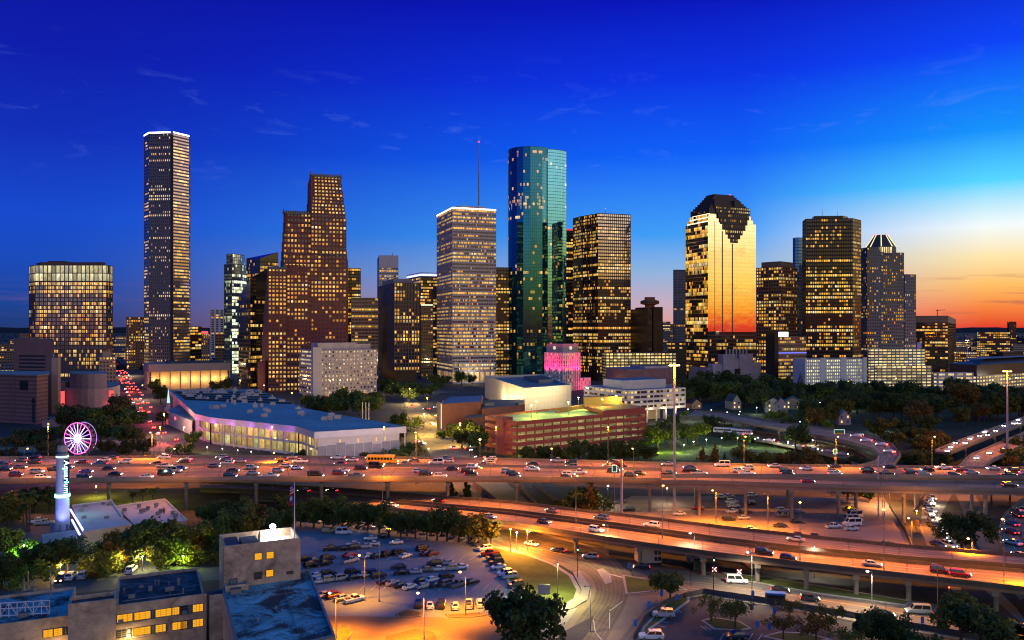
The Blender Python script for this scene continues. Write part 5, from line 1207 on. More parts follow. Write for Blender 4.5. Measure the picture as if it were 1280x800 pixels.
# ================================================================== FOREGROUND BUILDING
BZ = 9.
CW = surf('stained_concrete', (.43, .325, .235), .85, .3, .35, stain=((.12, .09, .075), .75, .46, .64), fine=5)
RF = surf('blue_grey_roof', (.1, .3, .36), .8, .4, .2, stain=((.012, .016, .022), .95, .46, .56), fine=5)
RD = surf('black_roof', (.02, .024, .03), .7, .6, .4, stain=((.09, .13, .16), .8, .5, .6), fine=5)
EW = emi('office_window_yellow', (1, .43, .02), 1.0)
o = G(145, 757, BZ); o.z = 0
U = Vector((.906, .423, 0)); V = Vector((-.423, .906, 0))
fb = thing('concrete_building', 'stained concrete building with stepped flat roofs, yellow windows and roof tower', 'building', o)
def loc2(p): d = Vector(p) - o; return d.dot(U), d.dot(V)
def ff(s, t): q = U * s + V * t; return (q.x, q.y)
def fbox(name, s0, s1, t0, t1, z0, z1, mat, mtop=None, par=0, pm=None):
    P = [ff(s0, t0), ff(s1, t0), ff(s1, t1), ff(s0, t1)]
    rb = rbox(fb, P, z0, z1, mat, name, mtop)
    if par:
        q = inset(P, .35); mb = MB()
        for i in range(4):
            j = (i + 1) % 4; a, b, c_, d_ = P[i], P[j], q[j], q[i]
            mb.face([(*a, z1 + .003), (*b, z1 + .003), (*b, z1 + par), (*a, z1 + par)]); mb.face([(*a, z1 + par), (*b, z1 + par), (*c_, z1 + par), (*d_, z1 + par)]); mb.face([(*c_, z1 + .003), (*d_, z1 + .003), (*d_, z1 + par), (*c_, z1 + par)][::-1])
        mb.build('parapet', pm or mat, fb)
    return rb
s_a, _ = loc2(G(255, 741, BZ)); 
wl = s_a                                                           # main wall runs s = 0 .. wl
tb = loc2(G(145, 728, BZ))[1]
print('FB wall', wl, 'depth', tb)
fbox('main_block', 0, wl, 0, tb + 4, 0, BZ - .6, CW, RD, .6)
sL, tL = loc2(G(37, 768, BZ)); s86, t86 = loc2(G(86, 762, BZ))
fbox('left_block', sL - 30, s86, 1.2, tb + 4, 0, BZ - 1.5, CW, RF, .5)
sT0, tT0 = loc2(G(86, 747, BZ + 1.2)); sT1, tT1 = loc2(G(143, 741, BZ + 1.2))
fbox('stair_block', s86 + .02, -.02, -.9, 3.8, 0, BZ + .9, CW, RD, .7)
sC1, _ = loc2(G(279, 737, BZ))
fbox('wall_pier', wl + .02, wl + .35, -.5, 1, 0, BZ + .2, CW)
fbox('service_tower', wl + .9, sC1 + .2, -.6, 2.2, 0, BZ - .2, CW, RD)
# right wing with stained blue roof
R_ = [G(277, 735, BZ), G(387, 712, BZ), G(419, 794, BZ), G(300, 822, BZ)]
P = [((q - o).x, (q - o).y) for q in (R_[3], R_[2], R_[1], R_[0])]
rbox(fb, P, 0, BZ - .35, CW, 'right_wing', RF)
q = inset(P, .4); mb = MB()
for i in range(4):
    j = (i + 1) % 4; a, b, c_, d_ = P[i], P[j], q[j], q[i]; z1 = BZ - .345
    mb.face([(*a, z1), (*b, z1), (*b, z1 + .4), (*a, z1 + .4)]); mb.face([(*a, z1 + .4), (*b, z1 + .4), (*c_, z1 + .4), (*d_, z1 + .4)]); mb.face([(*d_, z1), (*c_, z1), (*c_, z1 + .4), (*d_, z1 + .4)])
mb.build('parapet', surf('blue_parapet', (.12, .16, .2), .8, .2, .2), fb)
# sunken court between (walls with dark opening)
s0c, s1c = sC1 + .3, sC1 + 5.0
fbox('court_block', s0c, s1c, -7.5, -2.6, 0, BZ - 2.4, CW, surf('pink_deck', (.2, .15, .15), .85, .2, .2), .5)
fbox('court_block', s0c, s1c - .4, .1, 3.4, 0, BZ + .35, CW, surf('pink_deck', (.2, .15, .15)), .5)
mb = MB(); M_ = Matrix.Translation((*ff(s0c + 2.6, .08), 0)) @ Matrix.Rotation(math.atan2(U.y, U.x), 4, 'Z'); mb.box(-1, 1.2, -.06, .1, BZ - 2.2, BZ - .3, M=M_); mb.build('doorway', M_dark, fb)
fbox('roof_unit', s0c + .8, s0c + 2.8, -1.6, -.4, BZ - .4, BZ + .6, M_steel)
for s_, t_, w_, d_, h_ in ((2, 5, 1.2, .9, .8), (5.5, 8, .7, .7, 1.1), (8.5, 6.5, 1.6, 1., .9), (10.8, 10, .5, .5, 1.4), (3.8, 11, .9, .6, .6), (-8, 6, 1.2, 1., .9), (-12, 9, .6, .6, 1.), (-16, 5, 1.6, 1., .8)):
    zb = BZ - .6 if s_ > 0 else BZ - 1.5; fbox('roof_unit', s_, s_ + w_, t_, t_ + d_, zb, zb + h_, surf('vent_grey', (.16, .18, .2), .6, .2, 1.), M_dark)
for s_, t_ in ((1.2, 9), (6.8, 11.5), (7.4, 11.6), (11.6, 4), (-6, 10), (-10, 4.5)):
    q = ff(s_, t_); zb = BZ - .6 if s_ > 0 else BZ - 1.5; mb = MB(); mb.tube((*q, zb), (*q, zb + .9), .12, .12, 8); mb.tube((*q, zb + .9), (*q, zb + 1.05), .22, .16, 8); mb.build('vent_pipe', M_steel, fb)
for (sa, ta, sb, tb2) in ((1, 3.4, 11.8, 3.4), (9.3, 3.4, 9.3, 12.5)):
    a_, b_ = ff(sa, ta), ff(sb, tb2); mb = MB(); mb.tube((*a_, BZ - .42), (*b_, BZ - .42), .09, .09, 6); mb.build('roof_conduit', M_steel, fb)
for a_, b_ in ((G(330, 745, BZ), G(396, 733, BZ)), (G(352, 724, BZ), G(372, 786, BZ))):
    a_, b_ = a_ - o, b_ - o; mb = MB(); mb.tube((a_.x, a_.y, BZ - .27), (b_.x, b_.y, BZ - .27), .05, .05, 6); mb.build('roof_conduit', M_steel, fb)
for px, py in ((345, 760), (383, 748), (360, 735), (322, 775)):
    p_ = G(px, py, BZ) - o; mb = MB(); mb.tube((p_.x, p_.y, BZ - .35), (p_.x, p_.y, BZ + .25), .14, .14, 8); mb.tube((p_.x, p_.y, BZ + .25), (p_.x, p_.y, BZ + .36), .24, .18, 8); mb.build('vent_pipe', M_steel, fb)
# windows of the front wall
def win(s0, s1, z0, z1, t=-.02, mat=None, nm='window', nmul=3):
    M_ = Matrix.Translation((*ff(s0, t), 0)) @ Matrix.Rotation(math.atan2(U.y, U.x), 4, 'Z')
    mb = MB(); L = s1 - s0; mb.box(-.06, L + .06, -.06, .05, z0 - .08, z1 + .08); fr = mb.build(nm, M_dark, fb); fr.matrix_basis = M_
    mb = MB(); mb.box(.03, L - .03, -.075, -.05, z0, z1); mb.build('pane', mat or EW, fr)
    mb = MB()
    for i in range(1, nmul): mb.box(L * i / nmul - .03, L * i / nmul + .03, -.1, -.073, z0, z1)
    for i in range(1, 4): z = z0 + (z1 - z0) * i / 4; mb.box(.03, L - .03, -.09, -.073, z - .015, z + .015)
    mb.build('blind_slats', surf('blind', (.3, .2, .06), .7), fr)
    return fr
DKP = surf('dark_pane', (.03, .035, .045), .15, .1, 1., spec=.6); BLP = surf('blue_infill', (.08, .14, .18), .5, .15, .5)
f = lambda px: (px - 145) / 110. * wl
for z0, cells in ((BZ - 3.15, ((146, 165, 1), (167, 187, 1), (193, 213, 1), (214, 223, 1), (240, 253.5, 1))), (BZ - 6.0, ((146, 164, 0), (166, 187, 2), (193, 206, 1), (214, 233, 1), (240, 253.5, 1)))):
    for a, b, k in cells: win(f(a), f(b), z0, z0 + 1.35, mat=(DKP if k == 0 else EW), nmul=3)
    for a, b in ((188, 192), (224, 233), (234, 239)): win(f(a), f(b), z0 - .1, z0 + 1.4, mat=BLP if b - a < 6 else DKP, nm='infill_panel', nmul=1)
    mb = MB(); M_ = Matrix.Translation((*ff(0, 0), 0)) @ Matrix.Rotation(math.atan2(U.y, U.x), 4, 'Z'); mb.box(.1, wl - .1, -.35, .0, z0 - .35, z0 - .18, M=M_); mb.build('ledge', CW, fb)
for px in (147.5, 226):
    mb = MB(); M_ = Matrix.Translation((*ff(f(px), -.1), 0)) @ Matrix.Rotation(math.atan2(U.y, U.x), 4, 'Z'); mb.box(0, .9, -.5, 0, BZ - 3.2, BZ - 2.6, M=M_); mb.build('air_conditioner', M_steel, fb)
for a, b, k in ((54, 66, 1), (67, 78, 1), (79, 85, 0)):
    g_ = lambda px: sL + (px - 37) / 49. * (s86 - sL); win(g_(a), g_(b), BZ - 4.4, BZ - 3.1, t=1.18, mat=EW if k else DKP, nmul=2)
win(g_(76), g_(85), BZ - 7.3, BZ - 6.4, t=1.18, nmul=2)
q = ff(f(160), -1.6); point_light((q[0] + o.x, q[1] + o.y, BZ - 5.6), (1, .62, .2), 320, .15, name='wall_lamp_light')
mb = MB(); mb.box(q[0] - .2, q[0] + .2, q[1] - .2, q[1] + .2, BZ - 5.5, BZ - 5.15); mb.build('wall_lamp', emi('wall_lamp_glow', (1, .8, .35), 18), fb)
q = ff(g_(70), -.8); point_light((q[0] + o.x, q[1] + o.y, BZ - 6.5), (1, .6, .2), 160, .15, name='wall_lamp_light')
# roof tower (penthouse) with open parapet, floodlight, flagpole
sP0, tP0 = loc2(G(280, 734, BZ)); sP1, _ = loc2(G(374, 719, BZ)); tp1 = tP0 + 10
zP = ZA(683, G(280, 734, BZ).y)
print('penthouse', sP0, sP1, tP0, zP)
fbox('roof_tower', sP0, sP1, tP0, tp1, 0, zP - 1.6, CW, surf('pale_roof', (.4, .37, .33), .8, .1, .2), 1.6)
Lp = sP1 - sP0
for (u, z0, mt_) in ((.39, 5.0, EW), (.545, 5.0, EW), (.54, 1.1, EW), (.07, .15, BLP), (.39, .9, DKP)):
    win(sP0 + Lp * u, sP0 + Lp * (u + .095), BZ + z0 * .93, BZ + z0 * .93 + 1.25, t=tP0 - .02, mat=mt_, nmul=1)
win(sP0 + Lp * .815, sP0 + Lp * .9, BZ + 1.0, BZ + 1.5, t=tP0 - .02, mat=DKP, nmul=1)
fbox('roof_screen', sP0 + Lp * .05, sP0 + Lp * .22, tP0 + 2, tP0 + 9, zP - 1.6, zP - .5, surf('louvre_blue', (.1, .13, .17), .6, .2, .4), M_dark)
fbox('roof_plant', sP0 + Lp * .24, sP0 + Lp * .46, tP0 + 1.5, tP0 + 7, zP - 1.6, zP - .2, surf('rusty_plant', (.16, .07, .045), .8, .3, .6))
for i in range(5):
    q = ff(sP0 + Lp * (.47 + .012 * i), tP0 + 3 + i); mb = MB(); mb.tube((*q, zP - 1.6), (*q, zP + .5), .16, .16, 8); mb.build('vent_pipe', M_steel, fb)
q = ff(sP0 + Lp * .72, tp1 - .9)
fl = thing('floodlight', 'blazing white floodlight on the roof tower', 'floodlight', (o.x + q[0], o.y + q[1], zP - 1.6))
mb = MB(); mb.tube((0, 0, 0), (0, 0, 2.2), .06, .06, 6); mb.build('pole', M_steel, fl); mb = MB(); mb.tube((0, -.12, 2.3), (0, .12, 2.45), .62, .62, 12); mb.build('lamp', emi('flood_glow', (.93, .98, 1), 40), fl)
point_light((0, -.9, 2.2), (1, .93, .78), 800, .25, fl); 
q = ff(sP1 - 1.0, tP0 + 1.2); fp = thing('flagpole', 'slender flagpole on the corner of the roof tower', 'flagpole', (o.x + q[0], o.y + q[1], zP - 1.6))
zt = ZA(603, o.y + q[1]) - (zP - 1.6); mb = MB(); mb.tube((0, 0, 0), (0, 0, zt), .11, .06, 8); mb.build('pole', M_white, fp)
for k, (nm, lb, zz, cols) in enumerate((('flag', 'red white and blue flag hanging limp at the top of the flagpole', zt - .4, 'us'), ('flag', 'blue white and red star flag hanging limp below the other flag', zt - 2.6, 'tx'))):
    mb = MB(); nfold = 9; H_ = 1.9
    for i in range(nfold):
        x0, x1 = -.12 - .85 * i / nfold, -.12 - .85 * (i + 1) / nfold; y0, y1 = .16 * math.sin(i * 1.7), .16 * math.sin((i + 1) * 1.7); dz0, dz1 = -.5 * (i / nfold) ** 1.2, -.5 * ((i + 1) / nfold) ** 1.2
        for j in range(7):
            zA, zB = zz - H_ * j / 7, zz - H_ * (j + 1) / 7
            if cols == 'us': m_ = 2 if (i < 4 and j < 3) else (j % 2)
            else: m_ = 2 if i < 3 else (1 if j < 3 else 0)
            mb.face([(x0, y0, zA + dz0), (x1, y1, zA + dz1), (x1, y1, zB + dz1), (x0, y0, zB + dz0)], m_)
    fo = mb.build(nm, [surf('flag_red', (.5, .02, .03), .8, .05), surf('flag_white', (.7, .7, .7), .8, .05), surf('flag_blue', (.03, .06, .4), .8, .05)], None, fp.location); tag(fo, lb, 'flag')
# white steel truss behind the billboard, antennas, small roof things
tr = thing('billboard_truss', 'white lattice steel truss standing on the building roof', 'truss', (o.x + ff(sL - 1, 4)[0], o.y + ff(sL - 1, 4)[1], BZ - 1.5))
a0 = G(-20, 756, BZ + 1) - tr.location; a1 = G(62, 743, BZ + 2.2) - tr.location
a0 = Vector((a0.x, a0.y, .3)); a1 = Vector((a1.x, a1.y, .3)); up = Vector((0, 0, 2.3))
WS = surf('white_steel', (.5, .52, .58), .5, .08, .5)
for a_, b_, nm in ((a0, a1, 'bottom_chord'), (a0 + up, a1 + up, 'top_chord'), (a0 + up * .55, a1 + up * .55, 'middle_rail')): mb = MB(); mb.tube(a_, b_, .11, .11, 6); mb.build(nm, WS, tr)
for i in range(9):
    p = a0.lerp(a1, i / 8); mb = MB(); mb.tube(p - Vector((0, 0, .3)), p + up, .09, .09, 6); mb.build('post', WS, tr)
    if i < 8: mb = MB(); mb.tube(p + up * (i % 2), a0.lerp(a1, (i + 1) / 8) + up * ((i + 1) % 2), .07, .07, 6); mb.build('brace', WS, tr)
for i, (px, py, h, lb) in enumerate(((35, 735, 3.4, 'pale roof mast beside the white truss'), (30, 738, 2.4, 'short pale vent mast left of its taller twin'), (63, 745, 5.0, 'thin dark aerial pole right of the white truss'), (43, 738, 2., 'stubby dark vent on the blue roof by the truss'))):
    p = G(px, py, BZ - 1); mb = MB(); mb.tube((0, 0, 0), (0, 0, h), .16 if i != 2 else .07, .12 if i != 2 else .05, 8); mb.tube((0, 0, 0), (0, 0, .5), .3, .25, 8); tag(mb.build('roof_mast', M_steel, None, p), lb, 'mast')
# ================================================================== AQUARIUM TOWER, RESTAURANT, WHEEL
q = G(78, 668, 0); A_Y = q.y
at_ = thing('sign_tower', 'tall white tapered tower with vertical Aquarium lettering and glowing ring', 'tower', q)
h = ZA(557, A_Y); s = A_Y / 1000
WT = surf('tower_white', (.48, .49, .6), .6, .1, .15)
mb = MB(); mb.tube((0, 0, 0), (0, 0, h - 3.2), 8.6 * s, 6.4 * s, 28); smooth(mb.build('shaft', WT, at_))
mb = MB(); mb.tube((0, 0, h - 3.2), (0, 0, h - 2.4), 6.9 * s, 7.2 * s, 28); mb.tube((0, 0, h - 1.6), (0, 0, h), 6.3 * s, 5.9 * s, 28); mb.build('cap', surf('cap_grey', (.3, .28, .3), .7, .1, .3), at_)
mb = MB(); mb.tube((0, 0, h - 2.4), (0, 0, h - 1.6), 5.6 * s, 5.6 * s, 28); mb.build('lantern', surf('lantern_blue', (.08, .12, .3), .4, .1, .3), at_)
zr = ZA(619, A_Y); mb = MB(); mb.tube((0, 0, zr - .42), (0, 0, zr + .42), 8.9 * s, 8.7 * s, 28); mb.build('glow_ring', emi('ring_cyan', (.45, 1, .9), 2.6), at_)
mb = MB(); mb.tube((0, 0, h - 3.3), (0, 0, h - 2.9), 7.2 * s, 7.2 * s, 28); mb.build('glow_ring', MATS['ring_cyan'], at_)
x0 = 6.3 * s
zb_, zt_ = ZA(617, A_Y), ZA(573, A_Y)
mb = MB(); mb.box(x0 - .2, x0 + 1.35, -.35 - 1.2, -.1 - 1.2, zb_ + .4, zt_); bd = mb.build('sign_board', surf('sign_navy', (.02, .03, .06), .5, .1, .5), at_)
tcv = D.curves.new('lettering', 'FONT'); tcv.body = 'Aquarium'; tcv.size = 2.15; tcv.extrude = .05; tcv.align_x = 'LEFT'; tcv.space_character = 1.12; tcv.materials.append(emi('letters_cyan', (.4, .95, 1), 4.5))
tmp = D.objects.new('lettering_curve', tcv); COL.objects.link(tmp); bpy.context.view_layer.update()
lm = D.meshes.new_from_object(tmp.evaluated_get(bpy.context.evaluated_depsgraph_get())); D.objects.remove(tmp)
to = obj('lettering', lm, bd); to.location = (x0 - .08, -1.62, zt_ - .35); to.rotation_euler = (rad(90), rad(90), 0)
to['label'] = 'glowing cyan letters reading Aquarium'
point_light((q.x + 3, q.y - 6, 2.5), (.22, .25, 1), 2000, .4, name='blue_uplight', spot=70, aim=(q.x, q.y, 11))
point_light((q.x + 5, q.y + 1, zr), (.4, 1, .95), 260, .4, name='ring_light')
mb = MB()
for i in range(10):
    a = 2 * math.pi * i / 10; mb.tube((2.9 * math.cos(a), 2.9 * math.sin(a), 0), (2.9 * math.cos(a), 2.9 * math.sin(a), 3.4), .5, .3, 6)
mb.tube((0, 0, 0), (0, 0, 1.6), 3.3, 3.0, 16); mb.build('base_rockwork', surf('rock_blue', (.16, .17, .26), .9, .3, .4), at_)
rst = thing('restaurant', 'low restaurant with folded pale flat roofs at the foot of the white tower', 'restaurant', (*G(150, 650, 5)[:2], 0))
o = Vector((*G(150, 650, 5)[:2], 0))
def pblk(px, z, m_, nm, mt, par=0.):
    P = [G(a, b, z) - o for a, b in px]
    if sum(p.x * q.y - q.x * p.y for p, q in zip(P, P[1:] + P[:1])) < 0: P.reverse()
    return rbox(rst, [(v_.x, v_.y) for v_ in P], 0, z, m_, nm, mt)
RW = surf('aq_roof', (.42, .4, .42), .8, .15, .08, stain=((.2, .18, .19), .6)); WB = surf('aq_wall', (.3, .2, .14), .8, .2, .2)
pblk([(90, 633), (139, 626.5), (152, 645), (165, 655), (105, 664.5)], 5.2, WB, 'main_wing', RW)
pblk([(145, 634), (206, 625), (233, 651), (168, 656)], 4.6, WB, 'side_wing', RW)
for (a, b, c_, d_, z) in ((139, 626.5, 153, 646, 5.2), (206, 625, 233, 651, 4.6), (90, 633, 139, 626.5, 5.2), (145, 634, 206, 625, 4.6)):
    p0, p1 = G(a, b, z) - o, G(c_, d_, z) - o; mb = MB(); mb.tube(p0 + Vector((0, 0, .25)), p1 + Vector((0, 0, .25)), .28, .28, 5); mb.build('roof_ridge', surf('ridge_pale', (.5, .46, .46), .8, .1, .3), rst)
for i in range(16):
    a = RND.uniform(0, 1); p = (G(100 + 120 * a, 634 + RND.uniform(-4, 14), 5.2) - o); mb = MB(); mb.box(p.x - .5, p.x + .5, p.y - .4, p.y + .4, 4.9, 5.9); mb.build('roof_vent', M_concd, rst)
p = G(205, 641, 4.6) - o; mb = MB(); mb.tube((p.x, p.y, 4.5), (p.x, p.y, 6), .3, .35, 8); mb.build('roof_funnel', surf('funnel_red', (.35, .08, .05), .6), rst)
for i, (a, b, c_, d_) in enumerate(((88, 637, 104, 663), (90, 650, 99.5, 668))):
    p0, p1 = G(a, b, 5.4) - o, G(c_, d_, 5.0) - o; mb = MB(); mb.tube(p0, p1, .28, .28, 6); mb.build('neon_edge', emi('neon_blue', (.3, .35, 1), 5), rst)
pblk([(52, 668), (95, 662), (97, 674), (54, 682)], 2.2, surf('plinth', (.35, .3, .27), .8, .15, .3), 'plinth', M_rooflt)
p = G(104, 668, 2); point_light(p, (.3, .3, 1), 500, .3, name='neon_light')

# ferris wheel
wY = 318.; wc = Vector((K(97) * wY, wY, ZA(548, wY))); Rw = 19.5 * wY / 1000
fw_ = thing('ferris_wheel', 'neon-lit ferris wheel glowing pink and violet beyond the freeway', 'ferris wheel', (wc.x, wc.y, 0))
ang = rad(-13); ax = Vector((math.cos(ang + rad(90)) , math.sin(ang + rad(90)), 0)); uu = Vector((math.cos(ang), math.sin(ang), 0)); up = Vector((0, 0, 1))
c0 = Vector((0, 0, wc.z)); hub2 = c0 + ax * 3.2
def ring(c, R_, r, mat, nm, seg=40):
    mb = MB(); P = [c + uu * (R_ * math.cos(2 * math.pi * i / seg)) + up * (R_ * math.sin(2 * math.pi * i / seg)) for i in range(seg)]
    for i in range(seg): mb.tube(P[i], P[(i + 1) % seg], r, r, 5, caps=False)
    return mb.build(nm, mat, fw_), P
N1 = emi('neon_pink', (1, .12, .5), 3.); N2 = emi('neon_violet', (.45, .3, 1), 3.5); N3 = emi('neon_white', (.85, .75, 1), 5.)
ring(c0, Rw, .14, N1, 'rim'); ring(hub2, Rw, .1, surf('rim_pale', (.5, .45, .6), .5), 'rim'); ring(hub2, Rw * .98, .05, N2, 'rim_light')
ring(c0, Rw * .25, .14, N3, 'hub_ring', 16)
for i in range(20):
    a = 2 * math.pi * i / 20; d = uu * math.cos(a) + up * math.sin(a)
    mb = MB(); mb.tube(c0, c0 + d * Rw * .94, .15, .1, 5); mb.build('spoke', (N3, N2, N2, N3, N1)[i % 5], fw_)
    mb = MB(); mb.tube(c0 + d * Rw, hub2 + d * Rw, .05, .05, 4); mb.build('cross_bar', M_steel, fw_)
    mb = MB(); m_ = (c0 + hub2) / 2 + d * Rw; mb.box(m_.x - .5, m_.x + .5, m_.y - .5, m_.y + .5, m_.z - 1.3, m_.z - .1); mb.build('gondola', M_dark, fw_)
for sx_ in (-1, 1):
    for c in (c0, hub2): mb = MB(); b = c + uu * sx_ * 3.4; mb.tube(c, (b.x, b.y, 0), .16, .2, 6); mb.build('support_leg', M_steel, fw_)
point_light((wc.x, wc.y - 3, wc.z), (.9, .2, .8), 2500, 1.5, name='wheel_glow_light')

# ================================================================== LIT LAMPS
def lamp_post(x, y, h, col, energy, label, zb=0., arm=0., mat=None, group='street lamps', r=.12, rz=0., name='street_lamp', soft=.35, spot=None, head=.32):
    lp = thing(name, label, 'street lamp', (x, y, zb), rz, group)
    key = (round(h, 1), arm, r, mat.name if mat else '', head)
    mb = MB(); mb.tube((0, 0, 0), (0, 0, h), r, r * .6, 8); mb.tube((0, 0, 0), (0, 0, .5), r * 1.8, r * 1.6, 8); mb.build('pole', M_steel, lp)
    if arm: mb = MB(); mb.tube((0, 0, h - .1), (arm, 0, h + .3), .07, .05, 6); mb.build('arm', M_steel, lp)
    mb = MB(); mb.tube((arm, 0, h + .0), (arm, 0, h + head * .5), head * .5, head, 8); mb.tube((arm, 0, h + head * .5), (arm, 0, h + head), head, head * .4, 8); mb.build('lamp_head', mat or E_sod, lp)
    if energy: point_light((arm, 0, h - .25), col, energy * (.8 if h > 7 else 1), soft, lp, spot=(None if spot == 0 else 150 if h > 7 and spot is None else spot), blend=.7)
    return lp
SOD = (1, .29, .0); WHT = (1, .86, .62); COOL = (.7, .9, 1)
# high masts
def high_mast(px, pyb, pyt, label, e, Y=None):
    Y = Y or G(px, pyb).y; x = K(px) * Y; h = ZA(pyt, Y)
    lp = thing('high_mast', label, 'high mast', (x, Y, 0), 0, 'high mast freeway lights')
    mb = MB(); mb.tube((0, 0, 0), (0, 0, h), .55, .28, 10); mb.build('pole', surf('mast_steel', (.36, .34, .35), .5, .1, .5), lp)
    mb = MB()
    for i in range(12): a, b = 2 * math.pi * i / 12, 2 * math.pi * (i + 1) / 12; mb.tube((1.35 * math.cos(a), 1.35 * math.sin(a), h - .2), (1.35 * math.cos(b), 1.35 * math.sin(b), h - .2), .07, .07, 5, caps=False)
    for i in range(4): a = math.pi * i / 2; mb.tube((0, 0, h - .2), (1.35 * math.cos(a), 1.35 * math.sin(a), h - .2), .05, .05, 4)
    mb.build('lamp_ring', M_steel, lp)
    for i in range(8):
        a = 2 * math.pi * (i + .5) / 8; mb = MB(); mb.tube((1.45 * math.cos(a), 1.45 * math.sin(a), h - .55), (1.45 * math.cos(a), 1.45 * math.sin(a), h - .25), .33, .22, 8); mb.build('lamp_head', emi('lamp_mast', (1, .5, .14), 30), lp)
    point_light((0, 0, h - 1.5), (1, .3, .0), e, 1.2, lp)
    return lp
high_mast(843, 642, 455, 'tall high-mast light with orange lamp ring beside the freeway split', 42000)
high_mast(1259, 578, 463, 'tall high-mast light with orange lamp ring by the far-right freeway', 36000)
high_mast(1209, 445, 425, 'small distant high-mast light with orange glow on the skyline right', 9000, 900)
for i, px in enumerate((-150, 190, 520)):  # the first lamp is added out of view to light the left deck
    Y = 306.5 if i else 308
    lamp_post(K(px) * Y, Y, 20, SOD, 16000, 'tall freeway lamp behind the far barrier ' + ('added out of view beyond the white tower', 'left of the violet-lit hall front', 'near the street crossing under')[i], group='lamps along the freeway', arm=-1.5, rz=rad(90), r=.16, soft=.6)
for i, (px, Yp, zt_) in enumerate(((387, 251.5, 16), (722, 222, 0), (1178, 238, 0))): pass
for i, px in enumerate((-80, 60, 200, 340, 480, 620, 760)):  # median lamps added to light the freeway deck, the first out of view
    Y = 282. if px < 700 else 281.; lamp_post(K(px) * Y, Y, 14, SOD, 9500, 'added thin median lamp of the freeway, ' + ('beyond the left edge', 'just left of the white tower', 'above the restaurant roof', 'above the flag', 'beside the yellow school bus', 'in front of the brick garage', 'by the green edge-on sign')[i], zb=FZ, group='lamps along the freeway', r=.09, soft=.6)
names = ['by the white tower', 'above the dark shrubs', 'over the flag', 'above the lower viaduct', 'right of the conifers', 'before the freeway split', 'over the orange car park']
for i, px in enumerate((30, 215, 387, 535, 690, 792)):
    Y = 252.5; lamp_post(K(px) * Y, Y, 10.5, SOD, 5500, 'slim freeway lamp on the near barrier ' + names[i], zb=FZ, group='lamps along the freeway', r=.1, arm=1.8, rz=rad(90), soft=.4)
for i, px in enumerate((930, 1045, 1165, 1285)):
    Y = 284.; lamp_post(K(px) * Y, Y, 10.5, SOD, 9500, 'freeway lamp behind the split carriageway, ' + ('nearest the split', 'by the green sign post', 'beside the twin sign poles', 'at the right edge')[i], zb=0 + FZ, group='lamps along the freeway', r=.1, arm=1.8, rz=rad(-90), soft=.4)
# lower viaduct lamps
for i, (px, py, e) in enumerate(((478, 632, 4800), (720, 655, 5600), (828, 672, 5600), (1000, 700, 5600), (1105, 712, 4800), (1255, 728, 4800), (600, 640, 5600), (340, 612, 4000))):
    p = G(px, py, lowz(px)); lamp_post(p.x, p.y, 13, SOD, e * 1.9, 'lower viaduct median lamp ' + ('above the dark tree row', 'over the turning boulevard', 'with pale twin heads', 'above the small kiosk yard', 'over the green verge', 'near the loop ramp', 'beside the tram street', 'under the wide freeway edge')[i], zb=lowz(px), group='lamps along the lower viaduct', r=.09, arm=1.2, rz=rad(70))
# boulevard / car park lamps
BL = [(638, 690, 6, SOD, 8500, 'orange lamp at the lawn tip beside the underpass', E_sod), (659, 688, 5.2, SOD, 4500, 'second orange lamp at the lawn tip on a shorter pole', E_sod), (646, 687, 4.5, WHT, 700, 'pale lamp by the lawn tip next to orange ones', E_white),
      (456, 748, 9.5, SOD, 9000, 'orange lamp at the car park exit beside the pickup', E_sod), (582, 769, 9, SOD, 15000, 'orange lamp on the kerb island in front of parked cars', E_sod), (530, 800, 9, SOD, 24000, 'orange lamp by the bottom junction sign', E_sod), (420, 800, 9, SOD, 24000, 'orange lamp hidden past the blue roof corner', E_sod),
      (697, 752, 8.5, (1, .9, .3), 7000, 'grey lamp post standing on the lawn', M_steel), (474, 752, 12.5, SOD, 0, 'tall unlit lamp post in the middle of the blue car park', M_steel),
      (895, 659, 11, SOD, 20000, 'orange lamp glowing amid the orange car park', E_sod), (1140, 690, 9, SOD, 6500, 'orange lamp at the kerb wall beside the headlight queue', E_sod), (1146, 660, 5, SOD, 2000, 'low orange lamp by the orange sign', E_sod), (1112, 634, 9, (1, .5, .2), 8000, 'pale green-white lamp at back corner of orange car park', E_cool),
      (1100, 622, 8, SOD, 2600, 'orange lamp under the flyover by the back corner', E_sod), (960, 664, 11, SOD, 14000, 'slim pole on the orange car park front edge', M_steel), (760, 634, 7, WHT, 700, 'white lamp glowing under the freeway left of the mast', E_white), (834, 631, 6, WHT, 700, 'white lamp glowing under the freeway near the mast', E_white),
      (1018, 722, 8, WHT, 2200, 'grey lamp post on the boulevard verge', M_steel), (1172, 764, 10, WHT, 0, 'tall dark lamp post by the side road loop', M_steel), (868, 712, 9, WHT, 900, 'pale lamp by the kiosk yard', E_white), (1290, 770, 10, SOD, 9000, 'orange lamp at the lower right street', E_sod), (940, 740, 9, WHT, 4200, 'boulevard lamp opposite the green verge', E_white), (1090, 768, 9, WHT, 4200, 'boulevard lamp behind the small trees', E_white), (1215, 720, 9, SOD, 6000, 'orange lamp beneath the viaduct right end', E_sod), (760, 700, 9, (1, .6, .25), 4200, 'lamp at the boulevard junction by the traffic signal', E_sod), (738, 790, 9, (1, .7, .45), 1800, 'lamp beside the slip road at bottom', M_steel)]
for px, py, h, c, e, lb, m_ in BL:
    p = G(px, py); lamp_post(p.x, p.y, h, c, e, lb, mat=m_, r=.1, arm=0 if h < 9 else 1.2, rz=rad(200), spot=(118 if py > 745 and px < 600 else None))
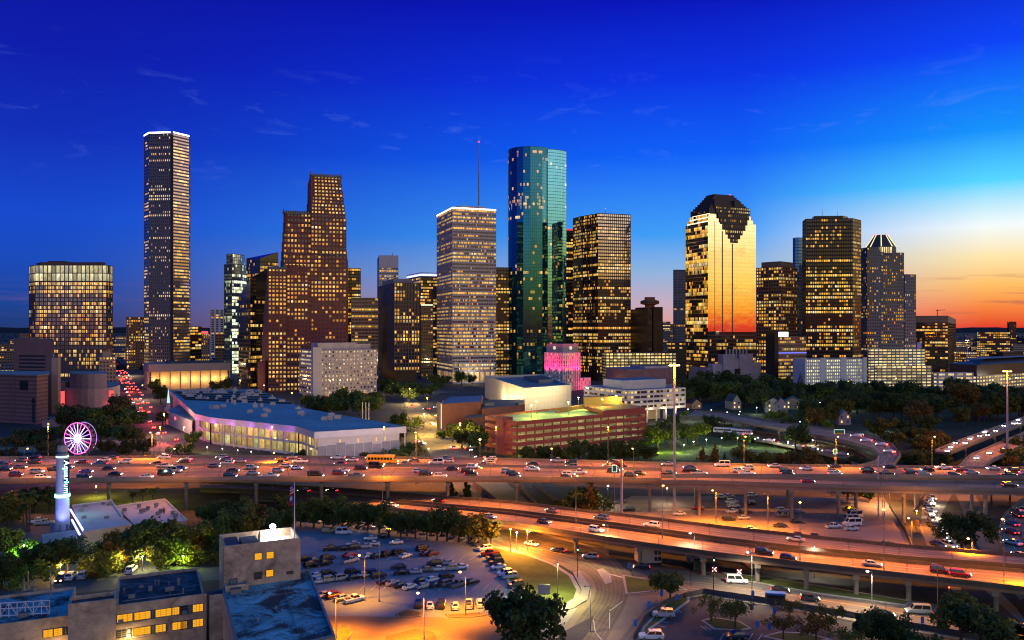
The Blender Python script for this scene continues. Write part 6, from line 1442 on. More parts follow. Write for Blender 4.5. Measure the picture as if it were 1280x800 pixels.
for px, py, h, c, e, lb in ((137, 692, 6, COOL, 600, 'cool white lamp near the aquarium car park'), (30, 700, 5, (.5, 1, .3), 500, 'greenish lamp among the leftmost trees'), (605/4+0, 709, 4, (1, .8, .2), 900, 'yellow garden lamp in the tree cluster'), (178, 707, 3.5, (1, .8, .3), 700, 'second yellow garden lamp under the tree cluster'), (76, 715, 3, (1, .5, .1), 700, 'orange garden lamp near the red tail lights'), (229, 704, 3, (.8, 1, .1), 700, 'lime garden lamp under the right trees of the cluster'), (120, 708, 3, (.9, .9, .1), 700, 'lime garden lamp in the middle of the tree cluster'), (180, 630, 4, (.8, 1, .1), 900, 'green lamp under the freeway behind the restaurant'), (120, 622, 4, (.9, 1, .1), 900, 'lime lamp behind the white tower'), (617, 674, 4, (1, .9, .3), 400, 'yellowish lamp at the tree row end'), (465, 655, 5, WHT, 250, 'white lamp half hidden in the tree row')):
    p = G(px, py + (7 if e < 1000 and px < 260 and py > 690 else 0)); e = e * 1.4 if px < 260 else e; lamp_post(p.x, p.y, h, c, e, lb, mat=emi('garden_lamp', (1, .85, .4), 14) if h < 6 else E_cool, r=.07, head=.25, group='garden lamps', name='garden_lamp')
# park lamps beyond the freeway
PK = [(855, 562), (867, 558), (883, 555), (902, 553), (922, 553), (944, 554), (968, 555), (1016, 556), (814, 541), (829, 531), (845, 545), (848, 539), (889, 515), (863, 521), (909, 518), (925, 517), (897, 521), (924, 521), (860, 514), (946, 512), (1098, 534), (1110, 534), (1060, 507), (1025, 505), (1000, 531), (985, 558), (1089, 558), (1163, 556)]
for i, (px, py) in enumerate(PK):
    p = G(px, py + 6); row = 'along the park path' if i < 8 else ('between park trees' if i < 12 else ('around the distant car park' if i < 20 else 'deep in the park wood'))
    idx = i + 1 if i < 8 else (i - 7 if i < 12 else (i - 11 if i < 20 else i - 19))
    lamp_post(p.x, p.y, 4.5, (.85, .95, .7), 520 if py > 530 else 900, 'small white park lamp ' + row + ', ' + nth(idx) + ' of its row', mat=E_white if i % 3 else E_cool, r=.07, head=.3, group='park lamps', name='park_lamp')
for i, (px, py) in enumerate(((259, 562), (278, 564), (297, 566), (314, 568))):
    p = G(px, py + 4); lamp_post(p.x, p.y, 2.6, WHT, 260, 'low white path lamp in front of the glowing hall, ' + nth_from_left(i + 1), mat=E_white, r=.07, head=.28, group='park lamps', name='park_lamp')
# street glow downtown
DT = [(512, 505, (1, .65, .2), 4000), (535, 490, COOL, 2600), (547, 530, (1, .6, .1), 3600), (575, 560, (1, .6, .12), 3600), (530, 545, (1, .6, .1), 3600), (600, 585, (1, .55, .12), 2500), (534, 520, (1, .6, .12), 3600), (480, 492, (1, .6, .2), 2600), (300, 492, (1, .6, .2), 4000), (330, 500, (1, .65, .25), 3500), (365, 512, (1, .7, .3), 900), (160, 470, (1, .7, .35), 5200), (178, 500, (1, .55, .3), 3600), (205, 545, (1, .5, .3), 2800), (230, 566, (1, .5, .25), 2400), (430, 503, (1, .7, .2), 600), (590, 480, WHT, 2600), (760, 500, (1, .6, .2), 2400), (850, 498, (1, .6, .2), 2400), (1000, 495, (.7, 1, .4), 2600), (1060, 494, (.8, 1, .4), 900), (1120, 489, (1, .6, .3), 1000), (1180, 482, COOL, 5200), (1222, 487, COOL, 5200), (1250, 478, WHT, 5200), (1270, 488, WHT, 4800), (1195, 485, WHT, 4800)]
for i, (px, py, c, e) in enumerate(DT):
    e *= 5.5 if px in (512, 547, 575, 530, 600, 534) else 4. if px in (205, 230, 178, 160) else 1.1
    p = G(px, py); lamp_post(p.x, p.y, 12, c, e, 'downtown street lamp, ' + nth_from_left(sorted(x[0] for x in DT).index(px) + 1) + ' of those glowing between the towers', mat=E_white if c in (WHT, COOL) else E_sod, r=.14, head=.55, spot=0, group='downtown street lamps')

# ================================================================== VEHICLES
PAINT = surf('car_paint', (1, 1, 1), .28, .04, 1., spec=.6, objcol=True)
CGL = surf('car_glass', (.012, .014, .018), .05, .05, 1., spec=.7); TYRE = surf('tyre_rubber', (.015, .015, .016), .8, .1, 2.); RIM = surf('wheel_rim', (.3, .3, .31), .35, .1, 2., metal=.6)
HL_on = emi('headlight_on', (1, .9, .68), 15); TL_on = emi('taillight_on', (1, .02, .025), 8); TL_far = emi('taillight_far', (1, .035, .02), 22); HL_off = surf('headlight_off', (.4, .4, .4), .2, .05, 1.); TL_off = surf('taillight_off', (.2, .01, .01), .3, .05, 1.)
VT = dict(  # length, half width, lower-body top profile [(x, z)], cabin base x0,x1,z ; roof x0,x1,z ; tumble
    sedan=(4.6, .9, [(-2.3, .62), (-2.22, .92), (-1.45, .98), (.95, .93), (2.0, .78), (2.3, .55)], (-1.75, 1.15, .95), (-1.0, .25, 1.46), .2),
    suv=(4.7, .94, [(-2.35, .7), (-2.3, 1.05), (-1.5, 1.1), (1.0, 1.08), (2.1, .98), (2.35, .65)], (-2.2, 1.2, 1.08), (-1.95, .45, 1.75), .14),
    hatchback=(4.1, .88, [(-2.05, .62), (-2.0, .98), (-1.4, 1.0), (.9, .96), (1.8, .8), (2.05, .55)], (-1.95, 1.1, .97), (-1.45, .25, 1.5), .18),
    pickup_truck=(5.6, .97, [(-2.8, .75), (-2.75, 1.12), (-.85, 1.12), (1.3, 1.1), (2.55, 1.0), (2.8, .7)], (-.75, 1.45, 1.1), (-.5, .7, 1.82), .14),
    van=(5.6, .98, [(-2.8, .7), (-2.78, 1.2), (-1.5, 1.25), (1.6, 1.22), (2.55, 1.0), (2.8, .65)], (-2.72, 1.85, 1.22), (-2.65, 1.1, 2.3), .08),
)
_vm = {}
def vmesh(t):
    if t in _vm: return _vm[t]
    L, w_, prof, cb, rf, tm = VT[t]; m = {}
    b = MB(); zlo = .3
    def ringat(x, zt_, ww):
        return [Vector((x, -ww * .9, zlo)), Vector((x, -ww, zlo + .2)), Vector((x, -ww, zt_ - .12)), Vector((x, -ww * .86, zt_)), Vector((x, ww * .86, zt_)), Vector((x, ww, zt_ - .12)), Vector((x, ww, zlo + .2)), Vector((x, ww * .9, zlo))]
    rs_ = [ringat(x, z, w_ * (.86 if abs(x) > L / 2 - .05 else 1)) for x, z in prof]
    for r0, r1 in zip(rs_, rs_[1:]):
        for i in range(8): j = (i + 1) % 8; b.face([r0[i], r0[j], r1[j], r1[i]][::-1])
    b.face(rs_[0]); b.face(rs_[-1][::-1])
    wb, wr = w_ * .88, w_ * (.88 - tm)
    lo = [Vector((cb[0], -wb, cb[2] - .03)), Vector((cb[1], -wb, cb[2] - .03)), Vector((cb[1], wb, cb[2] - .03)), Vector((cb[0], wb, cb[2] - .03))]
    hi = [Vector((rf[0], -wr, rf[2])), Vector((rf[1], -wr, rf[2])), Vector((rf[1], wr, rf[2])), Vector((rf[0], wr, rf[2]))]
    for i in range(4): j = (i + 1) % 4; b.face([lo[i], lo[j], hi[j], hi[i]])
    b.face(hi)
    if t == 'pickup_truck': b.box(-2.6, -.95, -.75, .75, 1.121, 1.135, 1)
    m['body'] = b.mesh('body', [PAINT, M_dark])
    def quad(i, a=.1, b0=.12, b1=.9):
        j = (i + 1) % 4; p = [lo[i], lo[j], hi[j], hi[i]]; n = (p[1] - p[0]).cross(p[2] - p[0]).normalized() * .012
        f = lambda u, v_: p[0].lerp(p[1], u).lerp(p[3].lerp(p[2], u), v_) + n
        return [f(a, b0), f(1 - a, b0), f(1 - a, b1), f(a, b1)]
    for nm, i, a in (('side_window', 0, .06), ('windscreen', 1, .06), ('side_window', 2, .06), ('rear_window', 3, .08)):
        if t == 'van' and nm == 'side_window': a = .06
        g_ = MB(); q = quad(i, a)
        if nm == 'side_window':
            k = .48
            g_.face([q[0], q[0].lerp(q[1], k), q[3].lerp(q[2], k), q[3]]); g_.face([q[0].lerp(q[1], k + .05), q[1], q[2], q[3].lerp(q[2], k + .05)])
        else: g_.face(q)
        m[nm + str(i)] = g_.mesh(nm, CGL)
    wl = MB(); wl.tube((0, -.11, 0), (0, .11, 0), .33, .33, 14, 0); wl.tube((0, -.115, 0), (0, .115, 0), .2, .2, 10, 1); m['wheel'] = wl.mesh('wheel', [TYRE, RIM])
    for k, (hm, tm_) in (('on', (HL_on, TL_on)), ('off', (HL_off, TL_off))):
        h_ = MB(); h_.box(-.03, .05, -.2, .2, -.09, .09); m['headlight' + k] = h_.mesh('headlight', hm)
        h_ = MB(); h_.box(-.05, .03, -.2, .2, -.1, .1); m['taillight' + k] = h_.mesh('taillight', tm_)
    _vm[t] = m; return m
COLS = {'white': (.7, .7, .7), 'silver': (.38, .39, .4), 'grey': (.14, .14, .15), 'black': (.012, .012, .014), 'dark': (.03, .032, .038), 'blue': (.03, .08, .25), 'red': (.4, .015, .015), 'maroon': (.12, .015, .015), 'tan': (.3, .22, .13), 'yellow': (.6, .35, .03)}
def vehicle(t, x, y, z, heading, col, label, group, lights=None, detail=2, sc=1.):
    m = vmesh(t); L, w_, prof = VT[t][:3]
    r = thing(t, label, {'pickup_truck': 'pickup', 'suv': 'car', 'sedan': 'car', 'hatchback': 'car', 'van': 'van'}[t], (x, y, z), heading, group)
    if sc != 1.: r.scale = (sc,) * 3
    b = obj('body', m['body'], r); c = COLS[col]; k = RND.uniform(.85, 1.1); b.color = (c[0] * k, c[1] * k, c[2] * k, 1)
    if detail:
        for nm in ('side_window0', 'windscreen1', 'side_window2', 'rear_window3'): obj(nm[:-1], m[nm], r)
        for sx_ in (-1, 1):
            for sy in (-1, 1): obj('wheel', m['wheel'], r, (sx_ * L * .305, sy * (w_ - .1), .33))
    k = 'on' if lights else 'off'
    for sy in (-1, 1):
        obj('headlight', m['headlight' + k], r, (L / 2 - .02, sy * w_ * .62, prof[-1][1] + .06)); obj('taillight', m['taillight' + k], r, (-L / 2 + .0, sy * w_ * .64, prof[0][1] + .12))
    return r
CT_ = ['white'] * 5 + ['silver'] * 4 + ['grey'] * 3 + ['black'] * 5 + ['dark'] * 3 + ['red', 'maroon', 'blue']
TY_ = ['sedan'] * 6 + ['suv'] * 5 + ['hatchback'] * 2 + ['pickup_truck'] * 2 + ['van']
KIND = {'sedan': 'sedan', 'suv': 'off-roader', 'hatchback': 'hatchback', 'pickup_truck': 'pickup', 'van': 'van'}
# --- the blue car park: rows as photographed (pixel positions of cars)
LOT = [  # (phrase, heading degrees, [(px, py, type, colour), ...])
    ('back row below the trees', 250, [(384, 651, 'sedan', 'dark'), (392, 652, 'suv', 'dark'), (402, 653, 'hatchback', 'white'), (413, 654, 'sedan', 'black'), (421, 654, 'sedan', 'dark'), (432, 656, 'sedan', 'silver'), (441, 656, 'suv', 'dark'), (450, 659, 'sedan', 'dark'), (459, 660, 'suv', 'grey'), (469, 660, 'suv', 'silver'), (489, 663, 'sedan', 'silver'), (509, 665, 'suv', 'silver'), (520, 665, 'suv', 'dark'), (531, 667, 'sedan', 'grey'), (543, 668, 'sedan', 'maroon'), (556, 669, 'suv', 'black'), (566, 672, 'sedan', 'dark'), (577, 674, 'sedan', 'silver'), (589, 678, 'suv', 'dark')]),
    ('loose pair by the roof tower', 5, [(411, 666, 'suv', 'tan'), (430, 667.5, 'van', 'white')]),
    ('second row behind the lamp post', 190, [(441, 682, 'sedan', 'white'), (456, 685, 'sedan', 'silver'), (463, 675, 'sedan', 'white'), (466, 682, 'sedan', 'white'), (479, 672.5, 'sedan', 'black'), (415, 688, 'pickup_truck', 'dark'), (429, 688, 'sedan', 'black'), (441, 687, 'suv', 'dark'), (495, 680, 'sedan', 'white')]),
    ('third row past the lamp post', 45, [(437, 696, 'sedan', 'red'), (438, 703, 'pickup_truck', 'silver'), (461, 697, 'sedan', 'white'), (472, 697, 'sedan', 'black'), (485, 695, 'suv', 'black'), (499, 693, 'suv', 'black'), (507, 697, 'sedan', 'white'), (528, 688, 'suv', 'black'), (533, 694, 'sedan', 'maroon'), (541, 694, 'sedan', 'maroon')]),
    ('dark row behind the blue roof', 40, [(380, 702, 'suv', 'black'), (389, 709, 'suv', 'black'), (394, 703, 'sedan', 'dark'), (404, 707, 'pickup_truck', 'black'), (410, 700, 'suv', 'dark')]),
    ('fourth row of mixed cars', 185, [(498, 711, 'sedan', 'dark'), (502, 718, 'sedan', 'black'), (518, 717, 'sedan', 'silver'), (532, 714.5, 'sedan', 'tan'), (547, 713.5, 'sedan', 'white'), (543, 707, 'suv', 'dark'), (558, 706, 'sedan', 'silver'), (563, 713, 'suv', 'silver'), (576, 711, 'sedan', 'white')]),
    ('row beside the slim pole', 30, [(397, 722, 'sedan', 'white'), (400, 729, 'sedan', 'white'), (411, 720, 'suv', 'black'), (413, 727, 'suv', 'silver'), (428, 725, 'suv', 'silver'), (441, 718, 'suv', 'black'), (443, 724, 'sedan', 'black'), (456, 721, 'sedan', 'white'), (467, 719, 'suv', 'black'), (473, 722, 'suv', 'dark')]),
    ('fifth row in front', 40, [(481, 730, 'sedan', 'black'), (492, 731, 'sedan', 'silver'), (501, 734, 'sedan', 'black'), (513, 736, 'sedan', 'white'), (527, 728, 'sedan', 'black'), (530, 735, 'sedan', 'silver'), (541, 727, 'sedan', 'white'), (546, 733, 'sedan', 'dark'), (558, 724, 'suv', 'black'), (560, 732, 'suv', 'grey'), (573, 733, 'pickup_truck', 'grey'), (590, 730, 'sedan', 'black')]),
    ('pickup row at the orange exit', 40, [(407, 746, 'sedan', 'silver'), (418, 747, 'suv', 'maroon'), (429, 750, 'sedan', 'silver'), (443, 752, 'pickup_truck', 'white')]),
    ('front row under the orange lamp', 95, [(523, 758, 'suv', 'black'), (537, 759, 'sedan', 'white'), (552, 758, 'pickup_truck', 'black'), (569, 760, 'sedan', 'white'), (586, 758, 'pickup_truck', 'silver'), (600, 757, 'suv', 'white'), (614, 757, 'suv', 'blue'), (630, 753, 'sedan', 'silver')]),
    ('slanting row along the lawn', 205, [(601, 682, 'suv', 'dark'), (606, 688, 'suv', 'white'), (613, 694, 'pickup_truck', 'red'), (617, 700, 'suv', 'black'), (620, 705, 'suv', 'dark'), (623, 711, 'sedan', 'white'), (631, 719, 'suv', 'white'), (637, 723, 'suv', 'silver'), (645, 734, 'suv', 'dark'), (648, 742, 'sedan', 'black')]),
]
for ph, hd, L_ in LOT:
    for i, (px, py, t, c) in enumerate(sorted(L_)):
        p = G(px, py); hd2 = hd + RND.uniform(-4, 4)
        lab = f"{c if c != 'dark' else 'dark grey'} {KIND[t]}, {nth_from_left(i + 1)} in {ph}, blue car park"
        vehicle(t, p.x, p.y, .03, rad(hd2), c, lab, 'cars in the blue-lit car park', sc=.86)
ORL = [('left cluster', 5, [(786, 638, 'suv', 'black'), (849, 643, 'sedan', 'white'), (872, 636, 'sedan', 'red'), (775, 628, 'sedan', 'grey')]), ('middle cluster', 8, [(911, 650, 'suv', 'black'), (915, 640, 'sedan', 'white'), (917, 633, 'suv', 'white'), (915, 628, 'suv', 'white'), (932, 641, 'suv', 'dark'), (930, 648, 'sedan', 'silver'), (937, 631, 'suv', 'black'), (938, 662, 'sedan', 'white'), (902, 622, 'suv', 'white'), (911, 621, 'sedan', 'silver'), (941, 620, 'suv', 'white')]), ('right cluster', 5, [(978, 639, 'suv', 'silver'), (978, 645, 'suv', 'grey'), (997, 641, 'sedan', 'blue'), (996, 653, 'sedan', 'black'), (975, 658, 'sedan', 'dark'), (1042, 659, 'pickup_truck', 'white'), (1067, 646, 'van', 'white'), (1067, 651, 'van', 'white'), (1065, 656, 'van', 'white'), (1064, 662, 'suv', 'white'), (1061, 638, 'suv', 'dark'), (1108, 682, 'pickup_truck', 'grey')])]
for ph, hd, L_ in ORL:
    for i, (px, py, t, c) in enumerate(sorted(L_)):
        p = G(px, py + 1); vehicle(t, p.x, p.y, .03, rad(hd + RND.choice((0, 180)) + RND.uniform(-5, 5)), c, f"{c if c != 'dark' else 'dark grey'} {KIND[t]}, {nth_from_left(i + 1)} in the {ph} of the orange car park", 'cars in the orange-lit car park', sc=1. if t == 'van' else .88)
for i, (px, py, t, c, l_) in enumerate(((77, 726, 'suv', 'maroon', 'maroon off-roader with lit tail lights in the lane behind the building'), (89, 723.5, 'suv', 'white', 'white off-roader beside the lit tail lights in the lane'), (105, 722, 'suv', 'silver', 'silver off-roader in the lane behind the building'), (121, 719.5, 'suv', 'red', 'red off-roader in the lane behind the building'), (134, 717.5, 'suv', 'dark', 'dark off-roader right of the red one in the lane'), (164, 715, 'suv', 'white', 'white off-roader parked alone at right end of the lane'))):
    p = G(px, py); vehicle(t, p.x, p.y, .03, rad(100 if i else 280), c, l_, 'cars parked in the lane', lights=(i == 0))
for px, py, t, c, l_, hd in ((6, 668, 'sedan', 'red', 'bright red sedan in the aquarium car park', 185), (47, 654, 'pickup_truck', 'white', 'white pickup in the aquarium car park', 15), (56, 656, 'pickup_truck', 'silver', 'silver pickup in front of the white pickup near the tower', 15), (829, 771, 'suv', 'silver', 'silver off-roader in the small striped car park', 175), (814, 799, 'suv', 'white', 'pale off-roader at the bottom of the small car park', 178), (921, 798, 'sedan', 'dark', 'dark sedan at the bottom edge of the small car park', 182), (937, 708, 'pickup_truck', 'tan', 'tan work van parked beneath the lower viaduct', 95), (1035, 696, 'sedan', 'black', 'black sedan hidden beneath the lower viaduct', 170)):
    p = G(px, py); vehicle(t, p.x, p.y, .03, rad(hd), c, l_, 'parked cars')
# moving traffic on the boulevard
for px, py, t, c, hd, l_ in ((664, 682, 'sedan', 'white', -38, 'white sedan coming under the viaduct on the boulevard'), (698, 690, 'sedan', 'dark', 150, 'dark sedan with bright headlights on the boulevard bend'), (670, 668, 'sedan', 'dark', 150, 'dark sedan with headlights emerging from the underpass'), (738, 698, 'suv', 'silver', 168, 'silver off-roader turning at the boulevard junction'), (802, 711, 'sedan', 'black', 170, 'black sedan by the blue sign at the junction'), (921, 729, 'van', 'white', -8, 'white van on the boulevard beside the lattice crossing signs'), (975, 740, 'sedan', 'black', -10, 'black sedan on the boulevard, tail lights red'), (1012, 751, 'suv', 'dark', -10, 'dark off-roader following the black sedan on the boulevard'), (1105, 770, 'sedan', 'black', -12, 'black sedan behind small trees on the boulevard'), (1148, 767, 'van', 'silver', 170, 'silver van passing under the big bushy tree side'), (1268, 783, 'sedan', 'black', -14, 'black sedan at the boulevard right end')):
    p = G(px, py); vehicle(t, p.x, p.y, .05, rad(hd), c, l_, 'traffic on the boulevard', lights=1, sc=.86)
# freeway traffic
def along(E0, E1, t, x):
    P = [a.lerp(b, t) for a, b in zip(E0, E1)]
    for a, b in zip(P, P[1:]):
        if a.x <= x <= b.x or a.x >= x >= b.x: return a.lerp(b, (x - a.x) / (b.x - a.x)), math.atan2((b - a).y, (b - a).x)
    return P[-1], 0.
FR = random.Random(23)
LN = [(.05, 0), (.17, 0), (.29, 0), (.41, 0), (.50, 0), (.62, 180), (.72, 180), (.83, 180), (.94, 180)]
lname = ['nearest', 'second', 'third', 'fourth', 'fifth', 'sixth', 'seventh', 'eighth', 'farthest']
for li, (t, hd) in enumerate(LN):
    px = -10 + FR.uniform(0, 60); i = 0
    while px < 815:
        i += 1; o_ = v1[1]; Y = 254 + 40 * t; x = K(px) * Y - o_.x; p, a = along(v1[2], v1[3], t, x); p = p + o_
        ty, c = FR.choice(TY_), FR.choice(CT_)
        if li == 6 and 455 < px < 510: px += 40; continue
        vehicle(ty, p.x, p.y, FZ + .03, a + rad(hd), c, f"{c if c != 'dark' else 'dark grey'} {KIND[ty]} on the freeway, {nth_from_left(i)} in the {lname[li]} lane", 'freeway traffic', lights=1, detail=1, sc=.93)
        px += FR.uniform(50, 125) if li not in (6, 7, 8) else FR.uniform(42, 105)
for li, t in enumerate((.12, .37, .62, .87)):
    px = 835 + FR.uniform(0, 30); i = 0
    while px < 1285:
        i += 1; o_ = v2[1]; Y = 264 + 20 * t; x = K(px) * Y - o_.x; p, a = along(v2[2], v2[3], t, x); p = p + o_
        ty, c = FR.choice(TY_), FR.choice(CT_)
        vehicle(ty, p.x, p.y, FZ + .03, a + rad(180 if t > .5 else 0), c, f"{c if c != 'dark' else 'dark grey'} {KIND[ty]} past the split, {nth_from_left(i)} in the {lname[li]} lane", 'freeway traffic', lights=1, detail=1, sc=.93)
        px += FR.uniform(30, 75)
for v_, lst, nm in ((v3, ((.5, 1010), (.5, 1262)), 'flyover ramp'), (v4, ((.3, 380), (.6, 415), (.4, 548), (.5, 690), (.4, 752), (.6, 995), (.3, 815)), 'rear lower viaduct'), (v5, ((.5, 490), (.4, 612), (.6, 680), (.5, 745), (.5, 955), (.3, 985), (.5, 1090), (.5, 1175), (.4, 1200)), 'front lower viaduct')):
    for i, (t, px) in enumerate(sorted(lst, key=lambda q: q[1])):
        o_ = v_[1]; Y = v_[2][0].y + o_.y
        for _ in range(12):
            p, a = along(v_[2], v_[3], t, K(px) * Y - o_.x); Y = (p + o_).y
        p = p + o_; ty, c = FR.choice(TY_[:13]), FR.choice(CT_)
        vehicle(ty, p.x, p.y, p.z + .03, a + rad(180 if v_ is v4 else 0), c, f"{c if c != 'dark' else 'dark grey'} {KIND[ty]} on the {nm}, {nth_from_left(i + 1)} there", 'viaduct traffic', lights=1, sc=.9)
def bus(x, y, z, hd, col, glowcol, label, L=11., name='bus', roofc=None, cat='bus'):
    r = thing(name, label, cat, (x, y, z), hd)
    BM = surf(name + '_paint_' + col, COLS[col], .4, .05, 1.)
    mb = MB(); mb.box(-L / 2, L / 2, -1.22, 1.22, .45, 2.85); mb.prism([(-L / 2 + .1, -1.1), (L / 2 - .1, -1.1), (L / 2 - .1, 1.1), (-L / 2 + .1, 1.1)], 2.851, 3.1)
    if name == 'school_bus': mb.box(L / 2, L / 2 + 1.1, -1., 1., .5, 1.6)
    mb.build('body', BM, r)
    for s_ in (-1, 1):
        for i in range(8): x0 = -L / 2 + .5 + i * (L - 1) / 8; m2 = MB(); y0 = s_ * 1.225; m2.box(x0, x0 + (L - 1) / 8 - .2, min(y0, y0 + s_ * .02), max(y0, y0 + s_ * .02), 1.55, 2.4); m2.build('window', CGL, r)
    m2 = MB(); m2.box(L / 2 + .002, L / 2 + .02, -1.05, 1.05, 1.65, 2.6); m2.build('windscreen', CGL, r)
    for sx_ in (-.32, .34):
        for s_ in (-1, 1): obj('wheel', vmesh('van')['wheel'], r, (sx_ * L, s_ * 1.1, .45)).scale = (1.4, 1.4, 1.4)
    e = L / 2 + (1.1 if name == 'school_bus' else 0)
    for s_ in (-1, 1): obj('headlight', vmesh('van')['headlighton'], r, (e + .03, s_ * .85, .95)); obj('taillight', vmesh('van')['taillighton'], r, (-L / 2 - .03, s_ * .9, 1.3))
    return r
p, a = along(v1[2], v1[3], .72, K(474) * 285 - v1[1].x); p = p + v1[1]; bus(p.x, p.y, FZ + .03, a, 'yellow', None, 'yellow school bus in the middle of the freeway', 10, 'school_bus')
p = G(890, 537, 2.5)
for i, px in enumerate((905, 927)):
    p = G(px, 541.5 + i * 2.2, 2.); bus(p.x, p.y, 2.05, rad(-28), 'white', None, ('white bus', 'second white bus')[i] + ' on the low ramp road among park trees')
# avenue of tail lights, and other small distant traffic (parts too small to see)
_h = MB(); _h.box(-.05, .03, -.2, .2, -.1, .1); tlfar = _h.mesh('taillight', TL_far)
def dot_car(px, py, z, hd, c, label, group, head=True):
    p = G(px, py, z); m = _vm.setdefault('dot_' + c, None)
    t = 'sedan'
    r = obj('car', vmesh(t)['body'], None, p, hd); r.color = (*COLS[c], 1); tag(r, label, 'car', group)
    for s_ in (-1, 1):
        obj('headlight', vmesh(t)['headlighton'], r, (2.3, s_ * .58, .62)).scale = (1, 1.3, 1.6); obj('taillight', tlfar, r, (-2.32, s_ * .58, .78)).scale = (1, 1.7, 2.4)
AVR = random.Random(3); n = 0
for px, py in ((146, 460), (152, 472), (163, 490), (178, 512), (190, 530), (206, 555)): point_light(G(px, py) + Vector((0, 0, 7.)), (1, .1, .03), 3600, 1., name='tail_light_glow')
AC = [(147, 455), (157, 480), (177, 515), (217, 572)]; AL = [(141.5, 455), (150, 480), (169, 515), (200, 572)]; AR = [(151.5, 455), (170, 480), (196, 515), (243, 572)]
def ipol(P, y):
    for (x0, y0), (x1, y1) in zip(P, P[1:]):
        if y0 <= y <= y1: return x0 + (x1 - x0) * (y - y0) / (y1 - y0)
    return P[-1][0]
y = 570.; rows = 0
while y > 456 and n < 64:
    rows += 1; lane = 0
    for f in (.14, .38, .62, .86):
        lane += 1
        if AVR.random() < (.42 if y > 545 else .66):
            n += 1; xx = ipol(AL, y) + (ipol(AR, y) - ipol(AL, y)) * f
            hd = rad(112) if f > .3 or AVR.random() < .8 else rad(-68)
            cc = AVR.choice(CT_); dot_car(xx, y + AVR.uniform(-1, 1), .05, hd, cc, f"{cc if cc != 'dark' else 'dark grey'} car in the avenue queue, {nth(rows)} row back, {nth(lane)} lane", 'cars on the tail-light avenue')
    y -= max(3.2, (y - 440) * .075)
for i, (px, py, hd) in enumerate(((546, 521, 115), (552, 528, 115), (562, 538, 115), (540, 531, -60), (567, 561, 110), (600, 573, 150), (528, 555, -55), (515, 507, 115), (533, 512, 170), (546, 510, 165), (523, 553, -60), (586, 563, -60))):
    dot_car(px, py, .05, rad(hd), AVR.choice(CT_), 'car on the street beside the brick theatre, ' + nth(i + 1) + ' going uphill' if hd > 0 else 'oncoming car on the theatre street, number ' + nth(i + 1) + ' along', 'cars on the theatre street')
for i, (px, py) in enumerate(((1165, 624), (1163, 631), (1160, 637), (1162, 644), (1165, 651), (1168, 660), (1174, 667), (1178, 673), (1172, 683), (1186, 684), (1162, 640), (1181, 692))):
    p = G(px, py); vehicle(('sedan', 'suv')[i % 2], p.x, p.y, .05, rad(-98 if i < 5 else -76), ('silver', 'white', 'dark')[i % 3], 'oncoming car with bright headlights, ' + nth(i + 1) + ' in the queue below the flyover', 'headlight queue', lights=1)
for i, (px, py) in enumerate(((1272, 639), (1268, 646), (1261, 657), (1259, 667), (1262, 681), (1270, 697))):
    p = G(px + 4, py, 3); vehicle('sedan', p.x, p.y, 3.05, rad((70, 80, 92, 100, 108, 118)[i]), ('white', 'maroon', 'blue', 'maroon', 'white', 'red')[i], nth(i + 1) + ' car from the top on the loop ramp, tail lights lit', 'cars on the loop ramp', lights=1)
for px, py in ((1163, 630), (1164, 645), (1172, 664), (1180, 680)): point_light(G(px, py) + Vector((0, -3, 1.6)), (1, .9, .7), 420, .5, name='headlight_glow')
p = G(1212, 660); vehicle('sedan', p.x, p.y, .05, rad(-70), 'white', 'lone sedan with headlights beside the dark round tree', 'headlight queue', lights=1)
for i, (t, px) in enumerate(((.2, 1186), (.5, 1190), (.8, 1196), (.3, 1208), (.6, 1214), (.5, 1226), (.8, 1232), (.2, 1236), (.4, 1246), (.7, 1256), (.5, 1268), (.2, 1275), (.8, 1274))):
    o_ = v8[1]; Y = v8[2][0].y + o_.y
    for _ in range(14): p, a = along(v8[2], v8[3], t, K(px) * Y - o_.x); Y = (p + o_).y
    p = p + o_; cc = AVR.choice(CT_); r = obj('car', vmesh('sedan')['body'], None, (p.x, p.y, 6.03), a + math.pi); r.color = (*COLS[cc], 1); tag(r, f'{cc} car with white headlights on the left far freeway, ' + nth_from_left(i + 1), 'car', 'far freeway traffic')
    for s_ in (-1, 1): obj('headlight', vmesh('sedan')['headlighton'], r, (2.3, s_ * .58, .62)).scale = (1, 1.6, 2); obj('taillight', vmesh('sedan')['taillighton'], r, (-2.32, s_ * .58, .78))
for i, (t, px) in enumerate(((.3, 1216), (.6, 1222), (.5, 1238), (.3, 1258), (.6, 1270), (.4, 1274))):
    o_ = v9[1]; Y = v9[2][0].y + o_.y
    for _ in range(14): p, a = along(v9[2], v9[3], t, K(px) * Y - o_.x); Y = (p + o_).y
    p = p + o_; cc = AVR.choice(CT_); r = obj('car', vmesh('sedan')['body'], None, (p.x, p.y, 5.03), a + math.pi); r.color = (*COLS[cc], 1); tag(r, f'{cc} car with white headlights on the right far freeway, ' + nth_from_left(i + 1), 'car', 'far freeway traffic')
    for s_ in (-1, 1): obj('headlight', vmesh('sedan')['headlighton'], r, (2.3, s_ * .58, .62)).scale = (1, 1.6, 2); obj('taillight', vmesh('sedan')['taillighton'], r, (-2.32, s_ * .58, .78))
for i, (px, py, z, hd) in enumerate(((1103 - 20, 552, 8, 150), (1070, 546, 8, 155), (1102, 557, 8, 140), (1112, 566, 8, 110))): dot_car(px, py, z + .05, rad(hd), 'white', nth(i + 1) + ' car on the curved flyover, red lights trailing', 'cars on the curved flyover')
for i in range(9): dot_car(905 + i * 18.5, 541 + i * 3.6 - (i > 6) * 1, 2.1, rad(150 if i % 2 else -30), AVR.choice(CT_), nth(i + 1) + ' small car along the low ramp road below the flyover', 'cars on the low ramp road')
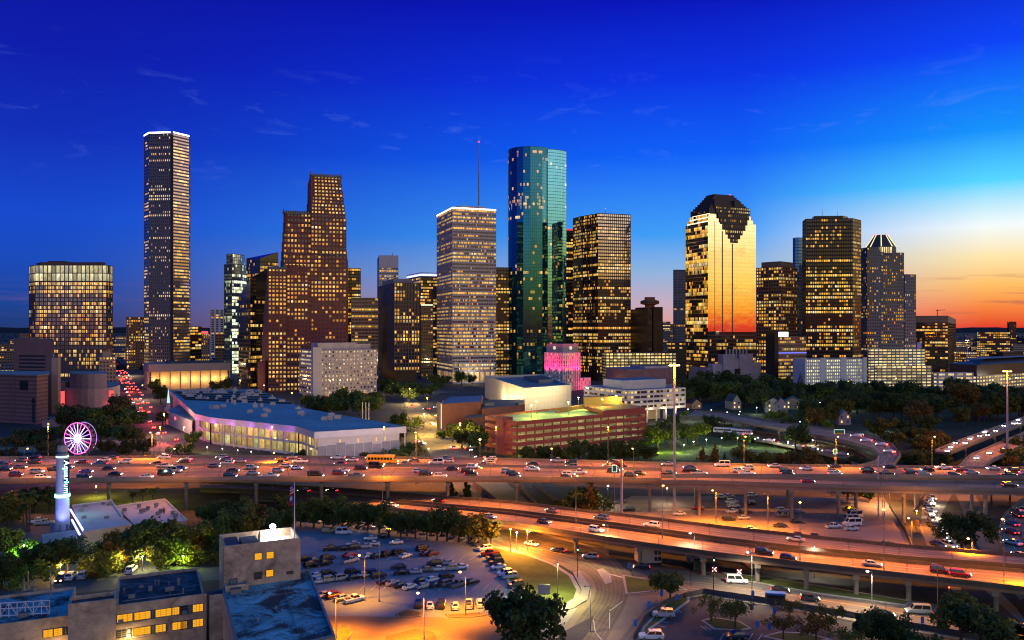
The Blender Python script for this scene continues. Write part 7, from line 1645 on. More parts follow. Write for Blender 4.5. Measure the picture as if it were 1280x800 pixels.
# ================================================================== SIGNS, SMALL STRUCTURES, STREET FURNITURE
SG = surf('sign_green', (.01, .16, .1), .5, .05, 1.); SY = surf('sign_amber', (.6, .28, .03), .5, .1, 1.); SBL = surf('sign_blue', (.03, .16, .5), .5, .05, 1.); SW = surf('sign_white', (.4, .4, .4), .5, .05, 1.)
def panel_sign(px, Y, z0, z1, wpx, label, mat=SG, posts=1, strip2=None, zb=0., name='road_sign', cat='road sign', rz=0.):
    r = thing(name, label, cat, (K(px) * Y, Y, zb), rz, None); hw = wpx * Y / 2000
    mb = MB(); mb.box(-hw, hw, -.06, .06, z0, z1); mb.build('panel', mat, r)
    mb = MB()
    for x0, x1, a, b in ((-hw, hw, z0, z0 + .08), (-hw, hw, z1 - .08, z1), (-hw, -hw + .08, z0 + .08, z1 - .08), (hw - .08, hw, z0 + .08, z1 - .08)): mb.box(x0, x1, -.08, -.061, a, b)
    mb.build('border', M_steel if cat == 'billboard' else SW, r)
    if strip2: mb = MB(); mb.box(-hw * .8, hw * .8, -.075, -.061, z0 + (z1 - z0) * .12, z0 + (z1 - z0) * .42); mb.build('amber_strip', strip2, r)
    for i in range(posts):
        x = 0 if posts == 1 else (-hw + .2 + i * (2 * hw - .4) / (posts - 1)); mb = MB(); mb.tube((x, .12, 0), (x, .12, z1 if posts > 1 else z0 + .3), .09, .08, 6); mb.build('post', M_steel, r)
    return r
panel_sign(1049, 392, 7.5, 10.2, 13, 'green overhead road sign with amber strip, first of three over the low ramp', strip2=SY)
panel_sign(1074, 385, 6.2, 9.0, 11, 'green overhead road sign with amber strip, second of three over the low ramp', strip2=SY)
panel_sign(1085, 380, 6.0, 7.6, 8, 'small plain green road sign, third of three over the low ramp')
r = panel_sign(1044, 287, FZ + 3.8, FZ + 5.6, 4.5, 'narrow green exit sign with yellow diamond below on the freeway edge', zb=0); mb = MB(); mb.box(-.45, .45, -.07, .05, FZ + 1.8, FZ + 2.7); mb.build('warning_plate', SY, r)
panel_sign(768, 254.5, 14.2, 16.4, 6, 'green overhead freeway sign seen edge-on on a thick post', zb=0)
mb = MB(); q = Vector((K(777) * 255, 255, 0)); mb.tube((0, 0, 0), (0, 0, ZA(574, 255)), .45, .35, 10); mb.tube((0, 0, ZA(576, 255)), (-2.2, 0, ZA(575, 255)), .2, .2, 8); tag(mb.build('sign_gantry_post', MATS['mast_steel'], None, q), 'thick steel sign post rising through the freeway edge', 'sign post')
for px, lb in ((1098, 'tall pale sign pole, left one of the pair before the freeway'), (1104.5, 'tall lattice sign pole, right one of the pair before the freeway')):
    Y = 256.; mb = MB(); hh = ZA(570, Y); 
    if px < 1100: mb.tube((0, 0, 0), (0, 0, hh), .28, .22, 8)
    else:
        for sx_ in (-.3, .3): mb.tube((sx_, 0, 0), (sx_, 0, hh), .09, .09, 5)
        for i in range(16): mb.tube((-.3, 0, hh * i / 16), (.3, 0, hh * (i + 1) / 16), .04, .04, 4)
    tag(mb.build('sign_pole', MATS['mast_steel'], None, (K(px) * Y, Y, 0)), lb, 'sign pole')
# billboard on the lawn
r = panel_sign(680, G(680, 757).y, 2.4, 4.6, 15, 'small blank white billboard on the lawn behind the big tree', surf('billboard_face', (.24, .28, .33), .6, .1, .5), 1, name='billboard', cat='billboard')
mb = MB(); q = G(1146, 664); tag_ = thing('road_work_sign', 'square orange work sign beside the headlight queue', 'road sign', q); mb.box(-.7, .7, -.05, .05, 1.6, 3.2); mb.build('panel', surf('sign_orange', (.8, .2, .02), .5, .05), tag_); mb = MB(); mb.tube((0, .08, 0), (0, .08, 2), .06, .06, 6); mb.build('post', M_steel, tag_)
# small blue parking signs round the dark car park
for i, (px, py, lb) in enumerate(((827, 752, 'at the lawn corner by the tree'), (846, 757, 'beside the bay hatch marking'), (811, 766, 'on the fence by the slip road'), (794, 790, 'lowest on the fence at bottom'), (940, 770, 'near the bus shelter left side'), (968, 775, 'under the thin trees right of shelter'), (947, 792, 'by the bottom planting bed'), (962, 795, 'at the planting bed tip'), (1153, 787, 'beside the boulevard near the bushy trees'), (786, 716, 'at the junction before the black sedan'), (941, 752, 'on the boulevard fence'), (720, 690, 'on the signal pole'))):
    p = G(px, py); r = thing('parking_sign', 'small blue post sign ' + lb, 'sign', p, 0, 'small blue signs'); mb = MB(); mb.box(-.32, .32, -.04, .04, 1.2, 2.5); mb.build('panel', SBL, r); mb = MB(); mb.tube((0, .06, 0), (0, .06, 1.9), .05, .05, 6); mb.build('post', M_steel, r)
for i, (px, py) in enumerate(((893, 722), (924, 725))):
    p = G(px, py); r = thing('crossing_sign', ('left', 'right')[i] + ' red and white cross-hatched board by the boulevard yard gate', 'sign', p, 0, 'cross-hatched gate boards')
    mb = MB(); mb.box(-.6, .6, -.04, .04, 1.4, 2.6); mb.build('board', surf('sign_crossred', (.5, .03, .05), .5, .05), r); mb = MB(); M_ = Matrix.Translation((0, -.06, 2.0)); 
    for a in (45, -45): mb.box(-.7, .7, -.01, .01, -.07, .07, M=M_ @ Matrix.Rotation(rad(a), 4, 'Y'))
    mb.build('white_cross', SW, r); mb = MB(); mb.tube((0, .06, 0), (0, .06, 1.6), .05, .05, 6); mb.build('post', M_steel, r)
# kiosk house by the viaduct, cabinets, shelter
p = G(800, 705); r = thing('kiosk', 'small pale building with sloping roof below the viaduct', 'small building', p, rad(12))
mb = MB(); P = [(0, 0), (5.8, 0), (5.8, 4), (0, 4)]; 
for i in range(4):
    j = (i + 1) % 4; za, zb2 = (3.6 if P[i][0] > 1 else 4.6), (3.6 if P[j][0] > 1 else 4.6); mb.face([(*P[i], 0), (*P[j], 0), (*P[j], zb2), (*P[i], za)])
mb.build('wall', surf('kiosk_wall', (.5, .46, .42), .8, .1, .4), r)
mb = MB(); mb.face([(-.4, -.4, 4.75), (6.2, -.4, 3.6), (6.2, 4.4, 3.6), (-.4, 4.4, 4.75)]); mb.face([(-.4, 4.4, 4.6), (6.2, 4.4, 3.45), (6.2, -.4, 3.45), (-.4, -.4, 4.6)]); mb.face([(-.4, -.4, 4.6), (6.2, -.4, 3.45), (6.2, -.4, 3.6), (-.4, -.4, 4.75)]); mb.build('roof', surf('kiosk_roof', (.2, .28, .36), .5, .1, .5), r)
for z0 in (.5, 2.1):
    for s0 in (3.9, 4.9): mb = MB(); mb.box(s0, s0 + .8, -.03, .05, z0, z0 + 1.1); mb.build('window', DKP, r)
p = G(862, 706); r = thing('signal_cabinet_house', 'grey boxy equipment hut raised under the viaduct', 'hut', p, rad(10)); mb = MB(); mb.box(0, 5, 0, 3, 1.2, 4.4); mb.build('body', surf('hut_grey', (.32, .32, .34), .6, .1, .4), r); mb = MB(); mb.box(.6, 1.6, -.05, .0, 2, 3.2); mb.build('vent', M_dark, r); mb = MB(); mb.box(2.4, 3.6, -.05, .0, 2.6, 3.6); mb.build('vent', M_dark, r)
for sx_ in (.2, 4.6): mb = MB(); mb.box(sx_, sx_ + .3, .2, 2.8, 0, 1.19); mb.build('leg', M_steel, r)
p = G(868, 712); r = thing('utility_cabinet', 'dark green utility cabinet beside the hut', 'cabinet', p); mb = MB(); mb.box(0, 1.8, 0, 1., 0, 2.2); mb.box(-.1, 1.9, -.1, 1.1, 2.2, 2.3); mb.build('body', surf('cabinet_green', (.04, .08, .05), .6, .1, .5), r); mb = MB(); mb.box(.88, .92, -.02, 0, .2, 2.); mb.build('door_seam', M_dark, r)
p = G(957, 757); r = thing('bus_shelter', 'blue-roofed bus shelter on the boulevard pavement', 'bus shelter', p, rad(-13)); mb = MB(); mb.box(0, 4.2, 0, 1.8, 2.4, 2.75); mb.build('roof', SBL, r); mb = MB(); mb.box(.05, 4.15, 1.65, 1.7, .3, 2.39); mb.build('glass_wall', DKP, r)
for x in (.1, 4.): mb = MB(); mb.box(x, x + .1, .1, .2, 0, 2.39); mb.build('post', M_steel, r)
# two green bins and grey boxes on the orange lot edge
for i, (px, py, lb) in enumerate(((888, 663, 'dark round bin on front edge of the orange car park'), (997, 672, 'dark refuse skip on front edge of the orange car park, left one'), (1018, 674, 'dark refuse skip on front edge of the orange car park, right one'))):
    p = G(px, py); mb = MB(); mb.box(-.9, .9, -.6, .6, .15, 1.4); mb.prism([(-.95, -.65), (.95, -.65), (.95, .65), (-.95, .65)], 1.4, 1.6, poly2=[(-.9, -.3), (.9, -.3), (.9, .6), (-.9, .6)]); tag(mb.build('skip', M_dark, None, p), lb, 'bin')
# traffic signals
def signal(px, py, h, arm, col, label, rz=0.):
    p = G(px, py); r = thing('traffic_signal', label, 'traffic light', p, rz); mb = MB(); mb.tube((0, 0, 0), (0, 0, h), .11, .08, 8); mb.build('pole', M_dark, r)
    if arm: mb = MB(); mb.tube((0, 0, h - .3), (arm, 0, h), .08, .05, 6); mb.build('arm', M_dark, r)
    for i in range(3 if arm else 1):
        x = arm * (.5 + .25 * i) if arm else 0; mb = MB(); mb.box(x - .18, x + .18, -.42, -.12, h - .9, h + .3); hs = mb.build('signal_head', M_dark, r); mb = MB(); z = h + .08 if col == 'red' else h - .7; mb.tube((x, -.45, z), (x, -.42, z), .15, .15, 10); mb.build('signal_lamp', emi('signal_' + col, (1, .05, .04) if col == 'red' else (.1, 1, .5), 14), hs)
    return r
signal(722, 722, 7.5, 0, 'green', 'dark signal pole standing on the junction pavement')
signal(505, 520, 6, 7, 'red', 'traffic signal arm with three red lamps across the theatre street')
signal(534, 522, 6, 0, 'red', 'single red traffic signal on right of the theatre street')
signal(588, 572, 6, 0, 'green', 'green traffic signal beside the brick garage'); signal(1185, 770, 6, 0, 'red', 'red traffic signal by the big bushy tree')
signal(160, 478, 6, 8, 'red', 'row of red signals across the tail-light avenue')
signal(892, 770 - 24, 9, 0, 'green', 'tall dark signal pole at the boulevard fence')
for i, px in enumerate((453, 457.2, 461)):
    Y = 470; mb = MB(); mb.tube((0, 0, 0), (0, 0, ZA(503, Y)), .25, .2, 8); tag(mb.build('white_pole', M_white, None, (K(px) * Y, Y, 0)), ('leftmost', 'middle', 'right-hand')[i] + ' of three white poles behind the events hall', 'pole', 'three white poles')
# houses by the park
def house(px, py, wd, dp, h, rot, wall, roof, label, rh=3.):
    p = G(px, py); r = thing('house', label, 'house', p, rot); mb = MB(); P = [(-wd / 2, 0), (wd / 2, 0), (wd / 2, dp), (-wd / 2, dp)]; mb.prism(P, 0, h, top=False); mb.face([(-wd / 2, 0, h), (wd / 2, 0, h), (0, 0, h + rh)]); mb.face([(wd / 2, dp, h), (-wd / 2, dp, h), (0, dp, h + rh)]); mb.build('wall', wall, r)
    mb = MB()
    for s_ in (-1, 1): q = [(s_ * (wd / 2 + .4), -.4, h - .25), (s_ * (wd / 2 + .4), dp + .4, h - .25), (0, dp + .4, h + rh + .1), (0, -.4, h + rh + .1)]; mb.face(q if s_ < 0 else q[::-1]); mb.face([(a, b, c + .2) for a, b, c in (q[::-1] if s_ < 0 else q)])
    mb.build('roof', roof, r)
    for x in (-wd * .25, wd * .25):
        for z in ([1.2] if h < 5 else [1.2, 4.2]): mb = MB(); mb.box(x - .5, x + .5, -.05, .05, z, z + 1.4); mb.build('window', emi('house_window', (1, .7, .3), 1.2) if RND.random() < .5 else DKP, r)
    return r
HWl = surf('house_cream', (.3, .27, .24), .8, .08, .4); HP = surf('house_mauve', (.24, .2, .24), .8, .08, .4); RS = surf('slate_roof', (.06, .065, .08), .8, .15, .4); HT = surf('house_tan', (.4, .24, .13), .8, .08, .4)
house(871, 511, 9, 12, 4, .5, HT, RS, 'small tan house lit orange beside the distant car park')
house(921, 512, 7, 12, 6, .2, HWl, RS, 'white gabled house with steep roof among park trees', 5); house(967, 516, 11, 12, 7.5, -.2, HWl, RS, 'large pale house with bay front left of the teal-roofed one'); house(977, 517, 8, 11, 7, -.2, HP, RS, 'mauve house attached beside the large pale house', 4)
house(991, 512, 12, 12, 6, -.3, surf('house_yellow', (.45, .42, .2), .8, .08, .4), surf('teal_house_roof', (.06, .16, .16), .7, .1, .4), 'teal-roofed yellow house near the little church spire')
r = thing('church_spire', 'small pale pointed church spire among dark trees', 'church', G(1002, 505)); mb = MB(); mb.box(-2.5, 2.5, 0, 5, 0, 12); mb.build('tower', HP, r); mb = MB(); mb.prism([(-2.8, -.3), (2.8, -.3), (2.8, 5.3), (-2.8, 5.3)], 12, 25, poly2=[(-.1, 2.4), (.1, 2.4), (.1, 2.6), (-.1, 2.6)]); mb.build('spire', RS, r)
house(1056, 531, 8, 12, 5, .1, HP, surf('white_trim_roof', (.3, .24, .3), .8, .1, .4), 'mauve gabled cottage with white trim in the wood', 4)
house(68, 534, 14, 8, 5, .1, surf('house_pink', (.3, .2, .2), .8, .1, .4), M_rooflt, 'small pinkish gatehouse below the striped stone hall', .4)

# ================================================================== TREES
def leafmat(name, c1, c2):
    mt = D.materials.new(name); mt.use_nodes = True; t = NT(mt.node_tree)
    oi = t.n('ShaderNodeObjectInfo'); g_ = t.n('ShaderNodeNewGeometry')
    n1 = t.n('ShaderNodeTexNoise', {'Vector': g_.outputs['Position'], 'Scale': .55, 'Detail': 3.}).outputs[0]
    c = t.mix(t.m('ADD', t.mr(n1, .35, .65, 0, .7), t.m('MULTIPLY', g_.outputs['Random Per Island'], .3)), c1, c2)
    c = t.mix(1., c, oi.outputs['Color'], blend='MULTIPLY')
    b = t.n('ShaderNodeBsdfPrincipled', {'Base Color': c, 'Roughness': .7, 'Specular IOR Level': .25})
    tl = t.n('ShaderNodeBsdfTranslucent', {0: c}); ms = t.n('ShaderNodeMixShader', {0: .25, 1: b.outputs[0], 2: tl.outputs[0]})
    t.t.links.new(ms.outputs[0], t.n('ShaderNodeOutputMaterial').inputs[0]); return mt
LEAF = leafmat('tree_leaves', (.038, .064, .017), (.12, .14, .036)); BARK = surf('bark', (.08, .055, .04), .95, .3, 2.)
TR_ = random.Random(99)
def crown_mesh(kind, seed):
    r = random.Random(seed); mb = MB()
    cl = lambda s_, m_: max(-m_, min(m_, r.gauss(0, s_)))
    if kind == 'round': lob = [(Vector((cl(.2, .34), cl(.2, .34), .6 + r.uniform(-.24, .24))), r.uniform(.12, .21)) for _ in range(18)]; n, s = 150, .042
    elif kind == 'wide': lob = [(Vector((cl(.3, .48), cl(.3, .48), .58 + r.uniform(-.2, .2))), r.uniform(.12, .21)) for _ in range(20)]; n, s = 140, .042
    elif kind == 'tall': lob = [(Vector((r.gauss(0, .17), r.gauss(0, .17), z)), .12 + .16 * math.sin(math.pi * min(1, (z - .1) / .9)) * r.uniform(.8, 1.2)) for z in [.2 + .78 * i / 15 for i in range(16)]]; n, s = 140, .045
    elif kind == 'conifer': lob = [(Vector((r.gauss(0, .2 * (1 - z)), r.gauss(0, .2 * (1 - z)), z)), max(.04, .24 * (1.02 - z))) for z in [.08 + .9 * i / 20 for i in range(21)]]; n, s = 110, .04
    elif kind == 'thin': lob = [(Vector((r.gauss(0, .33), r.gauss(0, .33), .66 + r.uniform(-.22, .2))), r.uniform(.12, .24)) for _ in range(16)]; n, s = 55, .042
    else: lob = [(Vector((r.gauss(0, .5), r.gauss(0, .42), r.uniform(.25, .7))), r.uniform(.22, .38)) for _ in range(13)]; n, s = 130, .07
    for c, R_ in lob:
        for _ in range(int(n)):
            d = Vector((r.gauss(0, 1), r.gauss(0, 1), r.gauss(0, 1))).normalized(); rr = R_ * (r.random() ** .42); p = c + d * rr
            if p.z < .04: continue
            nn = (d + Vector((r.gauss(0, .7), r.gauss(0, .7), r.gauss(0, .7) + .25))).normalized(); q = nn.to_track_quat('Z', 'Y'); a = r.uniform(0, 6.3); k = s * r.uniform(.55, 1.25)
            x = q @ Vector((math.cos(a), math.sin(a), 0)) * k; y = q @ Vector((-math.sin(a), math.cos(a), 0)) * k * .7
            mb.face([p - x, p - y * .9, p + x, p + y * .9])
    return mb.mesh('crown', LEAF), lob
def trunk_mesh(lob, kind):
    mb = MB(); mb.tube((0, 0, 0), (.01, .0, .38), .035, .024, 7, caps=False)
    if kind in ('tall', 'conifer'): mb.tube((.01, 0, .38), (0, 0, .9), .024, .006, 6)
    else:
        for c, R_ in lob[:9]: m_ = Vector((.01, 0, .36)).lerp(c, .5) + Vector((0, 0, .04)); mb.tube((.01, 0, .33), m_, .016, .011, 5, caps=False); mb.tube(m_, c, .011, .004, 5)
    return mb.mesh('trunk', BARK)
PROTO = {}
for kind in ('round', 'wide', 'tall', 'conifer', 'thin', 'bush'):
    PROTO[kind] = []
    for s_ in range(3 if kind in ('round', 'wide', 'bush') else 2):
        cm, lob = crown_mesh(kind, hash(kind) % 1 + len(kind) * 31 + s_); PROTO[kind].append((cm, trunk_mesh(lob, kind) if kind != 'bush' else None))
def palm_meshes():
    r = random.Random(4); t = MB(); 
    for i in range(8): t.tube((.012 * math.sin(i), 0, i * .1), (.012 * math.sin(i + 1), 0, (i + 1) * .1), .022, .02, 7, caps=False)
    c = MB()
    for i in range(30):
        a = 2 * math.pi * i / 30 + r.uniform(-.1, .1); e = r.uniform(-.5, 1.1); L = r.uniform(.17, .24); p = Vector((0, 0, .8)); d = Vector((math.cos(a) * math.cos(e), math.sin(a) * math.cos(e), math.sin(e)))
        for k in range(5):
            q = p + d * L / 5; sd = Vector((-math.sin(a), math.cos(a), 0))
            for s_ in (-1, 1): w_ = .045 * (1 - abs(k - 1.5) / 5); c.face([p, q, q + sd * s_ * w_ + d * .02 - Vector((0, 0, .02)), p + sd * s_ * w_ - Vector((0, 0, .02))])
            p = q; d = (d + Vector((0, 0, -.28))).normalized()
    return c.mesh('crown', LEAF), t.mesh('trunk', BARK)
PROTO['palm'] = [palm_meshes()]
TNAME = {'round': 'oak_tree', 'wide': 'spreading_tree', 'tall': 'tall_tree', 'conifer': 'conifer_tree', 'thin': 'young_tree', 'bush': 'shrub', 'palm': 'palm_tree'}
TINT = {'dark': (.6, .75, .6), 'green': (1, 1.05, .8), 'lime': (1.5, 1.6, .6), 'rust': (1.9, .85, .5), 'olive': (1.3, 1.05, .6), 'plum': (1.0, .6, .75), 'blue': (.6, .8, .8)}
TWORD = {'dark': 'dark', 'green': 'green', 'lime': 'light green', 'rust': 'rusty brown', 'olive': 'olive', 'plum': 'purplish', 'blue': 'blackish'}
KW = {'round': 'round tree', 'wide': 'spreading tree', 'tall': 'tall narrow tree', 'conifer': 'conifer', 'thin': 'sparse tree', 'bush': 'bush', 'palm': 'palm'}
def tree(kind, x, y, h, tint, label, group, wd=1., z=0.):
    cm, tm = TR_.choice(PROTO[kind]); r = thing(TNAME[kind], label, 'shrub' if kind == 'bush' else 'tree', (x, y, z), TR_.uniform(0, 6.28), group)
    r.scale = (h * wd, h * wd, h); c = obj('crown', cm, r); k = TR_.uniform(.8, 1.25); t = TINT[tint]; c.color = (t[0] * k, t[1] * k * TR_.uniform(.92, 1.08), t[2] * k, 1)
    if tm: obj('trunk', tm, r)
    return r
R2 = random.Random(17)
def grove(where, group, items):
    for i, it in enumerate(sorted(items)):
        px, pyb, hp, kind, tint = it[:5]; px += R2.uniform(-3, 3); pyb += R2.uniform(-1.5, 1.5); hp *= R2.uniform(.78, 1.2); Y = G(px, pyb).y; h = hp * Y / 1000
        tree(kind, K(px) * Y, Y, h, tint, f"{TWORD[tint]} {KW[kind]}, {nth_from_left(i + 1)} {where}", group, it[5] if len(it) > 5 else 1.)
def scatter(n, x0, x1, ylo, yhi, hp, kinds, tints, fy=None):
    out = []
    for i in range(n):
        px = x0 + (x1 - x0) * (i + R2.uniform(.15, .85)) / n; t = (px - x0) / (x1 - x0); lo, hi = (ylo, yhi) if not callable(ylo) else (ylo(t), yhi(t))
        py = R2.uniform(lo, hi); out.append((px, py, R2.uniform(*hp), R2.choice(kinds), R2.choice(tints), R2.uniform(.9, 1.25)))
    return out
grove('in the thicket behind the restaurant lane', 'trees round the restaurant', [(140, 712, 48, 'round', 'dark'), (158, 710, 44, 'wide', 'rust'), (172, 708, 50, 'round', 'dark'), (196, 706, 56, 'round', 'dark'), (212, 703, 52, 'round', 'dark'), (226, 703, 46, 'round', 'green'), (242, 700, 50, 'thin', 'olive'), (252, 698, 44, 'wide', 'rust'), (268, 692, 52, 'round', 'green'), (284, 688, 50, 'round', 'green'), (300, 690, 52, 'round', 'olive'), (120, 714, 30, 'bush', 'olive'), (135, 714, 26, 'bush', 'lime'), (185, 708, 30, 'bush', 'olive'), (210, 707, 24, 'bush', 'green'), (240, 704, 24, 'bush', 'lime'), (262, 702, 26, 'bush', 'olive'), (155, 712, 24, 'bush', 'green'), (228, 705, 20, 'bush', 'olive'), (275, 700, 30, 'bush', 'dark')])
grove('below the freeway edge right of the restaurant', 'trees by the freeway edge', [(255, 660, 34, 'round', 'dark'), (272, 660, 38, 'round', 'blue'), (288, 660, 40, 'round', 'dark'), (303, 664, 40, 'round', 'green'), (318, 662, 34, 'tall', 'plum'), (330, 668, 34, 'round', 'dark'), (345, 668, 36, 'round', 'blue'), (360, 668, 34, 'round', 'dark'), (352, 655, 34, 'tall', 'dark')])
grove('in the tree row behind the blue car park', 'tree row behind the blue car park', [(378, 660, 34, 'round', 'dark'), (390, 660, 36, 'round', 'green'), (402, 659, 34, 'wide', 'dark'), (414, 660, 36, 'round', 'dark'), (426, 661, 33, 'round', 'blue'), (438, 661, 34, 'wide', 'dark'), (450, 662, 36, 'round', 'green'), (462, 664, 33, 'round', 'dark'), (474, 666, 42, 'round', 'dark'), (486, 668, 34, 'wide', 'green'), (498, 670, 36, 'round', 'dark'), (510, 671, 36, 'round', 'olive'), (522, 672, 34, 'wide', 'dark'), (534, 674, 36, 'round', 'dark'), (546, 675, 40, 'round', 'green'), (558, 677, 38, 'round', 'dark'), (572, 678, 40, 'round', 'green'), (586, 680, 38, 'wide', 'green'), (600, 682, 38, 'round', 'olive'), (612, 681, 34, 'round', 'olive')])
grove('of the trees left of the white tower', 'trees round the aquarium car park', [(2, 736, 46, 'round', 'dark'), (14, 730, 40, 'wide', 'green'), (26, 734, 30, 'bush', 'lime'), (8, 700, 38, 'round', 'olive'), (24, 700, 26, 'bush', 'lime'), (54, 722, 42, 'round', 'blue'), (70, 720, 46, 'round', 'dark'), (86, 718, 40, 'round', 'dark'), (46, 640, 30, 'round', 'dark'), (60, 640, 40, 'round', 'blue'), (12, 660, 40, 'round', 'olive'), (96, 700, 34, 'thin', 'dark'), (4, 655, 30, 'bush', 'olive')])
grove('of the palms by the white tower', 'palms by the freeway', [(17, 655, 52, 'palm', 'olive'), (32, 665, 60, 'palm', 'olive'), (38, 664, 62, 'palm', 'olive'), (166, 640, 34, 'palm', 'green'), (180, 640, 36, 'palm', 'green'), (193, 640, 38, 'palm', 'green'), (28, 664, 50, 'palm', 'dark')])
grove('in the dark mass before the striped hall', 'trees before the civic halls', scatter(12, 70, 172, 528, 560, (26, 40), ('round', 'wide'), ('dark', 'blue', 'dark', 'plum')) + [(28, 556, 22, 'bush', 'dark'), (50, 558, 20, 'bush', 'blue'), (12, 560, 16, 'bush', 'plum'), (48, 552, 18, 'bush', 'plum'), (60, 566, 16, 'bush', 'plum')])
grove('along the far freeway edge near the wheel', 'shrubs by the ferris wheel', [(132, 572, 24, 'wide', 'plum'), (148, 572, 22, 'round', 'plum'), (162, 572, 26, 'round', 'plum'), (178, 570, 22, 'wide', 'plum'), (60, 575, 18, 'palm', 'plum'), (20, 573, 18, 'palm', 'plum'), (42, 572, 20, 'palm', 'plum'), (10, 572, 14, 'bush', 'plum'), (72, 574, 14, 'bush', 'plum'), (242, 560, 22, 'round', 'dark'), (232, 566, 18, 'bush', 'dark')])
grove('beside the tail-light avenue', 'trees by the avenue', [(203, 506, 22, 'round', 'dark'), (192, 494, 18, 'round', 'green'), (206, 530, 20, 'round', 'dark'), (164, 520, 20, 'round', 'dark'), (282, 490, 18, 'round', 'dark'), (268, 488, 14, 'bush', 'dark')])
grove('in the clump behind the events hall', 'trees behind the events hall', scatter(12, 384, 470, 508, 522, (20, 28), ('round', 'wide'), ('dark', 'blue', 'dark', 'green')) + scatter(9, 474, 552, 486, 512, (16, 26), ('round', 'wide'), ('dark', 'blue', 'green')) + [(506, 540, 20, 'bush', 'lime'), (500, 548, 28, 'tall', 'dark'), (556, 482, 16, 'wide', 'dark'), (575, 482, 18, 'round', 'dark'), (592, 482, 18, 'round', 'dark')])
grove('against the white wall of the events hall', 'shrubs by the events hall', [(414, 572, 28, 'tall', 'dark'), (422, 572, 22, 'tall', 'green'), (456, 573, 12, 'bush', 'dark'), (470, 573, 13, 'bush', 'dark'), (488, 574, 15, 'bush', 'dark'), (500, 574, 18, 'bush', 'green'), (513, 572, 20, 'round', 'dark'), (375, 573, 11, 'bush', 'dark'), (525, 573, 18, 'thin', 'olive')])
grove('in front of the brick garage', 'trees round the brick garage', [(566, 552, 22, 'round', 'green'), (578, 560, 30, 'round', 'dark'), (590, 558, 26, 'round', 'dark'), (600, 566, 28, 'round', 'blue'), (586, 545, 20, 'round', 'dark'), (558, 548, 14, 'bush', 'lime'), (655, 580, 22, 'round', 'dark'), (668, 581, 24, 'wide', 'dark'), (680, 580, 28, 'round', 'dark'), (697, 582, 30, 'round', 'dark'), (712, 582, 28, 'round', 'green'), (726, 582, 30, 'round', 'dark'), (742, 582, 28, 'tall', 'dark'), (756, 582, 26, 'round', 'blue'), (770, 580, 28, 'round', 'dark'), (786, 580, 28, 'round', 'green'), (800, 578, 26, 'wide', 'dark'), (815, 577, 20, 'round', 'dark'), (792, 545, 26, 'tall', 'rust')])
grove('among the park trees past the garage', 'park trees', [(820, 562, 34, 'round', 'lime'), (834, 560, 30, 'round', 'green'), (848, 550, 26, 'round', 'green'), (872, 556, 38, 'wide', 'lime'), (860, 554, 30, 'round', 'green'), (826, 545, 28, 'round', 'dark'), (840, 538, 26, 'round', 'dark'), (812, 552, 24, 'round', 'lime'), (803, 560, 20, 'bush', 'green'), (885, 545, 26, 'round', 'dark'), (905, 553, 18, 'round', 'dark'), (920, 555, 16, 'round', 'dark'), (937, 557, 18, 'wide', 'dark'), (952, 537, 12, 'bush', 'dark'), (996, 566, 36, 'round', 'dark'), (985, 545, 22, 'round', 'dark'), (880, 578, 18, 'conifer', 'rust'), (895, 579, 20, 'conifer', 'rust'), (907, 580, 12, 'conifer', 'dark'), (935, 581, 20, 'bush', 'olive'), (950, 581, 22, 'bush', 'olive'), (965, 582, 20, 'bush', 'green'), (982, 583, 22, 'bush', 'rust'), (998, 583, 22, 'bush', 'olive'), (1012, 583, 22, 'bush', 'rust'), (1026, 584, 20, 'bush', 'dark'), (905, 538, 10, 'bush', 'lime'), (890, 530, 14, 'bush', 'lime'), (855, 522, 10, 'round', 'lime'), (835, 513, 14, 'round', 'lime'), (820, 520, 14, 'round', 'dark')])
grove('in wood below the golden skyscraper', 'wood behind the flyover', scatter(34, 850, 1000, lambda t: 492 + 6 * t, lambda t: 512 + 4 * t, (22, 34), ('round', 'wide'), ('dark', 'blue', 'dark', 'dark', 'green')))
grove('in wood before the white garages', 'wood behind the flyover', scatter(27, 1000, 1285, lambda t: 498 + 2 * t, lambda t: 512, (22, 34), ('round', 'wide'), ('dark', 'blue', 'dark', 'green')))
grove('in mid wood past the houses', 'wood behind the flyover', scatter(27, 1005, 1285, lambda t: 515, lambda t: 530, (26, 40), ('round', 'wide'), ('dark', 'blue', 'rust', 'olive', 'dark')))
grove('at the wood edge by the flyover', 'wood behind the flyover', [(1022, 536, 34, 'round', 'rust'), (1032, 532, 34, 'wide', 'olive'), (1040, 525, 28, 'round', 'dark'), (1140, 536, 34, 'round', 'plum'), (1155, 534, 32, 'round', 'rust'), (1222, 530, 32, 'round', 'rust'), (1205, 535, 30, 'round', 'olive'), (1235, 522, 26, 'wide', 'rust'), (1160, 545, 32, 'round', 'dark'), (1130, 545, 28, 'wide', 'dark'), (970, 527, 12, 'bush', 'lime'), (1008, 528, 16, 'bush', 'lime'), (1035, 534, 10, 'bush', 'lime')])
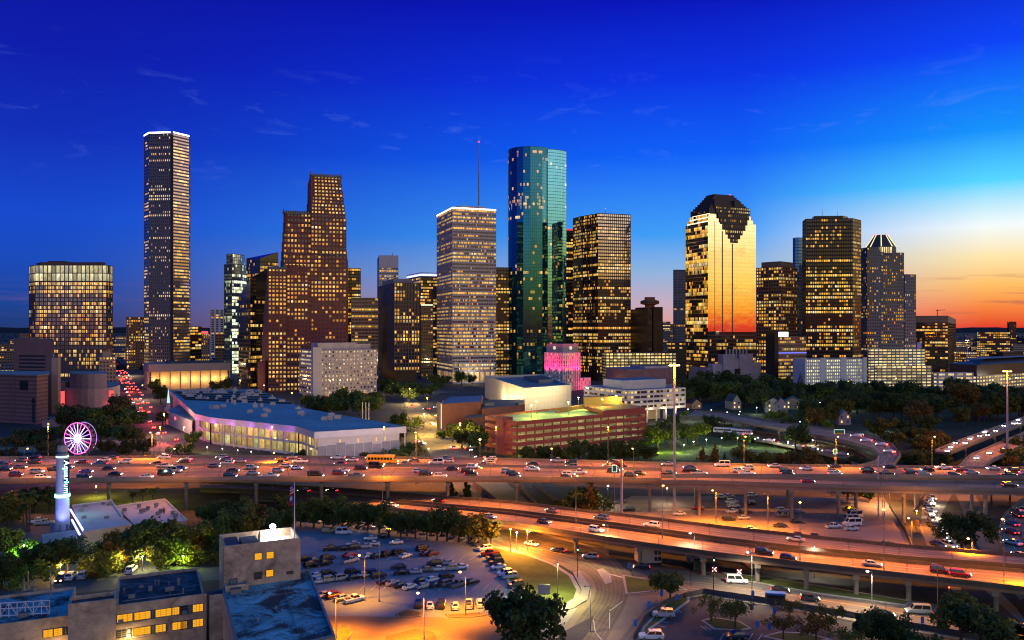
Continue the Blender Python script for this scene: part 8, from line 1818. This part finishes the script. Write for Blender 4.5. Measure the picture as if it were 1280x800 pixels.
grove('in the bushes between flyover and far freeway', 'bushes by the far freeway', scatter(11, 1098, 1180, lambda t: 552 - 4 * t, lambda t: 566, (18, 28), ('round', 'wide', 'bush'), ('dark', 'olive', 'rust', 'dark')) + [(1148, 572, 34, 'round', 'rust'), (1160, 574, 30, 'round', 'olive'), (1178, 575, 24, 'bush', 'plum'), (1140, 580, 16, 'bush', 'olive'), (1155, 582, 18, 'bush', 'olive'), (1170, 582, 16, 'bush', 'green'), (1215, 583, 12, 'bush', 'olive'), (1228, 583, 12, 'bush', 'green'), (1240, 583, 14, 'bush', 'olive'), (1254, 582, 16, 'bush', 'rust'), (1270, 582, 22, 'bush', 'green'), (1120, 578, 18, 'bush', 'dark'), (1062, 584, 12, 'bush', 'dark'), (1080, 585, 12, 'bush', 'dark'), (1285, 570, 28, 'round', 'dark'), (1265, 568, 20, 'round', 'dark')])
grove('between the decks at right', 'trees between the decks', [(1058, 628, 38, 'wide', 'olive'), (1072, 630, 36, 'round', 'rust'), (1240, 630, 40, 'wide', 'olive'), (1262, 628, 40, 'round', 'olive'), (1085, 628, 22, 'round', 'dark'), (1200, 690, 48, 'wide', 'dark'), (738, 640, 44, 'conifer', 'rust'), (732, 638, 30, 'bush', 'dark'), (566, 626, 28, 'conifer', 'dark'), (580, 628, 26, 'conifer', 'dark'), (710, 638, 16, 'bush', 'dark')])
grove('of the trees along the bottom', 'trees at the bottom edge', [(640, 815, 104, 'round', 'dark', .95), (664, 790, 58, 'round', 'dark', .85), (662, 830, 76, 'round', 'dark'), (838, 748, 48, 'wide', 'green'), (891, 778, 34, 'thin', 'olive'), (911, 776, 28, 'thin', 'olive'), (922, 784, 34, 'thin', 'olive'), (980, 800, 34, 'thin', 'rust'), (1022, 805, 52, 'thin', 'rust'), (988, 772, 30, 'thin', 'olive'), (1035, 790, 36, 'thin', 'olive'), (1075, 800, 36, 'round', 'dark'), (1092, 808, 44, 'round', 'dark'), (1112, 815, 44, 'round', 'dark'), (1132, 820, 46, 'thin', 'dark'), (1200, 812, 72, 'wide', 'green'), (1225, 815, 76, 'wide', 'green'), (1060, 815, 40, 'thin', 'olive'), (1160, 825, 36, 'bush', 'dark')])
for px, py, e in ((1244, 800, 260), (845, 566, 700), (822, 566, 900)):
    p = G(px, py); point_light((p.x, p.y, 2.2), (.75, 1, .1), e, .3, name='tree_uplight')

# ================================================================== FAR FIELD
R3 = random.Random(41)
FW = [G3, G1, G2]; FM = [F_tan, F_dkbr, F_bluegrey, F_beige]
k = 0
spots = [(2, 1400, 436), (12, 1250, 430), (24, 1700, 424), (30, 1300, 445), (10, 1000, 455), (144, 1500, 430), (150, 2200, 420), (30, 2300, 417), (244, 2000, 418), (256, 1700, 428), (1200, 1800, 425), (1212, 2300, 419), (1232, 2000, 423), (1246, 2600, 418), (1275, 1500, 430), (1200, 1300, 436), (1216, 1200, 440), (1240, 1100, 446), (1268, 1150, 440), (1285, 1900, 422), (1150, 1400, 440), (838, 1500, 428), (800, 1700, 428), (842, 1100, 440)]
for i, (px, Y, top) in enumerate(sorted(spots)):
    w_ = R3.uniform(18, 44); x = K(px) * Y; h = max(6, ZA(top, Y)); P = [(-w_ / 2, 0), (w_ / 2, 0), (w_ / 2, 24), (-w_ / 2, 24)]
    r = thing('distant_building', 'low distant building with scattered lights, ' + nth_from_left(i + 1) + ' on the horizon plain', 'building', (x, Y, 0), R3.uniform(-.3, .3), 'buildings on the horizon plain')
    facade(r, P, 0, h, 4, .5, 4, 1, .3, R3.choice(FM), R3.choice(FW))
mb = MB()     # far wooded plain reading as one mass
for i in range(5200):
    Y = 1150 + 6200 * R3.random() ** 1.6; x = R3.uniform(-.78, .8) * Y; s = R3.uniform(5, 11); 
    q = [Vector((s * math.cos(a + R3.uniform(-.2, .2)), s * math.sin(a), 0)) for a in (0, 1.26, 2.5, 3.77, 5.03)]; t = Vector((R3.uniform(-1, 1), R3.uniform(-1, 1), R3.uniform(5, 9)))
    for j in range(5): mb.face([Vector((x, Y, 0)) + q[j], Vector((x, Y, 0)) + q[(j + 1) % 5], Vector((x, Y, 0)) + t])
struct(mb.build('distant_woods', surf('far_wood', (.012, .018, .016), .95, .3, .01)), 'stuff', 'dark wooded plain stretching to the horizon', 'woods')
for nm, c, s_, n_ in (('distant_city_lights', (1, .55, .2), 5., 260), ('distant_white_lights', (.8, 1, .95), 5., 120)):
    mb = MB()
    for i in range(n_):
        Y = 1100 + 3600 * R3.random() ** 1.3; x = R3.uniform(-.72, .75) * Y; z = R3.uniform(6, 16); q = Y / 2600
        mb.tube((x, Y, z), (x, Y, z + 1.5 * q), .8 * q, .8 * q, 5)
    struct(mb.build(nm, emi(nm, c, s_)), 'stuff', 'scattered far street lights on the horizon plain', 'street lights')
mb = MB(); N_ = 120; X_ = [-9000 + 150 * i for i in range(N_ + 1)]; Z_ = [R3.uniform(56, 72) for _ in X_]
for i in range(N_): mb.face([(X_[i], 9500, 0), (X_[i + 1], 9500, 0), (X_[i + 1], 9650, Z_[i + 1]), (X_[i], 9650, Z_[i])]); mb.face([(X_[i], 9650, Z_[i]), (X_[i + 1], 9650, Z_[i + 1]), (X_[i + 1], 12000, 0), (X_[i], 12000, 0)])
struct(mb.build('hills', surf('far_ridge', (.01, .014, .02), .95, .2, .002)))
